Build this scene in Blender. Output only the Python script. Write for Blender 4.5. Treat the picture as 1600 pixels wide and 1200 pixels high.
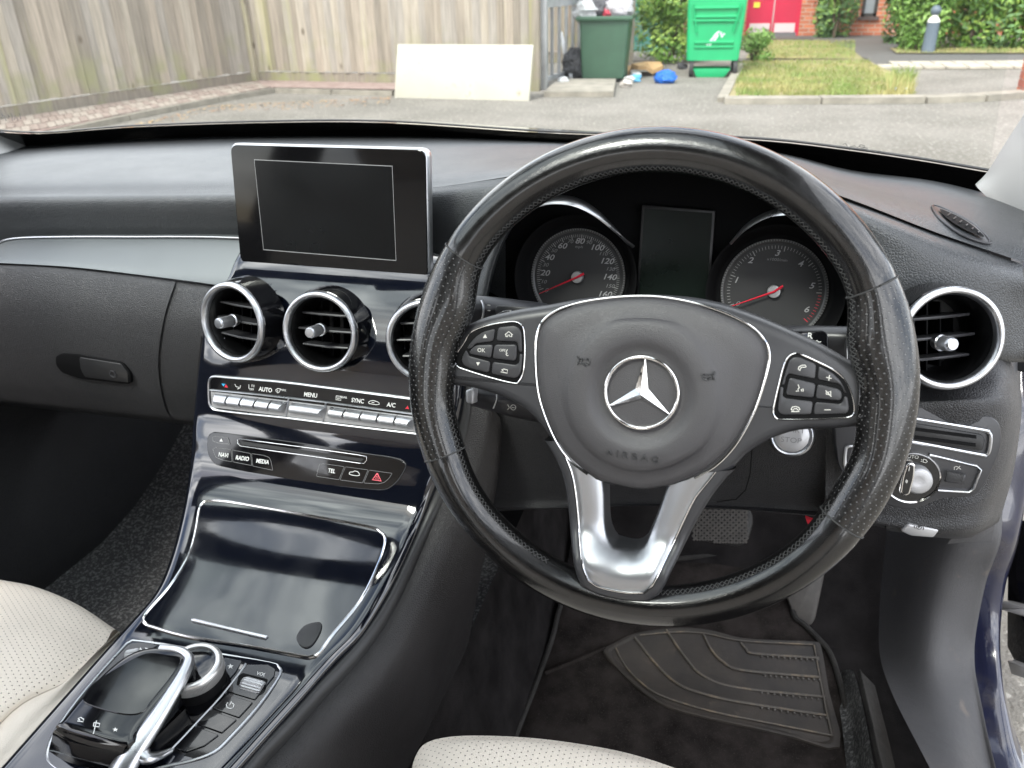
import bpy, bmesh, math, random
from mathutils import Vector, Matrix
random.seed(7)
R_ = math.radians
scene = bpy.context.scene
for o in list(bpy.data.objects): bpy.data.objects.remove(o)

# ------------------------------------------------------------------ camera
FPX, EYE = 1240.0, Vector((0, 0, 1.17))
AX = Vector((0.96248331, 0.27041926, -0.0223451))       # camera right in the place
AD = Vector((0.10372982, -0.44278975, -0.89060505))     # camera down
AF = Vector((-0.25073095, 0.85487464, -0.45422829))     # camera forward
cd = bpy.data.cameras.new('camera'); cam = bpy.data.objects.new('camera', cd)
scene.collection.objects.link(cam); scene.camera = cam
cam.matrix_world = Matrix(((AX.x, -AD.x, -AF.x, 0), (AX.y, -AD.y, -AF.y, 0), (AX.z, -AD.z, -AF.z, EYE.z), (0, 0, 0, 1)))
cd.sensor_width = 36; cd.lens = FPX / 1600 * 36; cd.clip_start = 0.02; cd.clip_end = 400
cd.dof.use_dof = True; cd.dof.focus_distance = 0.74; cd.dof.aperture_fstop = 11.0
# ------------------------------------------------------------------ sky, sun, exposure
w = bpy.data.worlds.new('World'); scene.world = w; w.use_nodes = True
nt = w.node_tree; nt.nodes.clear()
SUN_EL, SUN_AZ = R_(52), R_(200)       # azimuth clockwise from +Y
sky = nt.nodes.new('ShaderNodeTexSky'); sky.sky_type = 'NISHITA'; sky.sun_disc = False
sky.sun_elevation = SUN_EL; sky.sun_rotation = SUN_AZ; sky.air_density = 1.0; sky.dust_density = 2.0
tcw = nt.nodes.new('ShaderNodeTexCoord'); mpw = nt.nodes.new('ShaderNodeMapping'); mpw.inputs['Scale'].default_value = (1.3, 1.3, 3.4)
nzw = nt.nodes.new('ShaderNodeTexNoise'); nzw.inputs['Scale'].default_value = 2.1; nzw.inputs['Detail'].default_value = 7; nzw.inputs['Roughness'].default_value = 0.58
rpw = nt.nodes.new('ShaderNodeValToRGB'); rpw.color_ramp.elements[0].position = 0.36; rpw.color_ramp.elements[1].position = 0.56
cl = nt.nodes.new('ShaderNodeValToRGB')
cl.color_ramp.elements[0].position = 0.40; cl.color_ramp.elements[0].color = (7.0, 7.4, 8.0, 1)
cl.color_ramp.elements[1].position = 0.62; cl.color_ramp.elements[1].color = (19.0, 19.0, 19.1, 1)
nz2 = nt.nodes.new('ShaderNodeTexNoise'); nz2.inputs['Scale'].default_value = 5.5; nz2.inputs['Detail'].default_value = 8; nz2.inputs['Distortion'].default_value = 0.6
mxw = nt.nodes.new('ShaderNodeMix'); mxw.data_type = 'RGBA'
bgw = nt.nodes.new('ShaderNodeBackground'); bgw.inputs['Strength'].default_value = 0.12
ouw = nt.nodes.new('ShaderNodeOutputWorld')
L = nt.links.new
L(tcw.outputs['Generated'], mpw.inputs['Vector']); L(mpw.outputs['Vector'], nzw.inputs['Vector']); L(mpw.outputs['Vector'], nz2.inputs['Vector'])
L(nzw.outputs['Fac'], rpw.inputs['Fac']); L(nz2.outputs['Fac'], cl.inputs['Fac'])
L(rpw.outputs['Color'], mxw.inputs['Factor']); L(sky.outputs['Color'], mxw.inputs['A']); L(cl.outputs['Color'], mxw.inputs['B'])
L(mxw.outputs['Result'], bgw.inputs['Color']); L(bgw.outputs['Background'], ouw.inputs['Surface'])
sl = bpy.data.lights.new('sun', 'SUN'); sl.energy = 1.5; sl.angle = R_(14); sl.color = (1.0, 0.96, 0.9)
so = bpy.data.objects.new('sun', sl); scene.collection.objects.link(so)
sd = Vector((math.sin(SUN_AZ) * math.cos(SUN_EL), math.cos(SUN_AZ) * math.cos(SUN_EL), math.sin(SUN_EL)))
so.rotation_euler = sd.to_track_quat('Z', 'Y').to_euler()
scene.view_settings.view_transform = 'Standard'; scene.view_settings.look = 'None'
scene.view_settings.gamma = 1; scene.view_settings.exposure = 1.5
scene.render.engine = 'CYCLES'
scene.cycles.transparent_max_bounces = 16; scene.cycles.max_bounces = 8; scene.cycles.diffuse_bounces = 4
scene.cycles.glossy_bounces = 4; scene.cycles.caustics_reflective = False; scene.cycles.sample_clamp_indirect = 6

# ------------------------------------------------------------------ point helpers
def ray(px, py): return (AX * (px - 800) + AD * (py - 600) + AF * FPX).normalized()
def W(px, py, x=None, y=None, z=None):
    """the point of the place seen at this spot of the photograph, on the plane x=, y= or z="""
    r = ray(px, py)
    t = x / r.x if x is not None else (y / r.y if y is not None else (z - EYE.z) / r.z)
    return EYE + r * t
def G(px, py, z=0.0): return W(px, py, z=z)

class Pl:
    """a plane with its own axes u (right), v (up), n (towards the viewer)"""
    def __init__(s, o, n, up=(0, 0, 1)):
        s.o = Vector(o); s.n = Vector(n).normalized(); s.u = Vector(up).cross(s.n).normalized(); s.v = s.n.cross(s.u)
    def px(s, px, py, h=0):
        r = ray(px, py); o = s.o + s.n * h; p = EYE + r * ((o - EYE).dot(s.n) / r.dot(s.n)); d = p - o
        return (d.dot(s.u), d.dot(s.v))
    def poly(s, pts, h=0): return [s.px(a, b, h) for a, b in pts]
    def w(s, u, v, h=0): return s.o + s.u * u + s.v * v + s.n * h
    def at(s, px, py, h=0): u, v = s.px(px, py, h); return s.w(u, v, h)
    def off(s, h): return Pl2(s.o + s.n * h, s.n, s.u, s.v)
class Pl2(Pl):
    def __init__(s, o, n, u, v): s.o, s.n, s.u, s.v = o, n, u, v

def norm_yt(yaw, tilt):
    a, b = R_(yaw), R_(tilt); return Vector((math.sin(a) * math.cos(b), -math.cos(a) * math.cos(b), math.sin(b)))

# ------------------------------------------------------------------ mesh helpers
class MB:
    def __init__(s): s.v = []; s.f = []; s.uv = {}
    def add(s, vs, fs, uvs=None):
        b = len(s.v); s.v += [Vector(v) for v in vs]; s.f += [tuple(i + b for i in f) for f in fs]
        if uvs:
            for i, q in enumerate(uvs): s.uv[b + i] = q
        return s
def catmull(P, n, closed=False):
    out = []; m = len(P); P = [Vector(p) for p in P]
    for i in range(m if closed else m - 1):
        if closed: a, b, c, d = P[i - 1], P[i], P[(i + 1) % m], P[(i + 2) % m]
        else: b, c = P[i], P[i + 1]; a = P[i - 1] if i else b * 2 - c; d = P[i + 2] if i + 2 < m else c * 2 - b
        for k in range(n):
            t = k / n
            out.append(0.5 * ((2 * b) + (c - a) * t + (2 * a - 5 * b + 4 * c - d) * t * t + (3 * b - a - 3 * c + d) * t ** 3))
    if not closed: out.append(P[-1])
    return out
def rnd(pts, r, n=4):
    """round the corners of a closed 2-D polygon"""
    out = []; m = len(pts)
    for i in range(m):
        a, b, c = Vector(pts[i - 1]), Vector(pts[i]), Vector(pts[(i + 1) % m])
        da, dc = a - b, c - b
        rr = min(r, da.length * 0.45, dc.length * 0.45)
        p, q = b + da.normalized() * rr, b + dc.normalized() * rr
        for k in range(n + 1):
            t = k / n; out.append(tuple((1 - t) ** 2 * p + 2 * t * (1 - t) * b + t * t * q))
    return out
def area(p): return 0.5 * sum(p[i - 1][0] * p[i][1] - p[i][0] * p[i - 1][1] for i in range(len(p)))
def inset(p, d):
    m = len(p); out = []
    for i in range(m):
        a, b, c = Vector(p[i - 1]), Vector(p[i]), Vector(p[(i + 1) % m])
        e1, e2 = (b - a), (c - b)
        if e1.length < 1e-9: e1 = e2
        if e2.length < 1e-9: e2 = e1
        e1.normalize(); e2.normalize()
        n1, n2 = Vector((-e1.y, e1.x)), Vector((-e2.y, e2.x)); nn = n1 + n2
        nn = nn / max(nn.dot(nn) * 0.5, 0.5)
        out.append(tuple(b + nn * d))
    return out
def prism(mb, pl, poly, h0, h1, bev=0.0005, cap=True):
    p = list(poly)
    if area(p) < 0: p = p[::-1]
    rings = [(p, h0), (p, h1 - bev * (1 if h1 > h0 else -1))]
    if bev: rings += [(inset(p, bev * 0.35), h1 - bev * 0.3), (inset(p, bev), h1)]
    vs = []; m = len(p)
    for q, h in rings: vs += [pl.w(a, b, h) for a, b in q]
    fs = []
    for k in range(len(rings) - 1):
        for i in range(m): j = (i + 1) % m; fs.append((k * m + i, k * m + j, (k + 1) * m + j, (k + 1) * m + i))
    if cap: k = (len(rings) - 1) * m; fs.append(tuple(range(k, k + m)))
    return mb.add(vs, fs)
def sweep(mb, path, sec, ups, closed=False, caps=True, uvs=False):
    """carry a closed 2-D section (side, up) along a path"""
    path = [Vector(p) for p in path]; m = len(path); k = len(sec) if not callable(sec) else None
    vs = []; uv = []; dist = 0
    for i, p in enumerate(path):
        if closed: t = path[(i + 1) % m] - path[i - 1]
        else: t = path[min(i + 1, m - 1)] - path[max(i - 1, 0)]
        t.normalize(); up = ups[i] if isinstance(ups, list) else ups
        side = t.cross(up).normalized(); up2 = side.cross(t)
        s = sec(i / (m - (0 if closed else 1))) if callable(sec) else sec
        k = len(s); vs += [p + side * a + up2 * b for a, b in s]
    fs = []
    for i in range(m if closed else m - 1):
        j = (i + 1) % m
        for q in range(k): r = (q + 1) % k; fs.append((i * k + q, i * k + r, j * k + r, j * k + q))
    if caps and not closed: fs += [tuple(range(k)), tuple(range((m - 1) * k, m * k))[::-1]]
    return mb.add(vs, fs)
def ell(a, b, n=8): return [(a * math.cos(2 * math.pi * i / n), b * math.sin(2 * math.pi * i / n)) for i in range(n)]
def tube(mb, path, r, n=8, closed=False, up=Vector((0.13, 0.21, 0.97))):
    if callable(r): return sweep(mb, path, lambda t: ell(r(t), r(t), n), up, closed)
    return sweep(mb, path, ell(r, r, n), up, closed)
def trim(mb, pl, pts, wd, ht, closed=True, sm=0, n=8, h=0.0):
    """a raised rounded strip following an outline traced on a plane"""
    q = pl.poly(pts, h)
    if sm: q = [tuple(v)[:2] for v in catmull([(a, b, 0) for a, b in q], sm, closed)]
    return sweep(mb, [pl.w(a, b, h) for a, b in q], ell(wd / 2, ht, n), pl.n, closed)
def lathe(mb, pl, cu, cv, prof, n=48, a0=0, a1=2 * math.pi, cap=False):
    """profile of (radius, height) turned round the plane's normal"""
    full = abs(a1 - a0 - 2 * math.pi) < 1e-6; m = n if full else n + 1; vs = []
    for r, h in prof:
        for i in range(m):
            a = a0 + (a1 - a0) * i / n; vs.append(pl.w(cu + r * math.cos(a), cv + r * math.sin(a), h))
    fs = []
    for k in range(len(prof) - 1):
        for i in range(m if full else m - 1):
            j = (i + 1) % m; fs.append((k * m + i, k * m + j, (k + 1) * m + j, (k + 1) * m + i))
    if cap: fs.append(tuple(range((len(prof) - 1) * m, len(prof) * m)))
    return mb.add(vs, fs)
def loft(mb, rows, nu=4, nv=4, closed_u=False):
    """smooth skin through rows of points"""
    R = [catmull(r, nu, closed_u) for r in rows]
    cols = [catmull([r[i] for r in R], nv) for i in range(len(R[0]))]
    n, m = len(cols), len(cols[0]); vs = [v for c in cols for v in c]; fs = []
    for i in range(n if closed_u else n - 1):
        j = (i + 1) % n
        for k in range(m - 1): fs.append((i * m + k, j * m + k, j * m + k + 1, i * m + k + 1))
    uvs = [(i / max(n - 1, 1), k / max(m - 1, 1)) for i in range(n) for k in range(m)]
    return mb.add(vs, fs, uvs)
def box(mb, c, s, rz=0, rx=0, ry=0):
    M = Matrix.Translation(Vector(c)) @ Matrix.Rotation(rz, 4, 'Z') @ Matrix.Rotation(ry, 4, 'Y') @ Matrix.Rotation(rx, 4, 'X')
    x, y, z = s[0] / 2, s[1] / 2, s[2] / 2
    vs = [M @ Vector((a * x, b * y, c_ * z)) for a in (-1, 1) for b in (-1, 1) for c_ in (-1, 1)]
    return mb.add(vs, [(0, 1, 3, 2), (4, 6, 7, 5), (0, 4, 5, 1), (2, 3, 7, 6), (0, 2, 6, 4), (1, 5, 7, 3)])
def sphere(mb, c, r, nu=16, nv=10, ax=None, nz=0.0, seed=0):
    rs = random.Random(seed); c = Vector(c); r = Vector(r) if hasattr(r, '__len__') else Vector((r, r, r)); vs = [c + Vector((0, 0, r.z))]
    for k in range(1, nv):
        for i in range(nu):
            a, b = math.pi * k / nv, 2 * math.pi * i / nu; q = 1 + (rs.random() - .5) * nz
            vs.append(c + Vector((r.x * math.sin(a) * math.cos(b) * q, r.y * math.sin(a) * math.sin(b) * q, r.z * math.cos(a) * q)))
    vs.append(c - Vector((0, 0, r.z))); fs = [(0, 1 + i, 1 + (i + 1) % nu) for i in range(nu)]
    for k in range(nv - 2):
        for i in range(nu): j = (i + 1) % nu; fs.append((1 + k * nu + i, 1 + (k + 1) * nu + i, 1 + (k + 1) * nu + j, 1 + k * nu + j))
    e = len(vs) - 1; fs += [(e, 1 + (nv - 2) * nu + (i + 1) % nu, 1 + (nv - 2) * nu + i) for i in range(nu)]
    return mb.add(vs, fs)
def strokes(mb, pl, lines, wd=0.0005, ht=0.0001, h=0.0):
    for ln in lines:
        q = [pl.w(a, b, h) for a, b in pl.poly(ln, h)]
        q = [p for i, p in enumerate(q) if i == 0 or (p - q[i - 1]).length > 1e-6]
        if len(q) > 1: sweep(mb, q, [(-wd / 2, 0), (wd / 2, 0), (wd / 2, ht), (-wd / 2, ht)], pl.n)
    return mb
def fills(mb, pl, polys, h0=0, h1=0.0002):
    for p in polys: prism(mb, pl, pl.poly(p, h1), h0, h1, 0)
    return mb

# ------------------------------------------------------------------ objects
def origin_of(o):
    while o.parent: o = o.parent
    return o.location
def obj(name, mb, mat, parent=None, smooth=40, label=None, kind=None, flip=False):
    me = bpy.data.meshes.new(name); org = origin_of(parent) if parent else Vector((0, 0, 0))
    me.from_pydata([tuple(v - org) for v in mb.v], [], mb.f); me.update()
    bm = bmesh.new(); bm.from_mesh(me); bmesh.ops.recalc_face_normals(bm, faces=bm.faces); bm.to_mesh(me); bm.free()
    if mb.uv:
        l = me.uv_layers.new(name='uv')
        for lp in me.loops: l.data[lp.index].uv = mb.uv.get(lp.vertex_index, (0, 0))
    if smooth:
        me.shade_smooth(); me.set_sharp_from_angle(angle=R_(smooth))
    me.materials.append(mat); o = bpy.data.objects.new(name, me); scene.collection.objects.link(o)
    if parent: o.parent = parent
    if label: o['label'] = label
    if kind: o['kind'] = kind
    return o
def thing(name, label, cat, loc, group=None):
    o = bpy.data.objects.new(name, None); scene.collection.objects.link(o); o.location = loc; o.empty_display_size = 0.05
    o['label'] = label; o['category'] = cat
    if group: o['group'] = group
    return o
def tag(o, label, cat, group=None):
    o['label'] = label; o['category'] = cat
    if group: o['group'] = group
    return o
_fonts = {}
def text(mb, pl, s, px, py, hpx, dirpx=(1, 0.12), shear=0.0, ht=0.0002, h=0.0, wide=1.0, bold=0.0, off=0.0):
    """letters lying on a plane: centre and cap height given in photo pixels"""
    cu = bpy.data.curves.new('letters', 'FONT'); cu.body = s; cu.align_x = 'CENTER'; cu.align_y = 'CENTER'; cu.extrude = 0.5; cu.offset = bold; cu.shear = shear; cu.resolution_u = 3
    o = bpy.data.objects.new('letters', cu); scene.collection.objects.link(o)
    bpy.context.view_layer.update()
    me = bpy.data.meshes.new_from_object(o.evaluated_get(bpy.context.evaluated_depsgraph_get()))
    c = Vector(pl.px(px, py, h)); d = (Vector(pl.px(px + dirpx[0] * 10, py + dirpx[1] * 10, h)) - c).normalized()
    e = Vector((-d.y, d.x)); k = (Vector(pl.px(px, py - hpx / 2, h)) - Vector(pl.px(px, py + hpx / 2, h))).length / 0.69
    vs = []
    for v in me.vertices:
        q = c + d * v.co.x * k * wide + e * v.co.y * k; vs.append(pl.w(q.x, q.y, h + (ht if v.co.z > 0 else 0)))
    mb.add(vs, [tuple(p.vertices) for p in me.polygons])
    bpy.data.objects.remove(o); bpy.data.curves.remove(cu); bpy.data.meshes.remove(me)
    return mb

from mathutils.bvhtree import BVHTree
def skin_of(*mbs):
    V, F = [], []
    for m_ in mbs: b = len(V); V += m_.v; F += [tuple(i + b for i in f) for f in m_.f]
    return BVHTree.FromPolygons([tuple(v) for v in V], F)
def on(tree, px, py, h=0.0):
    p, n, i, d = tree.ray_cast(EYE, ray(px, py)); n = n if n.dot(ray(px, py)) < 0 else -n; return p + n * h, n
# ------------------------------------------------------------------ materials
def mat(name, col, rough=0.5, metal=0.0, spec=0.5, coat=0.0, coat_rough=0.05, bump=None, var=None, rvar=None, col2=None, wear=None, emit=None, sheen=0):
    """bump=(kind, scale, strength, distance); var=(scale, amount) brightens and darkens; rvar=(scale, lo, hi); wear=(scale, lo, hi, colour)"""
    m = bpy.data.materials.new(name); m.use_nodes = True; n = m.node_tree.nodes; l = m.node_tree.links.new
    b = n['Principled BSDF']; b.inputs['Base Color'].default_value = (*col, 1); b.inputs['Roughness'].default_value = rough
    b.inputs['Metallic'].default_value = metal; b.inputs['Specular IOR Level'].default_value = spec
    b.inputs['Coat Weight'].default_value = coat; b.inputs['Coat Roughness'].default_value = coat_rough
    if sheen: b.inputs['Sheen Weight'].default_value = sheen; b.inputs['Sheen Roughness'].default_value = 0.5
    tc = n.new('ShaderNodeTexCoord'); P = tc.outputs['Object']
    def noise(sc, det=4, rg=0.55):
        t = n.new('ShaderNodeTexNoise'); t.inputs['Scale'].default_value = sc; t.inputs['Detail'].default_value = det; t.inputs['Roughness'].default_value = rg; l(P, t.inputs['Vector']); return t.outputs['Fac']
    def mr(x, a, b_, c, d):
        t = n.new('ShaderNodeMapRange'); t.inputs[1].default_value = a; t.inputs[2].default_value = b_; t.inputs[3].default_value = c; t.inputs[4].default_value = d; l(x, t.inputs[0]); return t.outputs[0]
    cur = None
    if col2 is not None:
        t = n.new('ShaderNodeMix'); t.data_type = 'RGBA'; t.inputs['A'].default_value = (*col, 1); t.inputs['B'].default_value = (*col2, 1)
        l(mr(noise(var[0] if var else 20, 6), 0.38, 0.62, 0, 1), t.inputs['Factor']); cur = t.outputs['Result']
    elif var:
        h = n.new('ShaderNodeHueSaturation'); h.inputs['Color'].default_value = (*col, 1)
        l(mr(noise(var[0], 6), 0.3, 0.7, 1 - var[1], 1 + var[1]), h.inputs['Value']); cur = h.outputs['Color']
    if wear:
        t = n.new('ShaderNodeMix'); t.data_type = 'RGBA'
        if cur: l(cur, t.inputs['A'])
        else: t.inputs['A'].default_value = (*col, 1)
        t.inputs['B'].default_value = (*wear[3], 1); l(mr(noise(wear[0], 8, 0.65), wear[1], wear[2], 0, 1), t.inputs['Factor']); cur = t.outputs['Result']
    if cur: l(cur, b.inputs['Base Color'])
    if rvar: l(mr(noise(rvar[0], 6, 0.6), 0.3, 0.7, rvar[1], rvar[2]), b.inputs['Roughness'])
    bs = bump if isinstance(bump, list) else ([bump] if bump else [])
    prev = None
    for kind, sc, st, di in bs:
        if kind == 'grain':
            v = n.new('ShaderNodeTexVoronoi'); v.feature = 'DISTANCE_TO_EDGE'; v.inputs['Scale'].default_value = sc
            ns = n.new('ShaderNodeTexNoise'); ns.inputs['Scale'].default_value = sc * 0.6; l(P, ns.inputs['Vector'])
            ad = n.new('ShaderNodeMix'); ad.data_type = 'VECTOR'; ad.inputs['Factor'].default_value = 0.5 / sc * 0.6; l(P, ad.inputs['A']); l(ns.outputs['Color'], ad.inputs['B'])
            l(ad.outputs['Result'], v.inputs['Vector']); H = mr(v.outputs['Distance'], 0, 0.25, 0, 1)
        elif kind == 'cell':
            v = n.new('ShaderNodeTexVoronoi'); v.inputs['Scale'].default_value = sc; l(P, v.inputs['Vector']); H = v.outputs['Distance']
        else: H = noise(sc, 5, 0.6)
        bp = n.new('ShaderNodeBump'); bp.inputs['Strength'].default_value = st; bp.inputs['Distance'].default_value = di; l(H, bp.inputs['Height'])
        if prev: l(prev, bp.inputs['Normal'])
        prev = bp.outputs['Normal']
    if prev: l(prev, b.inputs['Normal'])
    if emit: b.inputs['Emission Color'].default_value = (*emit[0], 1); b.inputs['Emission Strength'].default_value = emit[1]
    return m
M = {}
M['dash'] = mat('dash_leather', (0.034, 0.037, 0.040), 0.42, spec=0.6, coat=0.35, coat_rough=0.42, bump=[('grain', 420, 0.55, 0.0006), ('noise', 30, 0.15, 0.002)], rvar=(14, 0.36, 0.46))
M['dash2'] = mat('dash_leather_low', (0.030, 0.030, 0.032), 0.44, spec=0.45, bump=('grain', 480, 0.6, 0.0006), rvar=(18, 0.38, 0.5))
M['plast'] = mat('black_plastic', (0.018, 0.018, 0.019), 0.42, spec=0.45, bump=('noise', 1500, 0.12, 0.0003), rvar=(40, 0.36, 0.5))
M['satin'] = mat('satin_black_plastic', (0.032, 0.032, 0.035), 0.33, spec=0.5, bump=('noise', 2200, 0.1, 0.0002), rvar=(30, 0.3, 0.42))
M['hub'] = mat('airbag_cover_plastic', (0.050, 0.048, 0.051), 0.44, spec=0.5, bump=('grain', 950, 0.28, 0.0004), rvar=(25, 0.4, 0.5))
M['void'] = mat('dark_recess_plastic', (0.003, 0.003, 0.0035), 0.7, spec=0.15)
M['gloss'] = mat('piano_black', (0.004, 0.004, 0.005), 0.05, spec=0.5, coat=0.35, coat_rough=0.02, wear=(900, 0.70, 0.76, (0.14, 0.14, 0.15)), rvar=(45, .03, .11))
M['navy'] = mat('navy_black_gloss_lacquer', (0.003, 0.004, 0.008), 0.045, spec=0.6, coat=1.0, coat_rough=0.03, wear=(1500, 0.70, 0.76, (0.10, 0.105, 0.115)), bump=('noise', 9, 0.05, 0.002), rvar=(30, .03, .10))
M['bezelg'] = mat('screen_surround_gloss', (0.004, 0.004, 0.0045), 0.06, spec=0.35, wear=(900, 0.72, 0.78, (0.10, 0.10, 0.10)))
M['screen'] = mat('screen_glass', (0.003, 0.0035, 0.004), 0.2, spec=0.2, rvar=(9, 0.16, 0.30), var=(12, 0.3))
M['gscreen'] = mat('cluster_screen', (0.006, 0.009, 0.0075), 0.25, spec=0.25, var=(14, 0.4))
M['chrome'] = mat('chrome', (0.78, 0.77, 0.76), 0.10, metal=1.0, rvar=(60, 0.07, 0.16))
M['alu'] = mat('satin_aluminium', (0.55, 0.56, 0.58), 0.32, metal=1.0, rvar=(35, 0.26, 0.36), bump=('noise', 900, 0.05, 0.0002))
M['spokealu'] = mat('satin_spoke_metal', (0.42, 0.43, 0.45), 0.34, metal=1.0, rvar=(20, 0.31, 0.38))
M['inlay'] = mat('brushed_trim_inlay', (0.14, 0.152, 0.158), 0.5, metal=0.5, rvar=(12, 0.46, 0.56), bump=('noise', 1200, 0.06, 0.0002))
M['silverpl'] = mat('silver_plastic', (0.42, 0.42, 0.43), 0.38, metal=0.5, rvar=(50, 0.3, 0.44))
M['rubber'] = mat('rubber', (0.020, 0.019, 0.018), 0.5, spec=0.4, bump=('noise', 500, 0.3, 0.0006))
M['padrub'] = mat('dusty_rubber_pad', (0.030, 0.026, 0.023), 0.5, spec=0.45, bump=[('noise', 500, 0.4, 0.0008), ('noise', 40, .4, .004)], col2=(0.046, 0.038, 0.032), var=(16, .3), wear=(38, 0.60, 0.78, (0.075, 0.060, 0.046)))
M['knurlm'] = mat('knurled_silver', (0.60, 0.59, 0.58), 0.28, metal=0.8)
M['rubberp'] = mat('pedal_rubber', (0.085, 0.078, 0.072), 0.6, bump=('noise', 600, 0.3, 0.0006), wear=(70, 0.45, 0.7, (0.11, 0.10, 0.09)))
M['rub_edge'] = mat('dusty_rubber_ridge', (0.085, 0.075, 0.065), 0.6, wear=(40, 0.48, 0.66, (0.19, 0.145, 0.10)))
M['mat'] = mat('velour_mat', (0.032, 0.027, 0.025), 0.95, spec=0.05, bump=[('noise', 900, 1.0, 0.003), ('noise', 60, .6, .004)], var=(22, 0.6), wear=(520, 0.56, 0.68, (0.060, 0.052, 0.048)))
M['matd'] = mat('tunnel_felt', (0.022, 0.020, 0.020), 0.95, spec=0.05, bump=('noise', 900, 1.0, 0.003), var=(20, .4))
M['carpet'] = mat('carpet', (0.030, 0.030, 0.031), 0.95, spec=0.1, bump=('noise', 700, 1.0, 0.004), wear=(190, 0.50, 0.60, (0.20, 0.20, 0.20)), sheen=0.2)
M['binding'] = mat('mat_binding', (0.022, 0.02, 0.018), 0.85, bump=('cell', 600, 1.0, 0.001), var=(60, 0.4))
M['lens'] = mat('white_print', (0.72, 0.72, 0.70), 0.5)
M['print'] = mat('pale_print', (0.55, 0.54, 0.50), 0.5)
M['grey_print'] = mat('dim_print', (0.22, 0.22, 0.22), 0.5)
M['red'] = mat('red_print', (0.62, 0.03, 0.05), 0.45)
M['pink'] = mat('hazard_red', (0.75, 0.13, 0.16), 0.4)
M['blue'] = mat('blue_print', (0.03, 0.32, 0.55), 0.5)
M['needle'] = mat('needle_red', (0.80, 0.03, 0.06), 0.4)
M['dial'] = mat('dial_face', (0.040, 0.040, 0.041), 0.55, spec=0.3, bump=('noise', 3000, 0.1, 0.0001))
M['cream'] = mat('cream_leather', (0.72, 0.65, 0.565), 0.5, spec=0.35, bump=[('grain', 520, 0.5, 0.0006), ('noise', 22, 0.35, 0.004)], rvar=(20, 0.42, 0.55), var=(9, 0.05))
M['paint'] = mat('navy_car_paint', (0.012, 0.014, 0.034), 0.22, spec=0.5, coat=1.0, coat_rough=0.06, wear=(16, 0.5, 0.75, (0.055, 0.050, 0.050)))
M['bonnet'] = mat('navy_bonnet_paint', (0.012, 0.014, 0.030), 0.15, spec=0.5, coat=1.0, coat_rough=0.03)
M['pillar'] = mat('grey_pillar_fabric', (0.40, 0.40, 0.39), 0.8, bump=('noise', 1500, 0.4, 0.0005))
M['kick'] = mat('scuffed_kick_plastic', (0.058, 0.057, 0.059), 0.45, spec=0.45, bump=('grain', 560, 0.55, 0.0006), rvar=(12, 0.4, 0.55), wear=(18, 0.62, 0.74, (0.12, 0.10, 0.085)))
M['tunnel'] = mat('tunnel_leather', (0.017, 0.0155, 0.016), 0.5, spec=0.4, bump=('grain', 480, 0.5, 0.0005), rvar=(20, 0.42, 0.56))
M['frit'] = mat('black_frit', (0.004, 0.004, 0.004), 0.22, spec=0.5)
M['stitch'] = mat('black_thread', (0.035, 0.035, 0.035), 0.75)

def add_perf(m, src, su, sv, r0, r1, depth=0.0012, tint=None):
    """punched holes in staggered rows, from UV (metres) or object x, y"""
    n = m.node_tree.nodes; l = m.node_tree.links.new; b = n['Principled BSDF']
    if src == 'uv': q = n.new('ShaderNodeUVMap'); q.uv_map = 'uv'; q = q.outputs[0]
    else: q = n.new('ShaderNodeTexCoord').outputs['Object']
    sx = n.new('ShaderNodeSeparateXYZ'); l(q, sx.inputs[0])
    def math_(op, a, b_=None):
        t = n.new('ShaderNodeMath'); t.operation = op
        for i, k in enumerate((a, b_)):
            if k is None: continue
            if isinstance(k, (int, float)): t.inputs[i].default_value = k
            else: l(k, t.inputs[i])
        return t.outputs[0]
    U, V = math_('DIVIDE', sx.outputs[0], su), math_('DIVIDE', sx.outputs[1], sv)
    odd = math_('MULTIPLY', math_('MODULO', math_('ABSOLUTE', math_('FLOOR', U)), 2.0), 0.5)
    a = math_('MULTIPLY', math_('SUBTRACT', math_('FRACT', U), 0.5), su)
    c = math_('MULTIPLY', math_('SUBTRACT', math_('FRACT', math_('ADD', V, odd)), 0.5), sv)
    d = math_('SQRT', math_('ADD', math_('MULTIPLY', a, a), math_('MULTIPLY', c, c)))
    t = n.new('ShaderNodeMapRange'); t.inputs[1].default_value = r0; t.inputs[2].default_value = r1; t.inputs[3].default_value = 0; t.inputs[4].default_value = 1; l(d, t.inputs[0])
    bp = n.new('ShaderNodeBump'); bp.inputs['Strength'].default_value = 0.9; bp.inputs['Distance'].default_value = depth; l(t.outputs[0], bp.inputs['Height'])
    if b.inputs['Normal'].links: old = b.inputs['Normal'].links[0].from_socket; l(old, bp.inputs['Normal'])
    l(bp.outputs['Normal'], b.inputs['Normal'])
    if tint:
        mx = n.new('ShaderNodeMix'); mx.data_type = 'RGBA'; mx.inputs['A'].default_value = (*tint, 1)
        if b.inputs['Base Color'].links: old = b.inputs['Base Color'].links[0].from_socket; l(old, mx.inputs['B'])
        else: mx.inputs['B'].default_value = b.inputs['Base Color'].default_value
        l(t.outputs[0], mx.inputs['Factor']); l(mx.outputs['Result'], b.inputs['Base Color'])
    return m
def worn(name):
    return mat(name, (0.004, 0.0038, 0.0038), 0.22, spec=0.5, coat=0.65, coat_rough=0.07, bump=[('noise', 70, 0.12, 0.002), ('grain', 900, 0.12, 0.0004), ('noise', 240, 0.10, 0.001)], rvar=(35, 0.10, 0.25), wear=(130, 0.64, 0.80, (0.04, 0.037, 0.034)))
M['rim'] = worn('worn_smooth_rim_leather')
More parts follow.
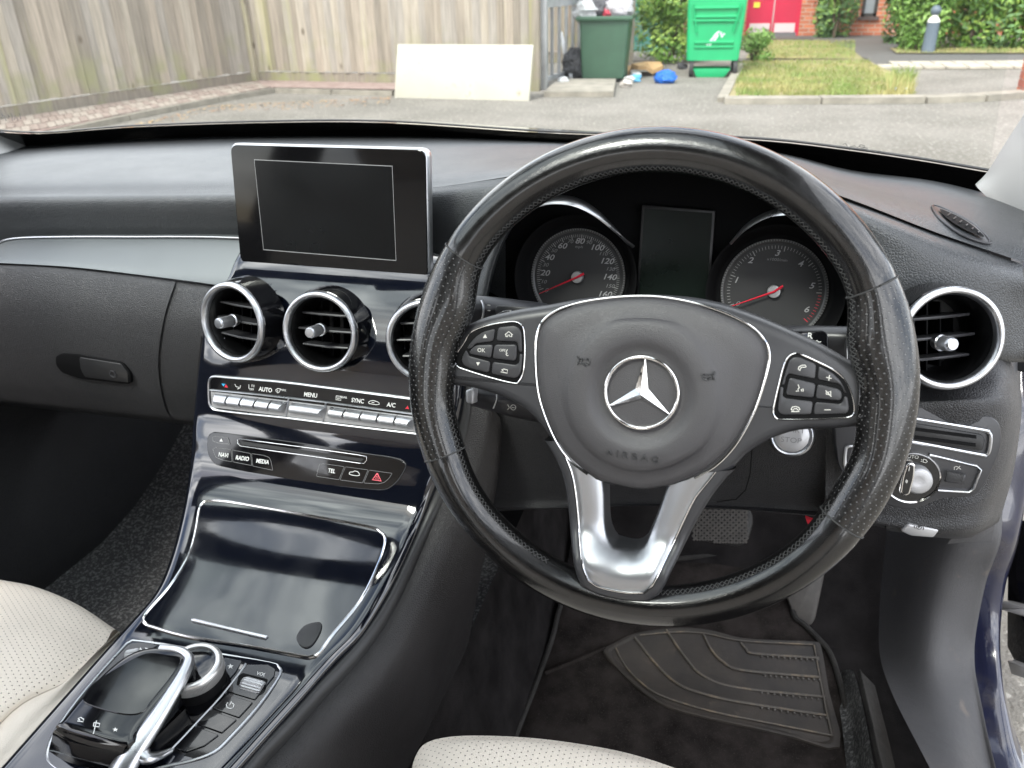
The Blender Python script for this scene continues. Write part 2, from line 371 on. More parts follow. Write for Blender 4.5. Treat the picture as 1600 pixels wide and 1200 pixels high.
M['grip'] = add_perf(worn('perforated_grip_leather'), 'uv', 0.0037, 0.0046, 0.0002, 0.0007, tint=(0.17, 0.17, 0.17))  # pale hole tint paints in the glint on the hole edges
M['creamperf'] = add_perf(mat('cream_perforated_leather', (0.72, 0.65, 0.565), 0.5, spec=0.35, bump=('grain', 520, 0.4, 0.0005), rvar=(20, 0.42, 0.55), var=(9, 0.05)), 'xy', 0.0050, 0.0058, 0.0003, 0.0007, tint=(0.08, 0.06, 0.05))

# ================================================================== STEERING WHEEL
TH = 0.313
WO = Vector((-0.0537, 0.5316, 0.8969))
WP = Pl(WO, (0, -math.cos(TH), math.sin(TH)), (0, 0, 1))
RR, RT = 0.1715, 0.0157
sw = thing('steering_wheel', 'black leather three-spoke steering wheel with worn shiny rim and round silver star emblem', 'steering wheel', WO)
def ang(px, py): u, v = WP.px(px, py); return math.degrees(math.atan2(v, u))
AUL, ALL_ = 149.0, 205.0
AUR, ALR = 30.0, -29.0
def fat(a):      # extra thickness to the inside, in metres
    a = (a + 360) % 360; e = 0
    for c, wd, k in ((163, 11, 0.0125), (17, 11, 0.0125), (181, 10, 0.006), (359, 10, 0.006), (201, 12, 0.004), (338, 12, 0.004)):
        d = (a - c + 180) % 360 - 180; e += k * math.exp(-(d / wd) ** 2)
    return e
def rim_arc(a0, a1, n, mt, name, tuck, label=None):
    mb = MB(); K = 28; vs = []; uv = []; m = n + 1
    for i in range(m):
        t = i / n; a = a0 + (a1 - a0) * t; ar = R_(a)
        e = fat(a); s = 1.0
        if tuck: s = 1 - 0.035 * max(0, 1 - min(t, 1 - t) * n / 1.6)      # leather tucks in at the seams
        d = Vector((math.cos(ar), math.sin(ar)))
        for k in range(K + 1):
            b = 2 * math.pi * k / K; cb, sb = math.cos(b), math.sin(b)
            wdt = RT * s * (1.0 if cb > 0 else 1.0) ; r = RR - e * 0.5 + (wdt + e * 0.5) * cb
            h = RT * 1.03 * s * sb * (1 + 0.07 * math.exp(-((a % 360 - 175) / 30) ** 2))
            vs.append(WP.w(d.x * r, d.y * r, h)); uv.append((math.radians(a) * RR, b * RT))
    fs = [(i * (K + 1) + k, i * (K + 1) + k + 1, (i + 1) * (K + 1) + k + 1, (i + 1) * (K + 1) + k) for i in range(n) for k in range(K)]
    mb.add(vs, fs, uv)
    return obj(name, mb, mt, sw, smooth=80, label=label)
rim_arc(AUR, AUL, 90, M['rim'], 'rim_section', True, 'smooth glossy upper arc of the rim')
rim_arc(ALL_, 360 + ALR, 90, M['rim'], 'rim_section', True, 'smooth worn lower arc of the rim')
rim_arc(AUL, ALL_, 50, M['grip'], 'rim_grip', False, 'perforated leather grip on the left of the rim')
rim_arc(360 + ALR, 360 + AUR, 50, M['grip'], 'rim_grip', False, 'perforated leather grip on the right of the rim')
# seams across the rim
for a in (AUL, ALL_, AUR, ALR):
    mb = MB(); ar = R_(a); d = Vector((math.cos(ar), math.sin(ar))); e = fat(a)
    pts = [WP.w(d.x * (RR - e * .5 + (RT + e * .5) * 1.012 * math.cos(b)), d.y * (RR - e * .5 + (RT + e * .5) * 1.012 * math.cos(b)), RT * 1.045 * math.sin(b)) for b in [2 * math.pi * k / 32 for k in range(32)]]
    tube(mb, pts, 0.0006, 6, True, WP.u * d.x + WP.v * d.y); obj('seam', mb, M['stitch'], sw)
# zigzag stitching round the inner side
mb = MB()
for a0, a1 in ((AUR - 24, AUL + 22), (ALL_ + 5, 247), (278, 360 + ALR), (ALL_ - 12, ALL_ + 5), (328, 334)):
    n = int((a1 - a0) / 1.35)
    for i in range(n):
        a = a0 + (a1 - a0) * i / n; da = (a1 - a0) / n
        for (q0, b0), (q1, b1) in (((0, 2.52), (1.0, 2.52 + 0.30)), ((0, 2.52 + 0.30), (1.0, 2.52))):
            P_ = []
            for k in range(4):
                t = k / 3; aa = R_(a + da * (q0 + (q1 - q0) * t)); b = b0 + (b1 - b0) * t; e = fat(math.degrees(aa))
                r = RR - e * 0.5 + (RT + e * .5 + 0.00035 * math.sin(math.pi * t)) * math.cos(b)
                P_.append(WP.w(math.cos(aa) * r, math.sin(aa) * r, (RT * 1.03 + 0.0004 * math.sin(math.pi * t)) * math.sin(b)))
            sweep(mb, P_, ell(0.00038, 0.0003, 4), WP.n)
obj('stitching', mb, M['stitch'], sw, smooth=0, kind='stuff')

# black frame: side spokes and hub backing
FR = [(672, 600), (674, 570), (690, 545), (712, 520), (745, 500), (800, 486), (850, 478), (915, 467), (1010, 462), (1100, 470), (1170, 490), (1235, 517), (1290, 543), (1345, 575), (1380, 595), (1388, 630),
      (1380, 668), (1350, 670), (1300, 674), (1250, 676), (1205, 690), (1165, 715), (1130, 748), (1050, 765), (950, 762), (893, 738), (868, 705), (845, 672), (820, 645), (790, 627), (755, 614), (720, 606)]
def smooth_px(pts, n=3): return [(v.x, v.y) for v in catmull([(a, b, 0) for a, b in pts], n, True)]
def dome(mb, pl, outl, hc, prof, h0=0.0):
    """skin an outline with nested rings shrinking to a centre; prof = (fraction of the way in, height)"""
    p = pl.poly(outl); m = len(p); c = Vector(hc); vs = []
    for t, h in prof:
        for a in p: q = Vector(a).lerp(c, t); vs.append(pl.w(q.x, q.y, h0 + h))
    fs = [(k * m + i, k * m + (i + 1) % m, (k + 1) * m + (i + 1) % m, (k + 1) * m + i) for k in range(len(prof) - 1) for i in range(m)]
    fs.append(tuple(range((len(prof) - 1) * m, len(prof) * m)))
    mb.add(vs, fs); return mb
mb = MB(); p = WP.poly(smooth_px(FR))
if area(p) < 0: p = p[::-1]
rings = [(p, -0.026), (p, -0.010), (inset(p, 0.0012), -0.0062), (inset(p, 0.003), -0.0035), (inset(p, 0.0055), -0.0020), (inset(p, 0.009), -0.0014)]
vs = []; m_ = len(p)
for q, h in rings: vs += [WP.w(a, b, h) for a, b in q]
fs = [(k * m_ + i, k * m_ + (i + 1) % m_, (k + 1) * m_ + (i + 1) % m_, (k + 1) * m_ + i) for k in range(len(rings) - 1) for i in range(m_)] + [tuple(range(5 * m_, 6 * m_))]
mb.add(vs, fs); obj('spoke_frame', mb, M['satin'], sw, smooth=50)
# V spoke: black edge strip and silver insert
VO = [(869, 690), (880, 708), (894, 743), (901, 787), (905.7, 843), (910, 884), (918.5, 907.5), (938, 919), (978, 927), (1006, 927), (1017.6, 918), (1029, 897), (1048, 857), (1066.7, 817.7), (1085, 780), (1100, 760.5), (1118, 738)]
VI = [(938, 722), (939.5, 751), (941.8, 773), (942.5, 800), (943.5, 825), (947.7, 845.7), (957, 859.7), (978, 865.5), (994, 865.5), (1006, 857), (1013, 842), (1020, 824.7), (1031.7, 794), (1041, 765), (1047, 745)]
VB = [(848, 690), (862, 712), (877, 745), (885, 790), (890, 845), (895, 890), (906, 920), (935, 934), (976, 943), (1012, 944), (1032, 930), (1047, 900), (1066, 862), (1086, 822), (1108, 785), (1130, 755), (1150, 735)]
def resample(pts, n):
    q = catmull([(a, b, 0) for a, b in pts], 6); d = [0]
    for i in range(1, len(q)): d.append(d[-1] + (q[i] - q[i - 1]).length)
    out = []; k = 0
    for i in range(n):
        t = d[-1] * i / (n - 1)
        while k < len(d) - 2 and d[k + 1] < t: k += 1
        out.append(q[k].lerp(q[k + 1], (t - d[k]) / max(d[k + 1] - d[k], 1e-9)))
    return [(v.x, v.y) for v in out]
def resample_keys(pts, keys, n):
    out = []
    for a, b in zip(keys[:-1], keys[1:]): out += resample(pts[a:b + 1], n)[:-1]
    return out + [pts[-1]]
NV = 14
vo = resample_keys(VO, [0, 6, 9, 16], NV); vi = resample_keys(VI, [0, 6, 9, 14], NV); vb = resample_keys(VB, [0, 6, 9, 16], NV)
def strip(mb, rows):
    vs = []; m = len(rows[0][0])
    for pts, h in rows:
        for i, (px_, py_) in enumerate(pts):
            t_ = min(max((-.112 - WP.px(px_, py_)[1]) / .040, 0), 1); up_ = .0175 * t_ * t_ * (3 - 2 * t_); a, b = WP.px(px_, py_, up_)
            vs.append(WP.w(a, b, up_ + (h(i / (m - 1)) if callable(h) else h)))
    fs = [(k * m + i, k * m + i + 1, (k + 1) * m + i + 1, (k + 1) * m + i) for k in range(len(rows) - 1) for i in range(m - 1)]
    return mb.add(vs, fs)
def mixp(a, b, t): return [(p[0] + (q[0] - p[0]) * t, p[1] + (q[1] - p[1]) * t) for p, q in zip(a, b)]
bowl = lambda t: math.exp(-((t - 0.5) / 0.14) ** 2)
mb = MB(); strip(mb, [(vb, -0.030), (vb, -0.006), (mixp(vb, vo, .12), -0.0035), (mixp(vb, vo, .35), -0.0016), (mixp(vb, vo, .85), -0.0016), (vo, -0.003), (vo, -0.012)])
obj('spoke_edge', mb, M['satin'], sw, smooth=45)
mb = MB(); strip(mb, [(vo, -0.008), (vo, -0.0024), (mixp(vo, vi, .06), -0.0016), (mixp(vo, vi, .25), lambda t: -0.0015 - 0.0004 * bowl(t)), (mixp(vo, vi, .5), lambda t: -0.0019 - 0.0012 * bowl(t)), (mixp(vo, vi, .75), lambda t: -0.0030 - 0.0038 * bowl(t)), (mixp(vo, vi, .93), lambda t: -0.0046 - 0.0060 * bowl(t)), (mixp(vo, vi, .98), lambda t: -0.0054 - 0.0068 * bowl(t)), (vi, lambda t: -0.0070 - 0.007 * bowl(t)), (vi, -0.036)])
obj('spoke_insert', mb, M['spokealu'], sw, smooth=50, label='satin silver V-shaped lower spoke')
mb = MB(); strip(mb, [(vo, -0.0014)]); q = list(mb.v); mb = MB(); sweep(mb, q, ell(0.0007, 0.0007, 8), WP.n); obj('spoke_trim', mb, M['chrome'], sw)

# airbag cover
HB = [(1037, 467), (1000, 465), (962, 467), (920, 472.5), (890, 480), (866, 490), (848, 505), (840, 527), (838, 560), (841, 608), (851, 644), (869, 686), (890, 716), (920, 740), (941, 752), (980, 762.5), (1010, 765.5), (1040, 760), (1058, 755), (1085, 743), (1115, 725), (1145, 695), (1169, 656), (1184, 620), (1196, 578), (1199, 551), (1190, 530), (1169, 510), (1130, 491), (1085, 476)]
hb = smooth_px(HB, 4); HC = WP.px(1003, 615)
mb = MB(); p = WP.poly(hb); m = len(p); c = Vector(HC); prof = [(0, -0.010, 0), (0, -0.003, 0), (0.012, 0.0, 0), (0.035, 0.0022, 0), (0.10, 0.0042, 0), (0.2, 0.0056, 0.1)]
rd = [(0.0585, 0.0068), (0.056, 0.0088), (0.052, 0.0102), (0.046, 0.0108), (0.042, 0.0108), (0.0385, 0.0100), (0.0350, 0.0074), (0.0320, 0.0056), (0.0290, 0.0052), (0.018, 0.0056), (0.006, 0.006)]
vs = []
for t, h, k in prof:
    for a in p: q = Vector(a).lerp(c, t); vs.append(WP.w(q.x, q.y, h))
for r, h in rd:
    for a in p:
        q = Vector(a) - c; lim = (Vector(a) - c).length * 0.79; q = c + q.normalized() * min(r, lim * (1 if r > 0.05 else 1)); vs.append(WP.w(q.x, q.y, h))
K = len(prof) + len(rd); fs = [(k * m + i, k * m + (i + 1) % m, (k + 1) * m + (i + 1) % m, (k + 1) * m + i) for k in range(K - 1) for i in range(m)] + [tuple(range((K - 1) * m, K * m))]
mb.add(vs, fs); HS = skin_of(mb); hub = obj('airbag_cover', mb, M['hub'], sw, smooth=60)
mb = MB(); trim(mb, WP, [(918, 741), (890, 719), (868, 688), (850, 646), (840, 608), (836.5, 560), (838.5, 526), (847, 503), (865, 487.5), (889, 477.5), (920, 470), (962, 464.5), (1000, 462.5), (1037, 464.5), (1086, 473.5), (1132, 488.5), (1171, 508), (1193, 529), (1202, 551), (1199, 578), (1187, 621), (1172, 657), (1148, 697), (1118, 728), (1085, 747)], 0.0021, 0.0012, closed=False, sm=4, h=-0.0012)
obj('hub_trim', mb, M['chrome'], sw)
# writing and horn marks moulded in the cover
HPL = WP.off(0.0046)
p_, n_ = on(HS, 988, 713); mb = MB(); text(mb, Pl(p_, n_), 'A I R B A G', 988, 713, 10, (1, 0.155), ht=0.0009, h=-0.0002, wide=1.12); obj('moulded_writing', mb, M['dash2'], hub, smooth=0)
p_, n_ = on(HS, 912, 564); HPL = Pl(p_, n_); mb = MB(); strokes(mb, HPL, [[(902, 556), (905, 563), (902, 570)], [(903, 560), (915, 561), (920, 561)], [(903, 566), (914, 567), (918, 569)], [(910, 561), (909, 568), (914, 571), (920, 569), (922, 564), (918, 561)]], 0.0009, 0.0009); obj('horn_mark', mb, M['dash2'], hub, smooth=0)
p_, n_ = on(HS, 1107, 588); HPL = Pl(p_, n_); mb = MB(); strokes(mb, HPL, [[(1117, 580), (1114, 587), (1117, 595)], [(1116, 584), (1104, 585), (1098, 584)], [(1116, 591), (1105, 590), (1098, 588)], [(1109, 585), (1110, 592), (1104, 594), (1098, 592), (1096, 587), (1101, 584)]], 0.0009, 0.0009); obj('horn_mark', mb, M['dash2'], hub, smooth=0)
# emblem: ring and three-pointed star
EPL = WP.off(0.0058)
EC = EPL.px(1002.5, 613)
e_r = (Vector(EPL.px(942.5, 613)) - Vector(EPL.px(1063, 613))).length / 2
mb = MB(); lathe(mb, EPL, EC[0], EC[1], [(e_r, -0.001), (e_r, 0.0022), (e_r - 0.0006, 0.0034), (e_r - 0.0016, 0.0040), (e_r - 0.0026, 0.0036), (e_r - 0.0034, 0.0022), (e_r - 0.0036, -0.001)], 72); obj('emblem_ring', mb, M['chrome'], sw, smooth=60)
mb = MB()
tips = [(1009, 556.5), (948.5, 634.5), (1048.5, 648)]; val = [(993, 607), (1002, 623), (1013, 607)]   # valleys left-top, bottom, right-top
pc = EPL.px(1001.3, 614.5); vs = [EPL.w(*pc, 0.0052)] + [EPL.w(*EPL.px(*t), 0.0028) for t in tips] + [EPL.w(*EPL.px(*t), 0.0008) for t in val] + [EPL.w(*EPL.px(*t), -0.0008) for t in tips] + [EPL.w(*EPL.px(*t), -0.0008) for t in val]
# tips 1..3 (top,left,right), valleys 4(top-left) 5(bottom) 6(top-right)
fs = [(0, 1, 4), (0, 6, 1), (0, 4, 2), (0, 2, 5), (0, 5, 3), (0, 3, 6)]
lo = {1: 7, 2: 8, 3: 9, 4: 10, 5: 11, 6: 12}
for a, b in ((1, 4), (4, 2), (2, 5), (5, 3), (3, 6), (6, 1)): fs.append((a, b, lo[b], lo[a]))
mb.add(vs, fs); obj('emblem_star', mb, M['chrome'], sw, smooth=0)

# button pods
BP = WP.off(-0.0006)
def pod(name, ring, buttons, marks, label):
    mb = MB(); prism(mb, WP, [tuple(v)[:2] for v in catmull([(a, b, 0) for a, b in WP.poly(ring)], 3, True)], -0.004, -0.0008, 0.0003); pd = obj(name, mb, M['void'], sw, label=label)
    mb = MB(); trim(mb, WP, ring, 0.0013, 0.0010, sm=4, h=-0.0009); obj('pod_trim', mb, M['chrome'], pd)
    for b, h in buttons:
        mb = MB(); prism(mb, WP, rnd(inset(ccw(WP.poly(b)), 0.0002), 0.0022), -0.002, h, 0.0006); obj('button', mb, M['satin'], pd, smooth=50)
    mb = MB()
    for kind, data, h in marks:
        if kind == 's': strokes(mb, WP, data, 0.0006, 0.00012, h)
        elif kind == 'f': fills(mb, WP.off(h), data, 0, 0.00012)
        else: text(mb, WP, *data, ht=0.00012, h=h)
    obj('button_marks', mb, M['print'], pd, smooth=0)
def ccw(p): return p if area(p) > 0 else p[::-1]
ringL = [(711, 562), (714, 552), (725, 536), (732.5, 523), (743, 514.7), (765, 507.6), (786.6, 503.8), (803, 502.7), (812.6, 506), (818, 513.6), (820, 534), (819.7, 561), (817, 584), (811.5, 594.8), (803, 598.6), (765, 589.4), (727, 577.5), (715, 572)]
ringR = [(1208, 644.7), (1210, 631), (1216.7, 602), (1224.7, 571), (1231, 558.7), (1239, 553), (1250, 553), (1276.7, 564.7), (1303, 578), (1318, 591), (1328.7, 610), (1334, 628.7), (1334.7, 643), (1328.7, 650.7), (1310, 653), (1270, 654.7), (1223, 655), (1212.7, 652.7)]
H1, H2 = 0.0004, 0.0011
pod('button_pod', ringL, [
    ([(774, 513), (755, 518), (743, 526), (732, 539), (729, 545), (737, 545), (743, 537), (771, 533.5)], H1),
    ([(778, 511), (803, 508.5), (811, 512), (815, 520), (816, 550), (810.5, 550), (808.5, 536), (805, 534), (775, 533)], H1),
    ([(771, 538), (745, 539), (738, 543), (733, 551), (737, 553.5), (768, 559.5)], H2), ([(773, 538), (805, 538), (808, 541), (807.5, 560), (804, 564), (769.5, 560)], H2),
    ([(728, 546), (722, 558), (721, 563), (724, 570), (732, 575), (764, 583), (766.5, 565), (733, 556), (731, 551)], H1), ([(769.5, 565), (806, 570), (811, 566), (811.5, 553), (817, 553), (815, 579), (811, 588), (804, 591.5), (767.5, 584)], H1)],
    [('f', [[(758, 522), (754.5, 528), (761, 528)], [(744, 566), (750, 566), (746.5, 571.5)]], H1),
     ('s', [[(789, 523), (795, 518), (801, 523)], [(790.5, 522.5), (790.5, 526), (793.5, 526), (793.5, 523.5), (796.5, 523.5), (796.5, 526), (799.5, 526), (799.5, 522.5)],
            [(784, 578), (787, 576.5), (793, 578), (792.5, 583), (782.5, 581)], [(784, 578), (786.5, 579.5)], ], H1),
     ('s', [[(793, 546), (790.5, 550), (792.5, 552), (790.5, 553), (792, 555.5), (794.5, 555.5)]], H2), ('t', ('OK', 752, 547.5, 6, (1, .08)), H2), ('t', ('OFF', 785, 547.5, 4, (1, .08)), H2)], 'left button pod with home and arrow keys')
pod('button_pod', ringR, [
    ([(1221, 601), (1228, 578), (1233, 563), (1240, 557.5), (1250, 558), (1276, 569), (1274, 593), (1233, 584), (1229, 588), (1226, 602)], H1),
    ([(1279, 571), (1302, 583), (1314, 595), (1324, 615), (1318.5, 614), (1314.5, 604), (1310, 600), (1277, 593)], H1),
    ([(1233, 589), (1275, 599), (1271.5, 622), (1227, 617)], H2), ([(1277, 599.5), (1310, 607), (1316, 613), (1315, 623), (1311, 626), (1273.5, 622.5)], H2),
    ([(1219, 604), (1225, 605), (1223.5, 619), (1228, 622), (1271, 627), (1268, 648), (1222, 648.5), (1214.5, 642)], H1), ([(1273.5, 627.5), (1312, 631), (1317, 627), (1318.5, 618.5), (1325, 620), (1327.5, 640), (1323, 646.5), (1270.5, 648)], H1)],
    [('s', [[(1247.5, 577), (1248, 573.5), (1253, 570.5), (1258, 570.5), (1260, 573), (1256, 574), (1253, 573.5), (1250.5, 576), (1250, 579), (1247.5, 577)],
            [(1291, 589.5), (1299.5, 591.5)], [(1296, 586), (1295, 594.5)], [(1236, 640), (1238, 636), (1243, 635), (1248, 636.5), (1250, 640), (1247, 641), (1245, 638.5), (1241, 638.5), (1239.5, 641), (1236, 640)], [(1236.5, 643), (1249, 643)], [(1288, 640.3), (1298, 640.3)]], H1),
     ('s', [[(1247, 601), (1249, 606), (1246.5, 608), (1248, 611), (1243.5, 611)], [(1252, 608), (1252.5, 611.5)], [(1254.5, 607), (1255, 612)], [(1291, 612), (1291, 616), (1294, 616), (1298, 619), (1298, 611), (1294, 613), (1291, 612)], [(1290, 610), (1299, 620)]], H2)], 'right button pod with telephone and volume keys')

# ================================================================== STALKS BEHIND THE WHEEL
def stalk(name, label, cat, pts, radii, mt, y, flat=0.75):
    P_ = [W(a, b, y=y + dy) for a, b, dy in pts]; t = thing(name, label, cat, P_[-1])
    C_ = catmull(P_, 5); n = len(C_); rr = catmull([(r, r * fl, 0) for r, fl in radii], 5)
    mb = MB(); vs = []; K = 20
    for i, p in enumerate(C_):
        d = (C_[min(i + 1, n - 1)] - C_[max(i - 1, 0)]).normalized(); up = Vector((0, -0.35, 1)); sd = d.cross(up).normalized(); u2 = sd.cross(d)
        a, b = rr[i].x, rr[i].y
        for k in range(K):
            q = 2 * math.pi * k / K; c, s_ = math.cos(q), math.sin(q); f = 1 / (abs(c) ** 3.2 + abs(s_) ** 3.2) ** (1 / 3.2)
            vs.append(p + sd * b * c * f + u2 * a * s_ * f)
    fs = [(i * K + k, i * K + (k + 1) % K, (i + 1) * K + (k + 1) % K, (i + 1) * K + k) for i in range(n - 1) for k in range(K)] + [tuple(range(K)), tuple(range((n - 1) * K, n * K))]
    mb.add(vs, fs); obj('lever', mb, mt, t, smooth=50); return t
SP = Pl(W(760, 485, y=0.590), norm_yt(0, 18))
st = stalk('indicator_stalk', 'black indicator stalk behind the left of the wheel, above the spoke, with pale ring', 'stalk', [(690, 480, 0), (722, 482, 0), (750, 485, 0), (790, 490, .01), (850, 498, .03)], [(0.010, .7), (0.0115, .8), (0.012, .8), (0.0125, .8), (0.013, .8)], M['satin'], 0.60)
mb = MB(); trim(mb, SP, [(752, 469), (755, 476), (755.5, 488), (753, 500)], 0.0016, 0.0022, closed=False, sm=3, h=0.0015); obj('ring', mb, M['alu'], st)
mb = MB(); strokes(mb, SP, [[(762, 476.5), (766, 477)], [(762, 485), (766, 485.4)]], 0.0007, 0.0002, 0.0012); obj('mark', mb, M['print'], st, smooth=0)
mb = MB(); prism(mb, SP, rnd(SP.poly([(776, 477), (832, 480), (860, 488), (820, 500), (776, 492)]), 0.003), 0.0, 0.0035, 0.0008); obj('switch_cap', mb, M['plast'], st, smooth=50)
st = thing('paddle_shifter', 'black paddle lever edge above the left spoke of the wheel', 'paddle', W(775, 490, y=.56))
PPl = Pl(W(775, 490, y=0.56), norm_yt(0, 18)); mb = MB(); prism(mb, PPl, rnd(PPl.poly([(755, 505), (772, 493), (788, 485), (800, 484), (804, 488), (800, 500)]), 0.003), -0.002, 0.002, 0.0008); obj('paddle', mb, M['gloss'], st, smooth=50)
st = thing('paddle_shifter', 'black paddle lever edge above the right spoke, in front of the gear markings', 'paddle', W(1285, 550, y=.56))
PPr = Pl(W(1285, 550, y=0.56), norm_yt(0, 18)); mb = MB(); prism(mb, PPr, rnd(PPr.poly([(1268, 530), (1278, 534), (1295, 546), (1315, 562), (1300, 566), (1268, 556)]), 0.003), -0.002, 0.0015, 0.0007); obj('paddle', mb, M['gloss'], st, smooth=50)
CP = Pl(W(780, 625, y=0.575), norm_yt(0, 20))
st = stalk('cruise_stalk', 'short black cruise control stalk with clear grey tip, below the left spoke', 'stalk', [(737, 618, 0), (760, 622, 0), (776, 626, 0), (800, 631, .004), (850, 642, .03)], [(0.0095, .7), (0.0105, .75), (0.0105, .75), (0.0110, .75), (0.011, .75)], M['satin'], 0.585)
mb = MB(); prism(mb, CP, rnd(CP.poly([(732, 608), (743, 605), (746, 612), (744, 630), (733, 627)]), 0.002), -0.004, 0.009, 0.0015); obj('tip', mb, M['silverpl'], st, smooth=50)
mb = MB(); trim(mb, CP, [(776, 616), (776, 624), (771, 638)], 0.0012, 0.0018, closed=False, sm=3, h=0.0072); obj('ring', mb, M['alu'], st)
mb = MB(); strokes(mb, CP, [[(793, 632), (796, 637), (793, 640)]], .0006, .0002, .0085); cc = [(802 + 4 * math.cos(a), 636.5 + 4 * math.sin(a)) for a in [k * .5236 for k in range(13)]]; strokes(mb, CP, [cc, [(800, 636.5), (804, 637)]], .0005, .0002, .0085); obj('mark', mb, M['print'], st, smooth=0)
GP = Pl(W(1290, 535, y=0.60), norm_yt(0, 18))
st = stalk('gear_selector_stalk', 'broad black gear selector stalk marked R and N, behind the right of the wheel', 'stalk', [(1180, 545, .03), (1230, 540, .012), (1270, 538, .004), (1310, 538, 0), (1335, 538, 0), (1350, 538, .002)], [(0.017, .7), (0.0165, .6), (0.0155, .6), (0.0150, .6), (0.0140, .6), (0.009, .6)], M['satin'], 0.61)
mb = MB(); prism(mb, GP, rnd(GP.poly([(1222, 518), (1292, 516), (1294, 560), (1240, 560)]), 0.004), -0.002, 0.0040, 0.0006); obj('display_window', mb, M['gloss'], st)
mb = MB(); text(mb, GP, 'R', 1265.5, 525, 9, (1, .07), h=.0042, bold=.02); text(mb, GP, 'N', 1265, 535.5, 8.5, (1, .07), h=.0042, bold=.02); text(mb, GP, 'D', 1265, 547, 8.5, (1, .07), h=.0042, bold=.02)
fills(mb, GP, [[(1258, 527), (1255.5, 530.5), (1260.5, 530.5)]], .0042, .0044); strokes(mb, GP, [[(1274, 533), (1277, 532), (1279, 534.5), (1283, 534)], [(1281, 541), (1279.5, 547), (1284, 548)]], .0006, .0002, .0042); obj('gear_marks', mb, M['lens'], st, smooth=0)
mb = MB(); trim(mb, GP, [(1327.5, 513), (1324, 525), (1322.5, 540), (1323, 562)], 0.0018, 0.0024, closed=False, sm=3, h=0.0030); obj('ring', mb, M['alu'], st)

# ================================================================== DASHBOARD
dash = thing('dashboard', 'charcoal leather dashboard with silver trim strip, spanning the car below the windscreen', 'dashboard', (-0.405, 0.9, 0.9))
XS = [-60, 120, 300, 480, 660, 800, 900, 1060, 1200, 1330, 1460, 1600]
def rowy(xs, ys, ds): return [W(a, b, y=d) for a, b, d in zip(xs, ys, ds)]
r0y = [234, 222, 215, 213, 214, 218, 223, 230, 236, 266, 283, 318]; r0d = [1.10, 1.18, 1.22, 1.24, 1.24, 1.24, 1.23, 1.20, 1.16, 1.12, 1.06, 0.99]
R0 = rowy(XS, r0y, r0d)
R1 = rowy(XS, [258, 250, 246, 245, 246, 244, 240, 240, 252, 285, 314, 352], [.96, .98, 1.0, 1.0, 1.0, .98, .96, .93, .93, .92, .90, .86])
R15 = rowy(XS, [284, 279, 276, 275, 274, 262, 250, 246, 262, 298, 338, 383], [.86, .865, .87, .87, .87, .84, .80, .78, .78, .79, .79, .77])
R2 = rowy(XS, [304, 302, 300, 297, 294, 275, 258, 253, 270, 312, 362, 410], [.825, .825, .825, .825, .825, .80, .76, .745, .745, .745, .745, .735])
mb = MB(); loft(mb, [R0, R1, R15, R2], 5, 8); obj('top_pad', mb, M['dash'], dash, smooth=80); PAD_ = skin_of(mb)
# left face, down to the silver strip
LX = [-60, 120, 300, 480, 660, 790]
R2l = R2[:5] + [W(790, 278, y=.80)]
mb = MB(); loft(mb, [R2l, rowy(LX, [314, 312, 311, 309, 308, 300], [.812] * 5 + [.785]), rowy(LX, [340, 339, 338, 337, 345, 360], [.815] * 5 + [.775]), rowy(LX, [378, 375, 375, 376, 402, 470], [.835] * 5 + [.78])], 5, 5); obj('front_pad', mb, M['dash'], dash, smooth=80)
# silver inlay
TX1 = [(-60, 402), (-10, 384), (25, 373), (110, 370.5), (200, 370.5), (372, 372), (560, 388), (700, 402), (770, 430)]
TX2 = [(-60, 409), (-10, 410.5), (25, 412), (110, 417), (200, 427), (345, 446), (480, 470), (650, 490), (768, 515)]
mb = MB(); top = [W(a, b, y=.822) for a, b in TX1]; bot = [W(a, b, y=.778) for a, b in TX2]
loft(mb, [[p + Vector((0, .02, 0)) for p in top], top, [p.lerp(q, .5) + Vector((0, -.004, 0)) for p, q in zip(top, bot)], bot, [p + Vector((0, .015, -.001)) for p in bot]], 5, 4); obj('trim_inlay', mb, M['inlay'], dash, smooth=50, label='pale satin metal trim strip running behind the screen')
mb = MB(); tube(mb, [p + Vector((0, -.003, .0012)) for p in catmull(top, 5)], 0.0013, 8); obj('trim_edge', mb, M['alu'], dash)
# glove box and lower pad
SEAM = [276, 273, 256, 247, 258, 276, 276]
def lower(xs, name, mt, off=0, lab=None, end=-1):
    rows = []
    for k, (ya, yb, d) in enumerate(((None, 3, .792), (None, 8, .776), (470, 505, .757), (548, 578, .757), (605, 645, .772), (624, 668, .80), (622, 664, .95))):
        x_ = list(xs); x_[end] = SEAM[k]
        if end == 0: x_[1] = SEAM[k] + 34
        else: x_[-2] = SEAM[k] - 60
        ys = [a + yb for a in ytop(x_)] if ya is None else [ya + (yb - ya) * (x + 60) / 400 for x in x_]
        rows.append(rowy(x_, ys, [d - (off if 0 < k < 5 else 0)] * len(x_)))
    mb = MB(); loft(mb, rows, 5, 5); return obj(name, mb, mt, dash, smooth=80, label=lab)
def ytop(xs):
    out = []
    for x in xs:
        for (a, b), (c, d) in zip(TX2[:-1], TX2[1:]):
            if a <= x <= c: out.append(b + (d - b) * (x - a) / (c - a)); break
    return out
lower([-60, 20, 100, 190, 250], 'glovebox_lid', M['dash2'], 0.0025, end=-1)
lower([249, 285, 330, 380, 450], 'lower_pad', M['dash2'], 0, end=0)
GB = Pl(W(148, 575, y=.7535), norm_yt(0, -1))
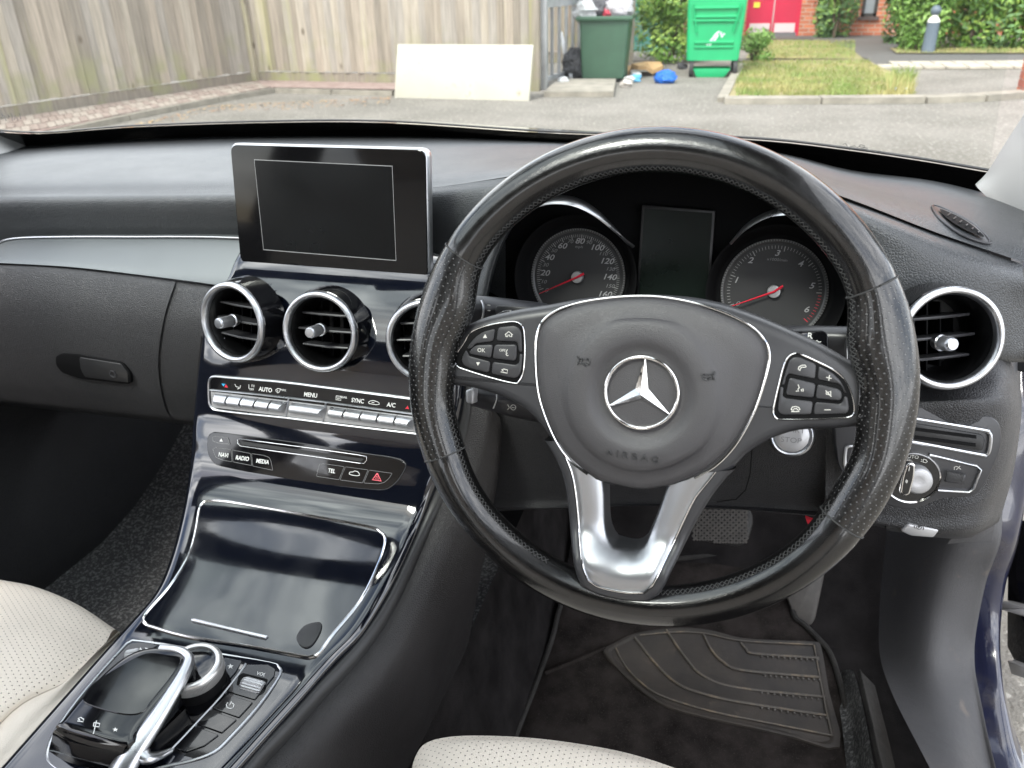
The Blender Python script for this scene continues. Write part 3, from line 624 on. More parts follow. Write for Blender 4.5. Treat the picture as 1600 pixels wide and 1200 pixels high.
mb = MB(); prism(mb, GB, rnd(GB.poly([(88, 556), (98, 552), (120, 553), (192, 566), (204, 582), (206, 599), (190, 599), (125, 591), (98, 582), (88, 570)]), .004), -.003, .0012, .0006); gh = obj('glovebox_handle', mb, M['void'], dash, smooth=50)
mb = MB(); prism(mb, GB, rnd(GB.poly([(126, 557), (190, 567), (202, 582), (203, 597), (135, 588), (128, 575)]), .003), .0008, .0028, .0008); obj('latch', mb, M['plast'], gh, smooth=50)
mb = MB(); c = GB.px(179, 583); lathe(mb, GB, c[0], c[1], [(.0056, .002), (.0052, .0042), (.0035, .0042), (.003, .0028)], 24, cap=True); strokes(mb, GB, [[(179, 579), (179, 587)]], .001, .0008, .003); obj('lock', mb, M['satin'], gh)

# right face round the outer vent
RX = [1230, 1300, 1370, 1460, 1540, 1600]
def r2at(q):
    for i in range(len(XS) - 1):
        if XS[i] <= q <= XS[i + 1]: return R2[i].lerp(R2[i + 1], (q - XS[i]) / (XS[i + 1] - XS[i]))
def rx(a, b): return [a, b] + [1380, 1460, 1540, 1600]
mb = MB(); loft(mb, [[r2at(q) + Vector((0, .003, -.0025)) for q in rx(1225, 1300)], rowy(rx(1262, 1318), [300, 324, 350, 384, 415, 440], [.722, .715, .712, .712, .712, .725]), rowy(rx(1300, 1345), [350, 372, 392, 430, 462, 480], [.715, .71, .705, .700, .705, .73]), rowy(rx(1338, 1365), [430, 450, 470, 500, 515, 520], [.735, .71, .70, .697, .705, .73]), rowy(rx(1350, 1375), [505, 525, 545, 556, 560, 560], [.76, .72, .71, .70, .71, .73]), rowy(rx(1350, 1375), [512, 532, 552, 562, 566, 566], [.77, .74, .73, .72, .73, .76])], 5, 5); vc_, vn_ = Vector((0.1774, .66, .9036)), norm_yt(14, 18); mb.f = [f for f in mb.f if ((mb.v[f[0]] + mb.v[f[2]]) * .5 - vc_ - vn_ * ((mb.v[f[0]] + mb.v[f[2]]) * .5 - vc_).dot(vn_)).length > .0419 * .88]; obj('right_pad', mb, M['dash'], dash, smooth=80)
# defroster slot on the right of the top pad
def decal(pts, h, sm=3): return [on(PAD_, v.x, v.y, h)[0] for v in catmull([(a, b, 0) for a, b in pts], sm, True)]
def patch(pts, h, sm=3): P_ = decal(pts, h, sm); c_ = sum(P_, Vector()) / len(P_); mb = MB(); n = len(P_); mb.add(P_ + [c_.lerp(p, .5) for p in P_] + [c_], [(i, (i + 1) % n, n + (i + 1) % n, n + i) for i in range(n)] + [(n + i, n + (i + 1) % n, 2 * n) for i in range(n)]); return mb
dv = obj('side_defroster', patch([(1456, 324), (1470, 326), (1500, 340), (1526, 356), (1546, 378), (1536, 381), (1500, 368), (1468, 343)], .0012), M['satin'], dash, smooth=50)
tube(mb := MB(), decal([(1456, 324), (1470, 326), (1500, 340), (1526, 356), (1546, 378), (1536, 381), (1500, 368), (1468, 343)], .0010), .0012, 8, True); obj('defroster_rim', mb, M['satin'], dv)
obj('slot_opening', patch([(1467, 331), (1474, 332), (1500, 344), (1522, 359), (1536, 374), (1503, 361), (1476, 343)], .0022), M['void'], dv, smooth=0)
for i in range(6):
    t = (i + .5) / 6; a = (1474 + 54 * t, 332 + 34 * t); mb = MB(); tube(mb, [on(PAD_, a[0] - 1 + 3 * t, a[1] + 7 - 3 * t, .0026)[0], on(PAD_, a[0] + 4, a[1] + 3, .0026)[0]], .0007, 6); obj('slat', mb, M['satin'], dv, smooth=0)
# lower right leather body
LXs = [1290, 1360, 1440, 1520, 1565, 1590]
mb = MB(); loft(mb, [rowy(LXs, [540, 552, 558, 562, 562, 560], [.74, .73, .72, .71, .72, .80]), rowy([1290, 1360, 1440, 1525, 1572, 1594], [575, 580, 590, 588, 586, 586], [.71, .705, .70, .692, .705, .80]), rowy([1290, 1360, 1440, 1527, 1575, 1595], [612, 620, 624, 618, 610, 606], [.68, .672, .668, .665, .69, .80]), rowy([1290, 1360, 1440, 1530, 1580, 1596], [650, 648, 640, 640, 650, 650], [.672, .662, .655, .655, .69, .80]),
                 rowy([1290, 1360, 1440, 1525, 1570, 1585], [740, 745, 750, 750, 740, 730], [.670, .668, .668, .668, .70, .80]), rowy([1290, 1360, 1440, 1515, 1552, 1572], [785, 800, 806, 800, 790, 780], [.665, .66, .66, .665, .70, .80]), rowy([1290, 1370, 1440, 1505, 1538, 1560], [810, 822, 836, 840, 828, 815], [.69, .685, .685, .69, .715, .80]), rowy([1290, 1370, 1440, 1505, 1535, 1555], [806, 818, 832, 836, 824, 812], [.95] * 6)], 5, 5)
obj('lower_right_pad', mb, M['dash2'], dash, smooth=80)
# knee panel under the column
mb = MB(); loft(mb, [rowy([640, 720, 860, 1010, 1150, 1310], [530, 530, 540, 545, 545, 550], [.76, .73, .72, .72, .72, .72]), rowy([650, 712, 860, 1010, 1150, 1310], [620, 625, 635, 650, 650, 650], [.73, .70, .69, .68, .68, .675]), rowy([665, 712, 860, 1010, 1150, 1310], [700, 700, 710, 725, 730, 740], [.74, .71, .70, .69, .69, .68]), rowy([690, 730, 860, 1010, 1150, 1310], [770, 775, 780, 782, 786, 796], [.76, .73, .72, .71, .71, .70]), rowy([700, 740, 860, 1010, 1150, 1310], [800, 800, 795, 790, 796, 810], [.80, .76, .74, .73, .73, .72]), rowy([720, 760, 860, 1010, 1150, 1310], [790, 790, 785, 782, 790, 804], [1.0] * 6)], 5, 5)
obj('knee_panel', mb, M['dash2'], dash, smooth=80)
CPl = Pl(W(1010, 690, y=.62), norm_yt(0, 15))
mb = MB(); prism(mb, CPl, rnd(CPl.poly([(900, 560), (1120, 560), (1150, 690), (1120, 742), (1010, 752), (905, 742), (880, 680)]), .012), -.12, 0, .006); obj('column_shroud', mb, M['plast'], dash, smooth=50)
mb = MB(); strokes(mb, Pl(W(1170, 740, y=.672), norm_yt(0, 5)), [[(1175, 700), (1172, 740), (1165, 765), (1150, 780), (1120, 784)]], .0012, .0006); obj('panel_seam', mb, M['void'], dash)

# ---- headlight and storage panel on the right
RP = Pl(W(1470, 710, y=.650), norm_yt(4, 12))
mb = MB(); prism(mb, RP, rnd(RP.poly([(1304, 660), (1304.7, 690), (1309, 724), (1320, 747), (1350, 775), (1384, 788), (1412, 794.7), (1431, 793.8), (1450, 786), (1469, 778), (1515.6, 775), (1529, 769), (1543.8, 745), (1562.5, 702), (1564, 677.5), (1560.6, 660), (1549, 651), (1515, 645.6), (1469, 640), (1400, 630), (1310, 640)]), .006), -.012, .002, .0012); hp = obj('switch_panel', mb, M['satin'], dash, smooth=50)
mb = MB(); trim(mb, RP, [(1380, 644), (1431, 654), (1534, 671), (1544, 675), (1547.5, 683), (1545, 703), (1540, 710), (1530, 709.5), (1424, 689.7), (1375, 684)], .0035, .0025, sm=3, h=.0025); obj('panel_trim', mb, M['alu'], hp)
mb = MB(); prism(mb, RP, rnd(RP.poly([(1385, 652), (1431, 660), (1532, 677), (1537, 684), (1534, 701), (1528, 703), (1425, 687), (1383, 680)]), .003), .0, .0035, .0008); obj('storage_flap', mb, M['plast'], hp, smooth=50)
for a, b in (((1400, 664.5), (1523, 680.5)), ((1398, 677), (1522, 693))):
    mb = MB(); prism(mb, RP, RP.poly([(a[0], a[1] - 2.6), (b[0], b[1] - 2.6), (b[0], b[1] + 2.6), (a[0], a[1] + 2.6)]), .0034, .0041, 0); obj('slot', mb, M['void'], hp, smooth=0)
c = RP.px(1423, 744.5); rr = (Vector(RP.px(1469.5, 744.5)) - Vector(c)).length
mb = MB(); lathe(mb, RP, c[0], c[1], [(rr, .001), (rr, .0035), (rr - .0008, .0046), (rr - .0018, .0040), (rr - .002, .0025)], 60); obj('dial_ring', mb, M['chrome'], hp)
mb = MB(); lathe(mb, RP, c[0], c[1], [(rr - .0018, .003), (rr * .55, .0032)], 60, cap=True); obj('light_dial', mb, M['gloss'], hp)
mb = MB(); kc = RP.px(1429, 744); lathe(mb, RP, kc[0], kc[1], [(.0120, .003), (.0118, .009), (.0112, .0125), (.0095, .0135), (.004, .0125)], 40, cap=True); kn = obj('light_knob', mb, M['silverpl'], hp, smooth=50)
KP = RP.off(.0115)
mb = MB(); bar = [(1421, 720), (1429, 723), (1427, 745), (1420, 770), (1412, 773), (1404, 768), (1408, 742), (1414, 724)]; prism(mb, KP, rnd(KP.poly(bar), .003), -.008, .004, .0012); obj('knob_bar', mb, M['chrome'], hp, smooth=50)
mb = MB(); prism(mb, KP, rnd(inset(ccw(KP.poly(bar)), .0015), .003), .003, .0048, .0006); obj('knob_bar_face', mb, M['gloss'], hp, smooth=20)
mb = MB(); strokes(mb, KP, [[(1421, 729), (1420, 736)], [(1414.5, 752), (1418.5, 752)], [(1416.5, 749), (1416.5, 755)], [(1415, 750.5), (1418, 753.5)], [(1418, 750.5), (1415, 753.5)]], .0006, .0002, .0049)
text(mb, RP, 'AUTO', 1424, 713.5, 5, (1, .12), h=.0034); strokes(mb, RP, [[(1443, 717), (1447, 718.5), (1449, 721), (1446, 723), (1442, 722), (1443, 717)], [(1439, 718), (1441, 718.6)], [(1438.5, 720.5), (1441, 721)]], .0005, .0002, .0034); obj('dial_marks', mb, M['print'], hp, smooth=0)
mb = MB(); trim(mb, RP, [(1452, 710), (1525, 727.5), (1532, 733.8), (1521, 763), (1513, 768.4), (1465, 765.6)], .0024, .002, closed=False, sm=0, h=.0025); obj('panel_trim', mb, M['alu'], hp)
mb = MB(); prism(mb, RP, RP.poly([(1478, 733.8), (1507, 739), (1503.5, 753.4), (1475, 750.6)]), .001, .0045, .001); dm = obj('dimmer_wheel', mb, M['satin'], hp, smooth=50)
mb = MB(); strokes(mb, RP, [[(1478.5 + 2.3 * k, 735 + .4 * k), (1476 + 2.25 * k, 749.5 + .25 * k)] for k in range(13)], .0004, .0003, .0045); obj('knurl', mb, M['plast'], hp, smooth=0, kind='stuff')
mb = MB(); strokes(mb, RP, [[(1491, 734), (1491, 730), (1494, 728.5), (1497, 730)], [(1494, 733.5), (1497, 731.5), (1500, 728)], [(1499, 731), (1501, 733.5)]], .0005, .0002, .0022); obj('dimmer_mark', mb, M['print'], hp, smooth=0)
mb = MB(); trim(mb, RP, [(1350, 697), (1327, 697), (1321, 702), (1320, 725), (1325, 732), (1345, 735)], .0034, .002, closed=False, sm=2, h=.0025); obj('panel_trim', mb, M['alu'], hp)
# parking brake release
BRP = Pl(W(1430, 820, y=.662), norm_yt(4, 2))
mb = MB(); prism(mb, BRP, rnd(BRP.poly([(1382.5, 822), (1405, 805), (1420, 803), (1469, 810), (1484, 820), (1482, 828), (1469, 834), (1440, 836), (1384, 828)]), .004), -.006, .0015, .0008); pb = obj('brake_release_recess', mb, M['plast'], dash, smooth=50)
mb = MB(); prism(mb, BRP, rnd(BRP.poly([(1404, 823), (1416, 811.5), (1465, 821), (1455.6, 833.5), (1420, 830.5)]), .0025), .0, .0075, .0015); obj('brake_release', mb, M['silverpl'], pb, smooth=50)
mb = MB(); cc = [(1436 + 4 * math.cos(a), 824 + 3 * math.sin(a)) for a in [k * .5236 for k in range(13)]]; strokes(mb, BRP, [cc, [(1430, 820.5), (1428.5, 823), (1430, 826)], [(1442, 822.5), (1443.5, 825), (1442, 828)]], .0005, .0002, .0076); text(mb, BRP, 'P', 1436, 824, 4, (1, .12), h=.0076); obj('brake_mark', mb, M['plast'], pb, smooth=0)
# start stop button
SB = Pl(W(1237, 684, y=.652), norm_yt(0, 18)); c = SB.px(1237, 680); rr = (Vector(SB.px(1272, 680)) - Vector(c)).length
mb = MB(); lathe(mb, SB, c[0], c[1], [(rr + .001, -.03), (rr + .001, .0), (rr, .003), (rr - .0016, .0038), (rr - .003, .003), (rr - .0034, .001)], 56); sb = obj('start_button_ring', mb, M['alu'], dash, smooth=50)
mb = MB(); lathe(mb, SB, c[0], c[1], [(rr - .0036, -.004), (rr - .0036, .0022), (rr - .0044, .003), (rr * .3, .0026)], 56, cap=True); obj('start_button', mb, M['silverpl'], sb, smooth=50)
mb = MB(); text(mb, SB, 'STOP', 1236, 688, 8, (1, .1), h=.0028, wide=1.1); text(mb, SB, 'START', 1238, 672, 8, (1, .1), h=.0028, wide=1.1); obj('start_button_writing', mb, M['grey_print'], sb, smooth=0)

# ---- vents
M['barrel'] = mat('vent_black', (0.002, 0.002, 0.0022), 0.3, spec=0.3)
def vent(parent, c, r, yaw, tilt, dep, knob=(0, 0), vyaw=0, roll=0, kz=0.018):
    pl = Pl(c, norm_yt(yaw, tilt))
    mb = MB(); lathe(mb, pl, 0, 0, [(r * 1.09, -dep), (r * 1.065, -dep * .5), (r * 1.035, -.008), (r * 1.02, -.004), (r * .97, -.003)], 64); v = obj('air_vent', mb, M['gloss'], parent, smooth=20)
    mb = MB(); lathe(mb, pl, 0, 0, [(r * 1.0, -.006), (r * 1.005, -.002), (r * .985, .0012), (r * .94, .0026), (r * .89, .0018), (r * .855, -.001), (r * .84, -.005)], 72); obj('vent_ring', mb, M['alu'], v, smooth=70)
    mb = MB(); lathe(mb, pl, 0, 0, [(r * .85, -.004), (r * .83, -.007), (r * .80, -.0085), (r * .79, -.011), (r * .76, -.013), (r * .75, -.05)], 64); lathe(mb, pl, 0, 0, [(r * .8, -.05), (r * .1, -.05)], 32, cap=True); obj('vent_barrel', mb, M['barrel'], v, smooth=50)
    inner = Pl(pl.o, norm_yt(yaw + vyaw, tilt))
    for k in (-1, 0, 1):
        mb = MB(); y0 = k * r * .40; hw = math.sqrt(max((r * .74) ** 2 - y0 * y0, 0)); n = 10; vs = []
        pr = [(-.012, -.0009), (-.0105, -.0011), (-.0105, .0011), (-.012, .0009)]
        pr = [(-.0125, .0), (-.0132, .0011), (-.035, .0006), (-.035, -.0006), (-.0132, -.0011)]
        for i in range(n + 1):
            u = -hw + 2 * hw * i / n; bow = .0025 * (1 - (u / hw) ** 2)
            vs += [inner.w(u, y0 + b, a + bow) for a, b in pr]
        m = len(pr); mb.add(vs, [(i * m + q, i * m + (q + 1) % m, (i + 1) * m + (q + 1) % m, (i + 1) * m + q) for i in range(n) for q in range(m)] + [tuple(range(m)), tuple(range(n * m, n * m + m))])
        obj('vane', mb, M['satin'], v, smooth=30)
    for k in range(-2, 3):
        mb = MB(); x0 = k * r * .30; hh = math.sqrt(max((r * .72) ** 2 - x0 * x0, 0)); prism(mb, inner, [(x0 - .0006, -hh), (x0 + .0006, -hh), (x0 + .0006, hh), (x0 - .0006, hh)], -.045, -.030, 0); obj('rear_vane', mb, M['void'], v, smooth=0)
    kx, ky = knob; mb = MB(); lathe(mb, inner, kx, ky, [(.0056, -.010), (.0066, -.006), (.0068, -.003), (.0058, -.002), (.0056, kz - .003), (.0052, kz - .0008), (.0044, kz), (.001, kz + .0002)], 32, cap=True); kb = obj('vent_knob', mb, M['alu'], v, smooth=35)
    mb = MB()
    for i in range(36):
        a = i * math.pi / 18; sweep(mb, [inner.w(kx + .0057 * math.cos(a), ky + .0057 * math.sin(a), h) for h in (-.0015, kz - .003)], ell(.0002, .0002, 4), inner.u * math.cos(a) + inner.v * math.sin(a))
    strokes(mb, inner, [], 0); obj('knob_knurl', mb, M['silverpl'], v, smooth=0, kind='stuff')
    return v
vent(dash, Vector((0.1774, .66, .9036)), .0419, 14, 18, .06, knob=(-.0065, -.003), vyaw=12, kz=.010)

# ---- instrument cluster inside its hood
HA = [(752, 520), (757, 460), (776, 390), (808, 334), (858, 292), (930, 268), (1030, 258), (1130, 264), (1220, 292), (1290, 345), (1335, 420), (1356, 500), (1358, 560)]
hc_ = (1055, 430)
def harow(sc, y, dy=0): return [W(hc_[0] + (a - hc_[0]) * sc, hc_[1] + (b - hc_[1]) * sc + dy, y=y) for a, b in HA]
mb = MB(); loft(mb, [harow(1.10, .80), harow(1.075, .745, -2), harow(1.05, .712, -2), harow(1.02, .700, -1), harow(.995, .702), harow(.985, .712), harow(.975, .80, 0), harow(.97, .86)], 5, 4); obj('cluster_hood', mb, M['dash'], dash, smooth=80)
clu = thing('instrument_cluster', 'unlit instrument cluster with speedometer, blank central display and rev counter, seen through the wheel', 'instrument cluster', (-0.055, .80, .88))
IP = Pl(Vector((-0.156, .79, .8880)), norm_yt(0, 15)); 
mb = MB(); prism(mb, IP, rnd(IP.poly([(740, 560), (750, 420), (800, 310), (900, 262), (1060, 250), (1220, 280), (1330, 380), (1360, 480), (1360, 600), (900, 600)], -.012), .02), -.04, -.012, .002); obj('backplate', mb, M['void'], clu)
def gauge(name, label, cpx, rx, marks, minor, needle_to, unit, upos, redfrom=None):
    g = None; c = IP.px(*cpx); R = (Vector(IP.px(cpx[0] + rx, cpx[1])) - Vector(c)).length
    mb = MB(); lathe(mb, IP, c[0], c[1], [(R * .93, -.006), (R * .2, -.006)], 72, cap=True); g = obj(name, mb, M['dial'], clu, label=label)
    mb = MB(); lathe(mb, IP, c[0], c[1], [(R * 1.28, .012), (R * 1.22, .0105), (R * 1.12, -.002), (R * 1.03, -.006), (R * 1.0, -.006)], 72); obj('gauge_tube', mb, M['void'], g, smooth=60)
    mb = MB(); lathe(mb, IP, c[0], c[1], [(R * 1.005, -.007), (R * 1.0, -.0045), (R * .965, -.0045), (R * .93, -.006)], 72); obj('bezel', mb, M['silverpl'] if False else M['bez'], g, smooth=60)
    mb = MB()
    for i in range(120):
        a = i * math.pi / 60; sweep(mb, [IP.w(c[0] + R * q * math.cos(a), c[1] + R * q * math.sin(a), -.0043) for q in (.967, .999)], ell(.00035, .0003, 4), IP.n)
    obj('bezel_ridges', mb, M['grey_print'], g, smooth=0, kind='stuff')
    def pa(t): return R_(a_start + (a_end - a_start) * t)
    a_start, a_end = marks['a']
    for redpass in (False, True):
        mb = MB(); n = minor[0]
        for i in range(n + 1):
            t = i / n; isr = redfrom is not None and t >= redfrom
            if isr != redpass: continue
            a = pa(t); big = i % minor[1] == 0; q0, q1 = (.78 if big else .82), .88
            strokes_uv(mb, IP, [(c[0] + R * q0 * math.cos(a), c[1] + R * q0 * math.sin(a)), (c[0] + R * q1 * math.cos(a), c[1] + R * q1 * math.sin(a))], .0008 if big else .00045, -.0059)
        if mb.v: obj('tick_marks', mb, M['red'] if redpass else M['tick'], g, smooth=0, kind='stuff')
    for s, px_, py_, h in marks['n']:
        mb = MB(); text(mb, IP, s, px_, py_, h, (1, .075), shear=.28, h=-.0059, wide=1.18, bold=0.012 if h > 8 else 0); obj('numeral', mb, M['num'] if h > 8 else M['num2'], g, smooth=0)
    mb = MB(); text(mb, IP, unit, upos[0], upos[1], 4.2, (1, .075), shear=.2, h=-.0059, wide=1.2); obj('unit_writing', mb, M['grey_print'], g, smooth=0)
    mb = MB(); lathe(mb, IP, c[0], c[1], [(R * .125, -.006), (R * .125, -.002), (R * .115, -.001), (R * .09, -.0008)], 40, cap=True); obj('needle_hub', mb, M['silverpl'], g, smooth=40)
    tip, tail = IP.px(*needle_to[0], .0), IP.px(*needle_to[1], .0); T, Q = Vector(tip), Vector(tail); d = (T - Q).normalized(); s_ = Vector((-d.y, d.x))
    mb = MB(); vs = []
    for p, wd in ((T, .0004), (Vector(IP.px(*cpx, 0)), .0011), (Q, .0013)):
        vs += [IP.w(*(p - s_ * wd), .0), IP.w(*(p + s_ * wd), .0), IP.w(*p, .0012)]
    mb.add(vs, [(0, 1, 2), (6, 8, 7), (0, 2, 5, 3), (3, 5, 8, 6), (1, 4, 5, 2), (4, 7, 8, 5), (0, 3, 4, 1), (3, 6, 7, 4)]); obj('needle', mb, M['needle'], g, smooth=0)
    return g
def strokes_uv(mb, pl, pts, wd, h, ht=.0001): sweep(mb, [pl.w(a, b, h) for a, b in pts], [(-wd / 2, 0), (wd / 2, 0), (wd / 2, ht), (-wd / 2, ht)], pl.n)
M['bez'] = mat('gauge_bezel', (0.09, 0.09, 0.09), 0.4, metal=.6); M['tick'] = mat('tick_print', (0.30, 0.30, 0.29), 0.5); M['num'] = mat('numeral_print', (0.36, 0.36, 0.36), 0.5); M['num2'] = mat('numeral_print_small', (0.22, 0.22, 0.22), 0.5)
Z = lambda x, y: (810 + x / 8.57, 340 + y / 8.57)
sp = [('0', *Z(372, 975), 7), ('10', *Z(335, 860), 5.6), ('20', *Z(352, 743), 8.6), ('30', *Z(360, 633), 5.6), ('40', *Z(412, 533), 8.6), ('50', *Z(475, 443), 5.6), ('60', *Z(583, 380), 8.6), ('70', *Z(692, 320), 5.6), ('80', *Z(818, 316), 8.6), ('90', *Z(942, 333), 5.6), ('100', *Z(1048, 403), 8.6), ('110', *Z(1133, 485), 5.6), ('120', *Z(1180, 585), 8.6), ('130', *Z(1228, 690), 5.6), ('140', *Z(1215, 798), 8.6), ('150', *Z(1222, 917), 5.6), ('160', *Z(1150, 1028), 8.6)]
gauge('speedometer', 'left dial, speedometer numbered 0 to 160', (901, 433.5), 75, dict(a=(202, -26), n=sp), (80, 5), [(842.5, 459), (912.5, 427.5)], 'mph', Z(810, 392))
Y = lambda x, y: (1110 + x / 7.06, 340 + y / 7.06)
tp = [('0', *Y(296, 952), 7.5), ('1', *Y(280, 690), 9), ('2', *Y(440, 473), 9), ('3', *Y(735, 393), 9), ('4', *Y(990, 510), 9), ('5', *Y(1115, 753), 9), ('6', *Y(1057, 1015), 9)]
gauge('rev_counter', 'right dial, rev counter numbered 0 to 6 with red arc', (1209.3, 456), 86.5, dict(a=(203, -38), n=tp), (60, 10), [(1139, 480), (1223.5, 447)], 'x1000/min', Y(735, 465), redfrom=.835)
DS = Pl(IP.o + IP.n * .002, IP.n)
mb = MB(); prism(mb, DS, rnd(DS.poly([(1003, 320), (1118, 329), (1106, 500), (992, 500)]), .002), -.014, .0, .0008); cs = obj('display_frame', mb, M['plast'], clu, smooth=40)
mb = MB(); prism(mb, DS, DS.poly([(1007, 326), (1113, 333), (1102, 498), (996, 498)]), -.001, .0004, 0); obj('display_glass', mb, M['gscreen'], clu, smooth=0, label='blank dark green-grey central display')
# silver brows over the dials
mb = MB(); P_ = catmull([W(a, b, y=d) for a, b, d in ((812, 332, .715), (840, 318, .715), (868, 312, .718), (900, 316, .722), (930, 332, .73), (955, 354, .74), (975, 374, .75), (990, 386, .765))], 6); sweep(mb, P_, lambda t: ell(.0006 + .0048 * math.sin(math.pi * min(t * 1.1 + .1, 1)) ** .8, .0016, 8), Vector((0, -.6, .8))); obj('dial_brow', mb, M['alu'], clu)
mb = MB(); P_ = catmull([W(a, b, y=d) for a, b, d in ((1142, 380, .765), (1160, 360, .75), (1180, 345, .74), (1203, 334, .73), (1225, 331, .722), (1250, 332, .718), (1285, 350, .715))], 6); sweep(mb, P_, lambda t: ell(.0006 + .0040 * math.sin(math.pi * min(t * .9 + .05, 1)) ** .8, .0014, 8), Vector((0, -.6, .8))); obj('dial_brow', mb, M['alu'], clu)
mb = MB(); P_ = catmull([W(a, b, y=d) for a, b, d in ((1352, 470, .71), (1340, 495, .715), (1325, 515, .72), (1310, 530, .73))], 6); tube(mb, P_, .0022, 8); obj('dial_brow', mb, M['alu'], clu)

# ================================================================== CENTRAL SCREEN
SO = Vector((-.42, .754, .955)); SPn = Pl(SO, norm_yt(0, 9))
scr = thing('central_display_screen', 'free-standing tablet-like screen, switched off, silver rim, in the middle of the dashboard', 'screen', SO)
OUT = [(357, 229), (365, 224), (520, 224), (645, 231.5), (660, 236), (667, 250), (670, 330), (671, 415), (664, 430), (650, 434.5), (500, 421), (396, 413.5), (380, 406), (370, 380), (362, 310)]
mb = MB(); po = [tuple(v)[:2] for v in catmull([(a, b, 0) for a, b in rnd(SPn.poly([(357.5, 223), (668, 231), (671.5, 437), (374.5, 413)]), .010, 8)], 1, True)]
prism(mb, SPn, po, -.011, .0, .0035); obj('screen_rim', mb, M['alu'], scr, smooth=60)
mb = MB(); prism(mb, SPn, rnd(inset(ccw(SPn.poly([(357.5, 223), (668, 231), (671.5, 437), (374.5, 413)])), .0020), .009, 8), -.002, .0010, .0008); obj('screen_bezel', mb, M['bezelg'], scr, smooth=20)
sq = SPn.poly([(397.5, 249.5), (613, 259.6), (619, 407), (412, 390)], .001)
mb = MB(); prism(mb, SPn, sq, .0005, .0012, 0); obj('screen_glass', mb, M['screen'], scr, smooth=0)
mb = MB(); sweep(mb, [SPn.w(a, b, .0012) for a, b in sq], [(-.0005, 0), (.0005, 0), (.0005, .0002), (-.0005, .0002)], SPn.n, True); obj('screen_edge_line', mb, M['grey_print'], scr, smooth=0)
mb = MB(); prism(mb, SPn, rnd(inset(ccw(po), .012), .006), -.020, -.010, .004); obj('screen_back', mb, M['plast'], scr)
mb = MB(); prism(mb, SPn, rnd([(-.06, -.075), (.06, -.075), (.05, -.03), (-.05, -.03)], .006), -.04, -.012, .003); obj('stand', mb, M['plast'], scr)

# ================================================================== CENTRE CONSOLE
XC = -0.405
con = thing('centre_console', 'glossy blue-black centre console with silver trims, between passenger seat and steering wheel', 'centre console', (XC, .5, .6))
PRF = [(.81, .912), (.757, .902), (.716, .870), (.689, .838), (.674, .808), (.663, .775), (.6555, .745), (.6410, .719), (.6270, .695), (.610, .678), (.585, .6645), (.54, .6480), (.50, .634), (.455, .620), (.42, .614), (.35, .609), (.2, .604), (.0, .600)]
prf = [(v.x, v.y) for v in catmull([(a, b, 0) for a, b in PRF], 8)]
def S(px, py):
    """hit of the viewing ray with the console skin; returns point, normal, position along the profile"""
    r = ray(px, py); best = None
    for i in range(len(prf) - 1):
        (y0, z0), (y1, z1) = prf[i], prf[i + 1]; ty, tz = y1 - y0, z1 - z0; ny, nz = -(-tz), -ty     # normal of the strip
        n = Vector((0, tz, -ty)).normalized()
        if n.z < 0: n = -n
        den = r.dot(n)
        if abs(den) < 1e-6: continue
        t = (Vector((0, y0, z0)) - EYE).dot(n) / den; p = EYE + r * t
        s = ((p.y - y0) * ty + (p.z - z0) * tz) / (ty * ty + tz * tz)
        if -1e-3 <= s <= 1 + 1e-3 and (best is None or t < best[0]): best = (t, p, n, i + s)
    return best[1], best[2], best[3]
def Y_(s): i = min(int(s), len(prf) - 2); f = s - i; return (prf[i][0] + (prf[i + 1][0] - prf[i][0]) * f, prf[i][1] + (prf[i + 1][1] - prf[i][1]) * f)
def sn(s):
    i = min(int(s), len(prf) - 2); n = Vector((0, prf[i + 1][1] - prf[i][1], -(prf[i + 1][0] - prf[i][0]))).normalized()
    return n if n.z > 0 else -n
def SPL(px, py):
    p, n, s = S(px, py); n = (sn(max(s - 2, 0)) + sn(s) + sn(min(s + 2, len(prf) - 2))).normalized(); return Pl(p, n)
def interp(tab, s):
    if s <= tab[0][0]: return tab[0][1]
    for (a, b), (c, d) in zip(tab[:-1], tab[1:]):
        if a <= s <= c: return b + (d - b) * (s - a) / max(c - a, 1e-9)
    return tab[-1][1]
def edge(pxs, smooth=4):
    t = []
    for v in catmull([(a, b, 0) for a, b in pxs], smooth):
        p, n, s = S(v.x, v.y); t.append((s, p.x))
    t.sort(); return t
eL = edge([(352, 432), (330, 462), (316, 500), (308, 550), (302, 600), (297, 650), (294, 700), (289, 750), (280, 800), (264, 862), (240, 920), (200, 968), (150, 1022), (80, 1100), (10, 1178), (-50, 1245)])
eR = edge([(735, 470), (728, 540), (722, 620), (708, 690), (690, 735), (672, 775), (652, 820), (625, 880), (596, 935), (560, 990), (520, 1030), (470, 1085), (420, 1140), (366, 1200), (320, 1250)])
S0, S1 = 6.0, len(prf) - 2
NS = 110; NX = 26
mb = MB(); vs = []; uvs = []; sides = [0.0] + [i / NX for i in range(NX + 1)] + [1.0]
def profrow(s, extra=0.0):
    y, z = Y_(s); n = sn(s); xl, xr = interp(eL, s), interp(eR, s); row = []
    E_ = 6; D = .010
    for k in range(E_, 0, -1):      # rounded edge, left
        a = math.pi / 2 * k / E_; row.append((xl + D - D * math.sin(a), -D * .9 * (1 - math.cos(a))))
    for i in range(NX + 1): row.append((xl + D + (xr - xl - 2 * D) * i / NX, 0))
    for k in range(1, E_ + 1):
        a = math.pi / 2 * k / E_; row.append((xr - D + D * math.sin(a), -D * .9 * (1 - math.cos(a))))
    t = Vector((0, 0, 1)) if False else n
    return [Vector((x, y, z)) + t * h for x, h in row]
rows = [profrow(S0 + (S1 - S0) * i / NS) for i in range(NS + 1)]; m = len(rows[0])
for r in rows: vs += r
KV = .978
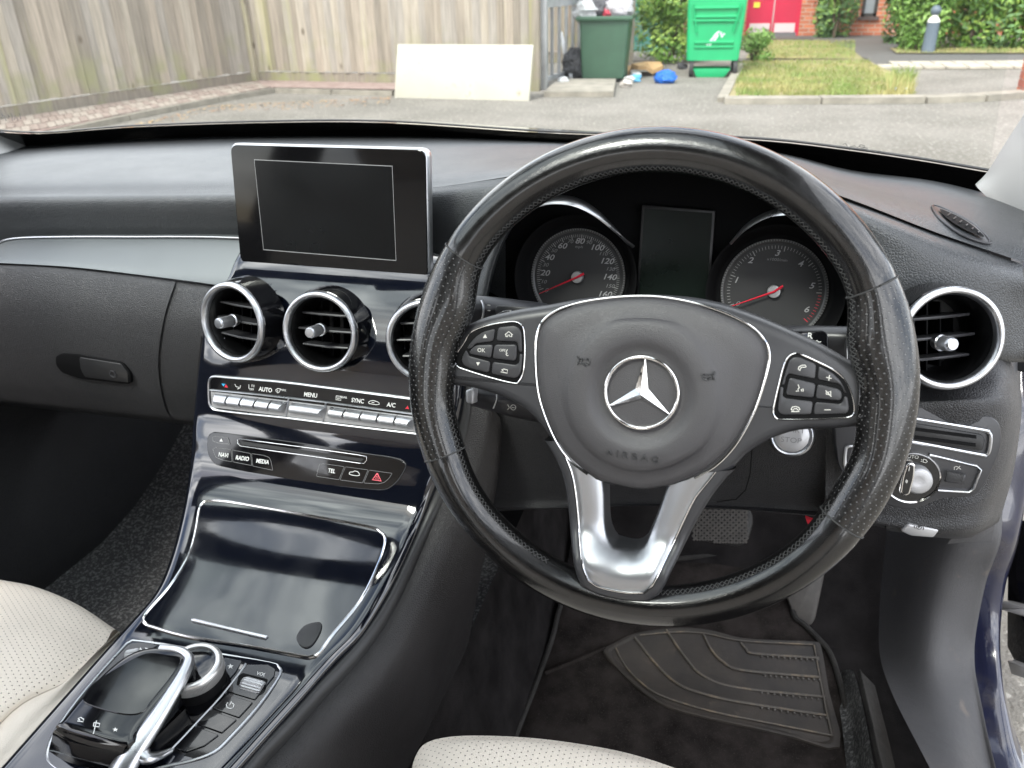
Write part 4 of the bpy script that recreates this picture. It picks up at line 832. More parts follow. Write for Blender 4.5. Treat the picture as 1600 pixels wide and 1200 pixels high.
VENTS = [(EYE + (Vector(c_) - EYE) * kv, r_ * kv, yw, tl, dp, kw) for c_, r_, yw, tl, dp, kw, kv in (((-.5177, .685, .8438), .0440, -10, 12, .032, dict(knob=(-.001, .002)), KV), ((-.4058, .675, .8476), .0424, 0, 14, .030, dict(knob=(-.001, .002)), .99), ((-.2900, .685, .8438), .0430, 10, 12, .032, dict(knob=(0, .002), vyaw=8), KV))]
def in_vent(p):
    for c_, r_, yw, tl, *_ in VENTS:
        d = p - c_; n = norm_yt(yw, tl)
        if (d - n * d.dot(n)).length < r_ * .84: return True
    return False
quads = [(i * m + k, i * m + k + 1, (i + 1) * m + k + 1, (i + 1) * m + k) for i in range(NS) for k in range(m - 1)]
mb.add(vs, [q for q in quads if not in_vent((vs[q[0]] + vs[q[2]]) * .5)])
obj('console_skin', mb, M['navy'], con, smooth=80)
# side walls: dark strip, leather tunnel, both sides
mb = MB(); rr_ = [r[-1] for r in rows[20::6]]; rows_ = [[p + Vector((-.002, 0, -.001)) for p in rr_], [p + Vector((.004, -.0, .0005)) for p in rr_], [p + Vector((.0075, -.004, -.008)) for p in rr_], [p + Vector((.008, -.006, -.03)) for p in rr_]]
loft(mb, rows_, 2, 3); obj('side_strip', mb, M['plast'], con, smooth=60)
mb = MB(); T = []
top = [p + Vector((.0078, -.004, -.012)) for p in rr_]
def shade_wall(dx, dz): return [p + Vector((dx, 0, dz)) for p in top]
loft(mb, [top, [p + Vector((.012, -.004, -.004)) for p in top], [p + Vector((.022, -.006, -.022)) for p in top], [Vector((max(p.x + .026, -.285), p.y, p.z - .08)) for p in top], [Vector((-.268, p.y, .42)) for p in top]], 2, 4); obj('tunnel_side', mb, M['tunnel'], con, smooth=80, label='soft dark leather side facing the driver')
mb = MB(); ll = [r[0] for r in rows[20::6]]; loft(mb, [[p + Vector((.002, 0, 0)) for p in ll], [p + Vector((-.001, 0, -.02)) for p in ll], [Vector((p.x - .002, p.y, .45)) for p in ll], [Vector((p.x - .004, p.y, .22)) for p in ll]], 2, 3); obj('passenger_side', mb, M['tunnel'], con, smooth=80)
# three vents in the stack
for c_, r_, yw, tl, dp, kw in VENTS: vent(con, c_, r_, yw, tl, dp, **kw)

# ---- climate panel
KP1 = SPL(487, 625)
CO = [(327.5, 629), (326.5, 612), (326.7, 597), (330, 590), (337, 588), (357, 589.6), (432, 595.7), (500, 604), (560, 612), (637, 622), (690, 630), (700, 640), (698, 672), (690, 682), (646, 677), (560, 667), (500, 659.5), (446, 652.5), (387, 646.5), (342, 641), (332, 637)]
mb = MB(); prism(mb, KP1, KP1.poly(CO), -.006, .0006, .0004); cp = obj('climate_panel', mb, M['gloss'], con, smooth=20)
mb = MB(); trim(mb, KP1, CO, .0026, .0022, sm=2, h=.001); obj('panel_frame', mb, M['alu'], cp)
mb = MB(); trim(mb, KP1, [(329, 609), (393, 615), (452.7, 621.6), (508, 628), (641, 646), (699, 655)], .0020, .0022, closed=False, h=.001); trim(mb, KP1, [(451.5, 622), (446.5, 651)], .0020, .0022, closed=False, h=.001); trim(mb, KP1, [(509.5, 629), (504.5, 659)], .0020, .0022, closed=False, h=.001); obj('panel_divider', mb, M['alu'], cp)
mb = MB(); prism(mb, KP1, KP1.poly([(330, 611), (700, 657), (697, 680), (500, 657), (446, 650), (332, 636)]), .0004, .0010, 0); obj('key_bed', mb, M['silverpl'], cp, smooth=0)
def keys(a, b, c, d, n, hts=(.004, .0062)):
    A, B, C, D = [Vector(KP1.px(*q, .005)) for q in (a, b, c, d)]
    for i in range(n):
        g = .012 if n > 1 else 0; t0, t1 = i / n + g, (i + 1) / n - g
        lt, lb, rt, rb = A.lerp(B, t0), D.lerp(C, t0), A.lerp(B, t1), D.lerp(C, t1); vs = []
        for (p, q) in ((lt, lb), (rt, rb)):
            for k, h in ((-.08, .001), (.0, .0045), (.35, .0085), (.62, .0088), (1.0, .0040), (1.02, .001)): r = p.lerp(q, k); vs.append(KP1.w(r.x, r.y, h))
        if i == n - 1:
            for k in range(6): vs[6 + k] = vs[6 + k] + KP1.u * (-.0035 if 2 <= k <= 3 else .001)
        if i == 0:
            for k in range(6): vs[k] = vs[k] + KP1.u * (.0015 if 2 <= k <= 3 else 0)
        mb = MB(); mb.add(vs, [(k, k + 1, 7 + k, 6 + k) for k in range(5)] + [(0, 1, 2, 3, 4, 5), (6, 7, 8, 9, 10, 11)]); obj('key', mb, M['alu'], cp, smooth=45)
keys((333, 617), (446, 630), (441, 645), (333, 632), 5)
keys((454, 631), (506, 637.5), (503, 652), (450, 645), 1)
keys((513, 637.5), (645, 655), (644, 670), (510, 651), 5)
keys((649, 656), (694, 662), (692, 677), (648, 671), 2)
mb = MB(); d_ = (1, .128)
text(mb, KP1, 'AUTO', 414.6, 609, 6.5, d_, h=.0008, bold=.02, wide=.86, shear=.15); text(mb, KP1, 'MENU', 485, 617.3, 6.5, d_, h=.0008, bold=.02, wide=.86, shear=.15); text(mb, KP1, 'SYNC', 558.6, 626.3, 6.5, d_, h=.0008, bold=.02, wide=.86, shear=.15); text(mb, KP1, 'A/C', 611, 633, 6.5, d_, h=.0008, bold=.02, wide=.9, shear=.15); text(mb, KP1, 'MAX', 442.5, 609.6, 3.2, d_, h=.0008); text(mb, KP1, 'REAR', 537, 620.8, 3.2, d_, h=.0008); text(mb, KP1, 'OFF', 393, 608.5, 3.2, d_, h=.0008)
strokes(mb, KP1, [[(367, 600), (369, 604), (373, 605), (372, 608)], [(376, 602), (375, 606), (371, 608)], [(389, 600.5), (389, 607)], [(394, 600.5), (393.7, 604.5)], [(397, 601), (396.7, 605)],
   [(431, 609), (434, 607), (438, 607.5), (437, 612), (434, 614), (431.5, 611), (431, 609)], [(434, 609), (434, 612)], [(525.5, 618.5), (533, 619.3), (532.5, 625.5), (525, 624.5), (525.5, 618.5)], [(528, 621), (528, 623.5)], [(530, 621), (530, 623.5)],
   [(575.5, 629), (578, 626.5), (583, 625.7), (588, 627), (592, 629), (593, 631.5), (588, 632.5), (577, 630.5), (575.5, 629)], [(581, 628.5), (585, 629.5)]], .0006, .0002, .0008)
obj('panel_writing', mb, M['lens'], cp, smooth=0)
mb = MB(); fills(mb, KP1, [[(346, 599.3), (352, 599.8), (349, 604)]], .0006, .0009); obj('cool_mark', mb, M['blue'], cp, smooth=0)
for q_ in ([(350.5, 605), (353, 600.5), (356, 605.6)], [(633, 638.5), (637, 634), (639, 639.3)]): mb = MB(); fills(mb, KP1, [q_], .0006, .0009); obj('warm_mark', mb, M['red'], cp, smooth=0)
# ---- disc and media panel
KP2 = SPL(477, 720)
MO = [(325, 689), (326.4, 681.7), (332.7, 676), (346.6, 676.4), (426, 686.5), (490, 695.5), (565, 708), (600, 712.5), (625, 718), (634, 725), (632, 734), (623, 749), (613, 759), (600, 765), (580, 764.5), (540, 760.5), (480, 754), (426, 743.5), (384, 736.5), (346.6, 728.4), (336, 724), (328.5, 714.6), (325, 702)]
mb = MB(); prism(mb, KP2, KP2.poly(MO), -.006, .0012, .0003); mp = obj('media_panel', mb, M['gloss'], con, smooth=20)
mb = MB(); trim(mb, KP2, MO, .0010, .0006, sm=2, h=.0006); obj('panel_seam', mb, M['satin'], mp)
mb = MB(); trim(mb, KP2, [(372, 693), (371.5, 687), (376, 685.6), (430, 693), (490, 701), (560, 711), (573, 713.5), (573, 719), (569, 724), (562, 724), (480, 712), (420, 703.5), (376, 697)], .0014, .0012, sm=1, h=.002); obj('slot_trim', mb, M['chrome'], mp)
mb = MB(); prism(mb, KP2, KP2.poly([(377, 689), (570, 717), (565, 721), (379, 695)]), .0014, .0019, 0); obj('disc_slot', mb, M['plast'], mp, smooth=0)
def mbtn(poly): mb = MB(); q = inset(ccw(KP2.poly(poly)), .0004); prism(mb, KP2, rnd(q, .0012), .001, .0019, .0002); obj('button', mb, M['gloss'], mp, smooth=20); mb = MB(); q2 = rnd(q, .0012); sweep(mb, [KP2.w(a, b, .0018) for a, b in q2], ell(.00022, .0002, 5), KP2.n, True); obj('button_edge', mb, M['grey_print'], mp)
for b in ([(333, 682), (337, 680.8), (358, 683.5), (361.5, 695), (345, 693), (334, 690)], [(333.5, 701), (338, 698.5), (363, 702), (364.6, 722), (349.7, 719.5), (338, 714.5)], [(363.5, 702.3), (393.5, 708), (395.5, 728), (365.2, 722)], [(394, 708), (414, 711), (422, 714), (425, 719), (428.5, 735.5), (396, 728.5)], [(500, 724.3), (508, 724), (540, 728.5), (531, 750), (495, 744.5)], [(540.7, 728.6), (577, 733.5), (568, 755), (531.7, 750.2)], [(577.7, 733.7), (615, 739), (609, 748), (602, 754), (592, 756.5), (568.7, 755)]): mbtn(b)
mb = MB(); d2 = (1, .135)
for s_, x, y in (('NAVI', 349, 711), ('RADIO', 378.5, 716.3), ('MEDIA', 410, 721.3), ('TEL', 518, 736)): text(mb, KP2, s_, x, y, 6.3, d2, h=.0023, bold=.02, wide=.84, shear=.15)
fills(mb, KP2, [[(343, 689.5), (345.7, 685.3), (348, 690)]], .0022, .0025)
strokes(mb, KP2, [[(545.5, 740.5), (547, 737.5), (551, 737.5), (554.5, 735.7), (559, 737), (561.5, 740), (561.8, 742.5), (558, 743.5), (549, 742), (545.5, 740.5)]], .0006, .0002, .0023); obj('button_writing', mb, M['lens'], mp, smooth=0)
mb = MB(); strokes(mb, KP2, [[(589.5, 739.5), (582, 749.5), (595.5, 751.5), (589.5, 739.5)]], .0014, .0002, .0023); strokes(mb, KP2, [[(589, 744), (586.5, 748), (592, 748.8), (589, 744)]], .0007, .0002, .0023); obj('hazard_triangle', mb, M['pink'], mp, smooth=0)

# ---- storage lid
LID = [(326.7, 783.5), (316, 788), (311, 799), (304.5, 837), (292, 875), (263, 920), (232, 955), (225, 967), (228, 976), (241, 981), (295, 996), (390, 1011), (470, 1026), (486, 1027), (500, 1020), (523, 989), (564, 939), (589.5, 888), (601, 855), (602, 840), (595, 832), (574, 823), (453, 801), (358, 785)]
lp = [(v.x, v.y) for v in catmull([(a, b, 0) for a, b in LID], 3, True)]
hit = [S(*q) for q in lp]; par = [(h[0].x, h[2]) for h in hit]
smin, smax = min(p[1] for p in par) + .01, max(p[1] for p in par) - .01
def span(s):
    xs = []
    for i in range(len(par)):
        (x0, s0), (x1, s1) = par[i - 1], par[i]
        if (s0 - s) * (s1 - s) <= 0 and s0 != s1: xs.append(x0 + (x1 - x0) * (s - s0) / (s1 - s0))
    return min(xs), max(xs)
mb = MB(); vs = []; n1, n2 = 48, 24
for i in range(n1 + 1):
    t = i / n1; t = .5 - .5 * math.cos(math.pi * t); s = smin + (smax - smin) * t; a, b = span(s); y, z = Y_(s); nn = sn(s)
    for k in range(n2 + 1): q = k / n2; vs.append(Vector((a + (b - a) * q, y, z)) + nn * (.0012 + .0010 * math.sin(math.pi * q) * math.sin(math.pi * t)))
mb.add(vs, [(i * (n2 + 1) + k, i * (n2 + 1) + k + 1, (i + 1) * (n2 + 1) + k + 1, (i + 1) * (n2 + 1) + k) for i in range(n1) for k in range(n2)]); lid = obj('storage_lid', mb, M['navy'], con, smooth=80, label='glossy lid of the storage tray framed by a silver line')
mb = MB(); sweep(mb, [h[0] + sn(h[2]) * .0012 for h in hit], ell(.0016, .0016, 8), [sn(h[2]) for h in hit], True); obj('lid_trim', mb, M['chrome'], con)
LP_ = SPL(360, 985)
mb = MB(); prism(mb, LP_, rnd(LP_.poly([(301, 969), (306, 969), (420, 996), (415, 1000.5), (300, 973)]), .0006), .0, .0042, .0008); obj('lid_handle', mb, M['alu'], con, smooth=50)
LQ = SPL(490, 995); mb = MB(); prism(mb, LQ, [tuple(v)[:2] for v in catmull([(a, b, 0) for a, b in LQ.poly([(468, 1008), (465, 996), (476, 981), (492, 975), (503, 976), (501, 990), (489, 1009), (478, 1014)])], 4, True)], .0, .0032, .0003); obj('lid_sticker', mb, M['plast'], con, smooth=40, label='round dark patch near the lid corner')

# ---- controller field with dial and touchpad
KP3 = SPL(300, 1090)
FO = [(75, 1172), (92, 1135), (135, 1077), (190, 1015), (203, 1004), (222, 1002.5), (337, 1021), (422, 1036), (436, 1043), (437, 1056), (405, 1102), (360, 1152), (335, 1175), (300, 1189), (250, 1200), (200, 1215), (120, 1215), (80, 1195)]
mb = MB(); prism(mb, KP3, KP3.poly(FO), -.006, .001, .0006); cf = obj('controller_panel', mb, M['gloss'], con, smooth=20)
mb = MB(); trim(mb, KP3, FO, .0030, .0018, sm=3, h=.0008); obj('panel_frame', mb, M['alu'], cf)
mb = MB(); trim(mb, KP3, [(384, 1038), (378, 1048), (345, 1090), (310, 1128), (280, 1160), (262, 1178)], .0026, .0020, closed=False, sm=3, h=.001); obj('panel_frame', mb, M['alu'], cf)
def cbtn(poly, name='button'): mb = MB(); prism(mb, KP3, rnd(inset(ccw(KP3.poly(poly)), .0004), .0012), .0, .0022, .0005); return obj(name, mb, M['gloss'], cf, smooth=20)
cbtn([(350, 1029), (380, 1034), (370, 1052), (346, 1080), (342, 1050)]); cbtn([(205, 1007), (222, 1005), (250, 1010), (196, 1040), (182, 1038)])
cbtn([(388, 1040), (420, 1040), (432, 1047), (430, 1058), (399, 1096), (349, 1081), (375, 1053)]); cbtn([(347, 1083), (397, 1099), (374, 1124), (326, 1107)]); cbtn([(324, 1109), (372, 1126), (347, 1148), (297, 1130)]); cbtn([(295, 1132), (344, 1150), (320, 1168), (290, 1178), (262, 1168)])
mb = MB(); prism(mb, KP3, rnd(KP3.poly([(374, 1058), (380, 1054), (420, 1064), (414, 1078), (404, 1083), (370, 1073)]), .002), .0015, .0024, 0); obj('wheel_slot', mb, M['void'], cf, smooth=0)
def knurled(c0, c1, r, name):
    a, b = KP3.px(*c0, .004), KP3.px(*c1, .004); A, B = KP3.w(*a, .000), KP3.w(*b, .000); mb = MB(); K = 36; vs = []
    d = (B - A).normalized(); up = KP3.n; sd = d.cross(up)
    for p, q in ((A, .85), (A.lerp(B, .12), 1), (A.lerp(B, .88), 1), (B, .85)):
        for k in range(K): a_ = 2 * math.pi * k / K; rr2 = r * q * (1.03 if k % 2 else .95); vs.append(p + up * rr2 * math.cos(a_) + sd * rr2 * math.sin(a_))
    mb.add(vs, [(i * K + k, i * K + (k + 1) % K, (i + 1) * K + (k + 1) % K, (i + 1) * K + k) for i in range(3) for k in range(K)] + [tuple(range(K)), tuple(range(3 * K, 4 * K))]); obj(name, mb, M['silverpl'], cf, smooth=0)
knurled((378, 1064), (410, 1073), .0068, 'volume_wheel'); knurled((195, 1022), (216, 1018), .006, 'mode_wheel')
mb = MB(); text(mb, KP3, 'VOL', 408, 1053.5, 4.5, (1, .2), h=.0023); fills(mb, KP3, [[(217, 1015), (219.5, 1011.5), (222, 1015.5)], [(226.5, 1012), (231.5, 1012.8), (228, 1016)]], .0022, .0025)
def star(cx, cy, r): return [(cx + r * (1 if k % 2 == 0 else .42) * math.sin(math.pi * k / 5), cy - r * (1 if k % 2 == 0 else .42) * .85 * math.cos(math.pi * k / 5)) for k in range(10)]
fills(mb, KP3, [star(360, 1041, 5)], .0022, .0025); strokes(mb, KP3, [[(356 + 0, 1097.5), (353.5, 1101), (355, 1105.5), (360, 1107.5), (364.5, 1105.5), (365.5, 1101), (363, 1098.5)], [(362, 1096), (359, 1102)]], .0007, .0002, .0023); obj('button_marks', mb, M['lens'], cf, smooth=0)
# the dial
DPL = Pl(KP3.at(300, 1060, .0) + KP3.n * .024, (KP3.n + Vector((.0, -.0, 0))).normalized()); dc = DPL.px(300.5, 1040)
rr = (Vector(DPL.px(341, 1045)) - Vector(DPL.px(259, 1035))).length / 2
dl = None
mb = MB(); lathe(mb, DPL, dc[0], dc[1], [(rr * 1.0, -.011), (rr * 1.01, -.001), (rr * .97, .001), (rr * .88, .0020), (rr * .80, .0014), (rr * .77, -.0005), (rr * .75, -.003)], 72); dl = obj('controller_dial', mb, M['knurlm'], con, smooth=50, label='round knurled silver dial')
mb = MB()
for i in range(140):
    a = 2 * math.pi * i / 140; sweep(mb, [DPL.w(dc[0] + rr * 1.008 * math.cos(a), dc[1] + rr * 1.008 * math.sin(a), h) for h in (-.0105, -.002)], ell(.00035, .0003, 4), DPL.u * math.cos(a) + DPL.v * math.sin(a))
obj('knurl', mb, M['knurlm'], dl, smooth=0, kind='stuff')
mb = MB(); lathe(mb, DPL, dc[0], dc[1], [(rr * .77, -.001), (rr * .6, -.0018), (rr * .1, -.002)], 56, cap=True); obj('dial_cap', mb, M['gloss'], dl)
mb = MB(); lathe(mb, DPL, dc[0], dc[1], [(rr * .93, -.011), (rr * .96, -.014), (rr * .98, -.03)], 56); obj('dial_base', mb, M['void'], dl)
# touchpad body
TPn = (KP3.n + Vector((0, -.10, 0))).normalized(); TP = Pl(KP3.at(200, 1090, 0) + KP3.n * .034, TPn)
TO = [(231, 1014.5), (250, 1013), (276, 1016), (288, 1021), (291, 1030), (276, 1058), (245, 1095), (213, 1135), (199, 1160), (150, 1150), (96, 1134), (102, 1124), (128, 1092), (155, 1062), (185, 1035), (210, 1020)]
tq = [tuple(v)[:2] for v in catmull([(a, b, 0) for a, b in TP.poly(TO)], 3, True)]
if area(tq) < 0: tq = tq[::-1]
mb = MB(); m = len(tq); vs = []
for d, h in ((-.001, -.030), (-.0035, -.012), (-.003, -.004), (-.0015, -.001), (.0005, .0), (.003, .0003)):
    for a, b in inset(tq, d): vs.append(TP.w(a, b, h))
mb.add(vs, [(k * m + i, k * m + (i + 1) % m, (k + 1) * m + (i + 1) % m, (k + 1) * m + i) for k in range(5) for i in range(m)] + [tuple(range(5 * m, 6 * m))]); tb = obj('touchpad_body', mb, M['gloss'], con, smooth=20, label='raised black palm rest with touch surface')
mb = MB(); prism(mb, TP, [tuple(v)[:2] for v in catmull([(a, b, 0) for a, b in TP.poly([(133, 1086), (150, 1066), (188, 1042), (228, 1022), (262, 1024), (284, 1030), (270, 1056), (240, 1093), (226, 1112), (208, 1118), (180, 1115), (140, 1103), (131, 1096)])], 4, True)], .0, .0012, .0008); obj('touch_surface', mb, M['gloss'], tb, smooth=20)
mb = MB(); fills(mb, TP, [star(180, 1140, 4.5)], .0005, .0007)
strokes(mb, TP, [[(122, 1123), (126, 1121), (131, 1124), (130, 1128), (121, 1126.5)], [(122, 1123), (125, 1125.5)], [(147, 1129), (156, 1130.5), (155, 1136), (146, 1134.5), (147, 1129)], [(151, 1126), (146, 1147)]], .0007, .0002, .0005); obj('touch_marks', mb, M['lens'], tb, smooth=0)
FRT = [(96, 1136), (150, 1152), (199, 1163)]
mb = MB(); a_ = [TP.at(*q) for q in [(94, 1136), (120, 1146), (160, 1156), (199, 1164)]]; b_ = [KP3.at(*q, .012) for q in [(80, 1158), (105, 1175), (145, 1188), (190, 1196)]]; c_ = [KP3.at(*q, .001) for q in [(76, 1175), (100, 1190), (140, 1202), (180, 1208)]]
loft(mb, [a_, [p.lerp(q, .5) + KP3.n * .004 for p, q in zip(a_, b_)], b_, c_], 4, 4); obj('palm_rest_front', mb, M['gloss'], tb, smooth=80)
# silver arm that carries the touchpad
mb = MB(); A_ = catmull([TP.at(250, 1012, -.001), TP.at(277, 1015, -.0005), TP.at(292, 1024, -.001), TP.at(294, 1036, -.0015), TP.at(283, 1060, -.002), TP.at(262, 1095, -.004), TP.at(238, 1132, -.006), TP.at(213, 1168, -.010), TP.at(190, 1205, -.016), TP.at(168, 1250, -.025)], 6)
sweep(mb, A_, lambda t: ell(.0032 + .0100 * t ** 1.5, .0022 + .006 * t, 14), TP.n); obj('touchpad_arm', mb, M['alu'], con, smooth=80, label='curved satin silver arm beside the touchpad')
mb = MB(); A_ = catmull([KP3.at(268, 1172, .004), KP3.at(250, 1180, .008), KP3.at(232, 1184, .014), TP.at(218, 1176, -.012), TP.at(208, 1168, -.010)], 6); sweep(mb, A_, lambda t: ell(.0022 + .007 * t, .0022 + .004 * t, 12), KP3.n); obj('arm_foot', mb, M['alu'], con, smooth=80)

# ================================================================== CAR BODY ROUND THE CABIN
car = thing('car_body', 'dark navy car body seen from inside: windscreen, pale pillars, bonnet edge and open doorway', 'car', (-0.405, 0.9, 0.12))
def glass_mat():
    m = bpy.data.materials.new('windscreen_glass'); m.use_nodes = True; n = m.node_tree.nodes; l = m.node_tree.links.new; n.clear()
    o = n.new('ShaderNodeOutputMaterial'); mx = n.new('ShaderNodeMixShader'); tr = n.new('ShaderNodeBsdfTransparent'); gl = n.new('ShaderNodeBsdfGlossy'); fr = n.new('ShaderNodeFresnel')
    tr.inputs['Color'].default_value = (0.95, 0.97, 0.955, 1); gl.inputs['Roughness'].default_value = 0.0
    ge = n.new('ShaderNodeNewGeometry'); dt = n.new('ShaderNodeVectorMath'); dt.operation = 'DOT_PRODUCT'; l(ge.outputs['Incoming'], dt.inputs[0]); l(ge.outputs['Normal'], dt.inputs[1])
    def mm(op, a, b):
        t = n.new('ShaderNodeMath'); t.operation = op
        for i, k in enumerate((a, b)):
            if isinstance(k, (int, float)): t.inputs[i].default_value = k
            elif k is not None: l(k, t.inputs[i])
        return t.outputs[0]
    f_ = mm('ADD', mm('MULTIPLY', mm('POWER', mm('SUBTRACT', 1.0, mm('ABSOLUTE', dt.outputs['Value'], 0)), 5.0), 0.9), 0.06)
    l(f_, mx.inputs[0]); l(tr.outputs[0], mx.inputs[1]); l(gl.outputs[0], mx.inputs[2]); l(mx.outputs[0], o.inputs[0]); n.remove(fr); return m
M['glass'] = glass_mat()
FX = [-60, 60, 200, 400, 600, 860, 1050, 1200, 1330, 1440, 1545]
fu = [W(a, b, y=d) for a, b, d in zip(FX, [200, 208, 198, 191, 190.5, 207, 212, 219, 234, 250, 268], [1.05, 1.10, 1.15, 1.19, 1.20, 1.20, 1.17, 1.14, 1.11, 1.08, 1.03])]
fl = [W(a, b, y=d) for a, b, d in zip(FX, [244, 234, 222, 218, 218, 226, 236, 246, 275, 290, 303], [1.12, 1.17, 1.22, 1.26, 1.27, 1.27, 1.24, 1.20, 1.17, 1.13, 1.07])]
head = []
for i, p in enumerate(fu):
    t = (p.x - fu[0].x) / (fu[-1].x - fu[0].x); x = -0.95 + t * 1.09; head.append(Vector((x, .66 - .10 * (2 * t - 1) ** 2, 1.315 - .03 * (2 * t - 1) ** 2)))
mid = [p.lerp(q, .5) + Vector((0, .02, .02)) for p, q in zip(fu, head)]
mb = MB(); loft(mb, [fu, mid, head], 4, 8); obj('windscreen', mb, M['glass'], car, smooth=80, label='clear windscreen glass')
mb = MB(); loft(mb, [[p + Vector((0, -.002, -.001)) for p in fu], [p.lerp(q, .5) + Vector((0, .004, -.002)) for p, q in zip(fu, fl)], [p + Vector((0, 0, -.004)) for p in fl]], 4, 4); obj('windscreen_frit', mb, M['frit'], car, smooth=80, label='black band along the bottom of the windscreen')
mb = MB(); tube(mb, catmull([p + Vector((0, .002, .0012)) for p in fu], 5), .0018, 6); obj('cowl_seal', mb, M['cowl'] if 'cowl' in M else M['satin'], car)
mb = MB(); loft(mb, [[p + Vector((0, 0.0, -.006)) for p in fl], [p + Vector((0, -.05, -.05)) for p in fl], [p + Vector((0, -.3, -.10)) for p in fl]], 3, 3); obj('cowl_gap', mb, M['void'], car, smooth=80)
# thin writing at the windscreen corners
wq = Pl(W(1370, 236, y=1.10), (0, -.5, .86)); mb = MB()
strokes(mb, wq, [[(1317, 226), (1321, 224), (1324, 229), (1328, 235), (1325, 230), (1335, 228), (1340, 231), (1345, 226), (1351, 228), (1348, 233), (1342, 229), (1352, 231), (1356, 232)], [(1364, 236), (1372, 240), (1380, 238), (1388, 242), (1395, 239), (1403, 244)], [(1370, 237), (1376, 236)]], .0008, .0002)
obj('glass_scribble', mb, M['plast'], car, smooth=0, label='small dark scribbled marks low on the right of the windscreen')
wq = Pl(W(15, 182, y=1.10), (0, -.5, .86)); mb = MB(); rs = random.Random(4)
for k in range(7): strokes(mb, wq, [[(2 + 4.5 * k + rs.random() * 2, 176 + rs.random() * 12), (5 + 4.5 * k, 176 + rs.random() * 14), (6 + 4.5 * k, 178 + rs.random() * 12)]], .0007, .0002)
obj('glass_scribble', mb, M['plast'], car, smooth=0, label='small dark code marks low on the left of the windscreen')
# pillars
def pillar(a, b, wd, inn, lab):
    mb = MB(); P_ = catmull([a, a.lerp(b, .33) + Vector((0, .01, .02)), a.lerp(b, .66) + Vector((0, .01, .025)), b], 6)
    sweep(mb, P_, [(wd * .5 * math.cos(q) , .030 * math.sin(q)) for q in [2 * math.pi * k / 16 for k in range(16)]], Vector((0, .3, 1))); return obj('pillar_trim', mb, M['pillar'], car, smooth=80, label=lab)
mb = MB()
pr = [[W(1512, 301, y=1.03), W(1530, 290, y=1.03), W(1548, 276, y=1.01)], [W(1526, 286, y=1.0), W(1546, 272, y=1.0), W(1570, 242, y=.98)], [W(1560, 262, y=.95), W(1566, 235, y=.95), W(1592, 196, y=.95)], [W(1640, 190, y=.88), W(1650, 130, y=.88), W(1660, 60, y=.9)]]
out_ = [[W(1524, 288, y=1.035), W(1543, 268, y=1.02), W(1570, 225, y=1.0), W(1600, 178, y=.98), W(1660, 80, y=.93), W(1760, -120, y=.80)], [W(1530, 296, y=1.01), W(1556, 290, y=.99), W(1592, 272, y=.96), W(1630, 250, y=.93), W(1700, 170, y=.88), W(1800, 0, y=.75)], [W(1560, 325, y=.98), W(1590, 345, y=.95), W(1630, 350, y=.91), W(1680, 330, y=.88), W(1760, 260, y=.83), W(1880, 100, y=.7)]]
loft(mb, out_, 6, 6); obj('pillar_trim', mb, M['pillar'], car, smooth=80, label='pale grey pillar trim at the right of the windscreen')
mb = MB(); loft(mb, [[W(a, b, y=d) for a, b, d in ((48, 232, 1.15), (20, 213, 1.12), (0, 203, 1.09), (-40, 186, 1.02), (-140, 120, .9))], [W(a, b, y=d) for a, b, d in ((40, 236, 1.12), (5, 226, 1.08), (-20, 222, 1.05), (-80, 215, .98), (-220, 190, .86))], [W(a, b, y=d) for a, b, d in ((30, 244, 1.08), (-10, 246, 1.03), (-40, 244, 1.0), (-120, 255, .93), (-300, 260, .82))]], 6, 6); obj('pillar_trim', mb, M['pillar'], car, smooth=80, label='pale pillar trim at the far left of the windscreen')
# bonnet
BX = [-1.15, -.95, -.7, -.405, -.1, .14, .33]
def frl(px):
    T_ = list(zip(FX, [200, 208, 198, 191, 190.5, 207, 212, 219, 234, 250, 268]))
    for (a, b), (c, d) in zip(T_[:-1], T_[1:]):
        if a <= px <= c: return b + (d - b) * (px - a) / (c - a)
    return 200 if px < 0 else 272
def zb(x, y):
    best = min(range(-60, 1700, 4), key=lambda q: abs(W(q, frl(q), y=y).x - x)); t = max(0, 1 - ((x + .62) / .42) ** 4); k = 4 - 8.5 * t
    return W(best, frl(best) + k, y=y).z
BX = [-1.2, -1.05, -.9, -.75, -.6, -.45, -.3, -.15, 0, .15, .33]
def brow_(y, dz): return [Vector((x, y, zb(x, min(y, 2.2)) - dz)) for x in BX]
mb = MB(); loft(mb, [brow_(1.40, .02), brow_(1.7, .012), brow_(2.0, .003), brow_(2.2, 0), brow_(2.4, .06), brow_(2.5, .25)], 6, 8); obj('bonnet', mb, M['bonnet'], car, smooth=80, label='shiny navy bonnet just showing beyond the windscreen')
# unseen roof and side frames; glass opening sized for cabin light and gloss reflections
M['head'] = mat('dark_headlining', (0.04, 0.04, 0.04), 0.9)
RZ = 1.345
def slab(name, xs, ys, z, mt, lab=None, th=.03):
    mb = MB(); x0, x1 = xs; y0, y1 = ys; n = 6
    loft(mb, [[Vector((x0 + (x1 - x0) * k / n, yy, z + .03 - .05 * (2 * k / n - 1) ** 2 * 1)) for k in range(n + 1)] for yy in (y0, (y0 + y1) / 2, y1)], 2, 2)
    q = len(mb.v); mb.v += [v + Vector((0, 0, th)) for v in mb.v]; mb.f += [tuple(i + q for i in f[::-1]) for f in mb.f]
    return obj(name, mb, mt, car, smooth=60, label=lab)
slab('roof_header', (-.98, .17), (.605, .66), 1.315, M['head'])
slab('roof_panel', (-1.0, .19), (-1.45, .06), 1.335, M['head'])
slab('roof_side_rail', (-1.06, -1.0), (.04, .61), 1.325, M['head']); slab('roof_side_rail', (.03, .20), (.04, .61), 1.335, M['head'])
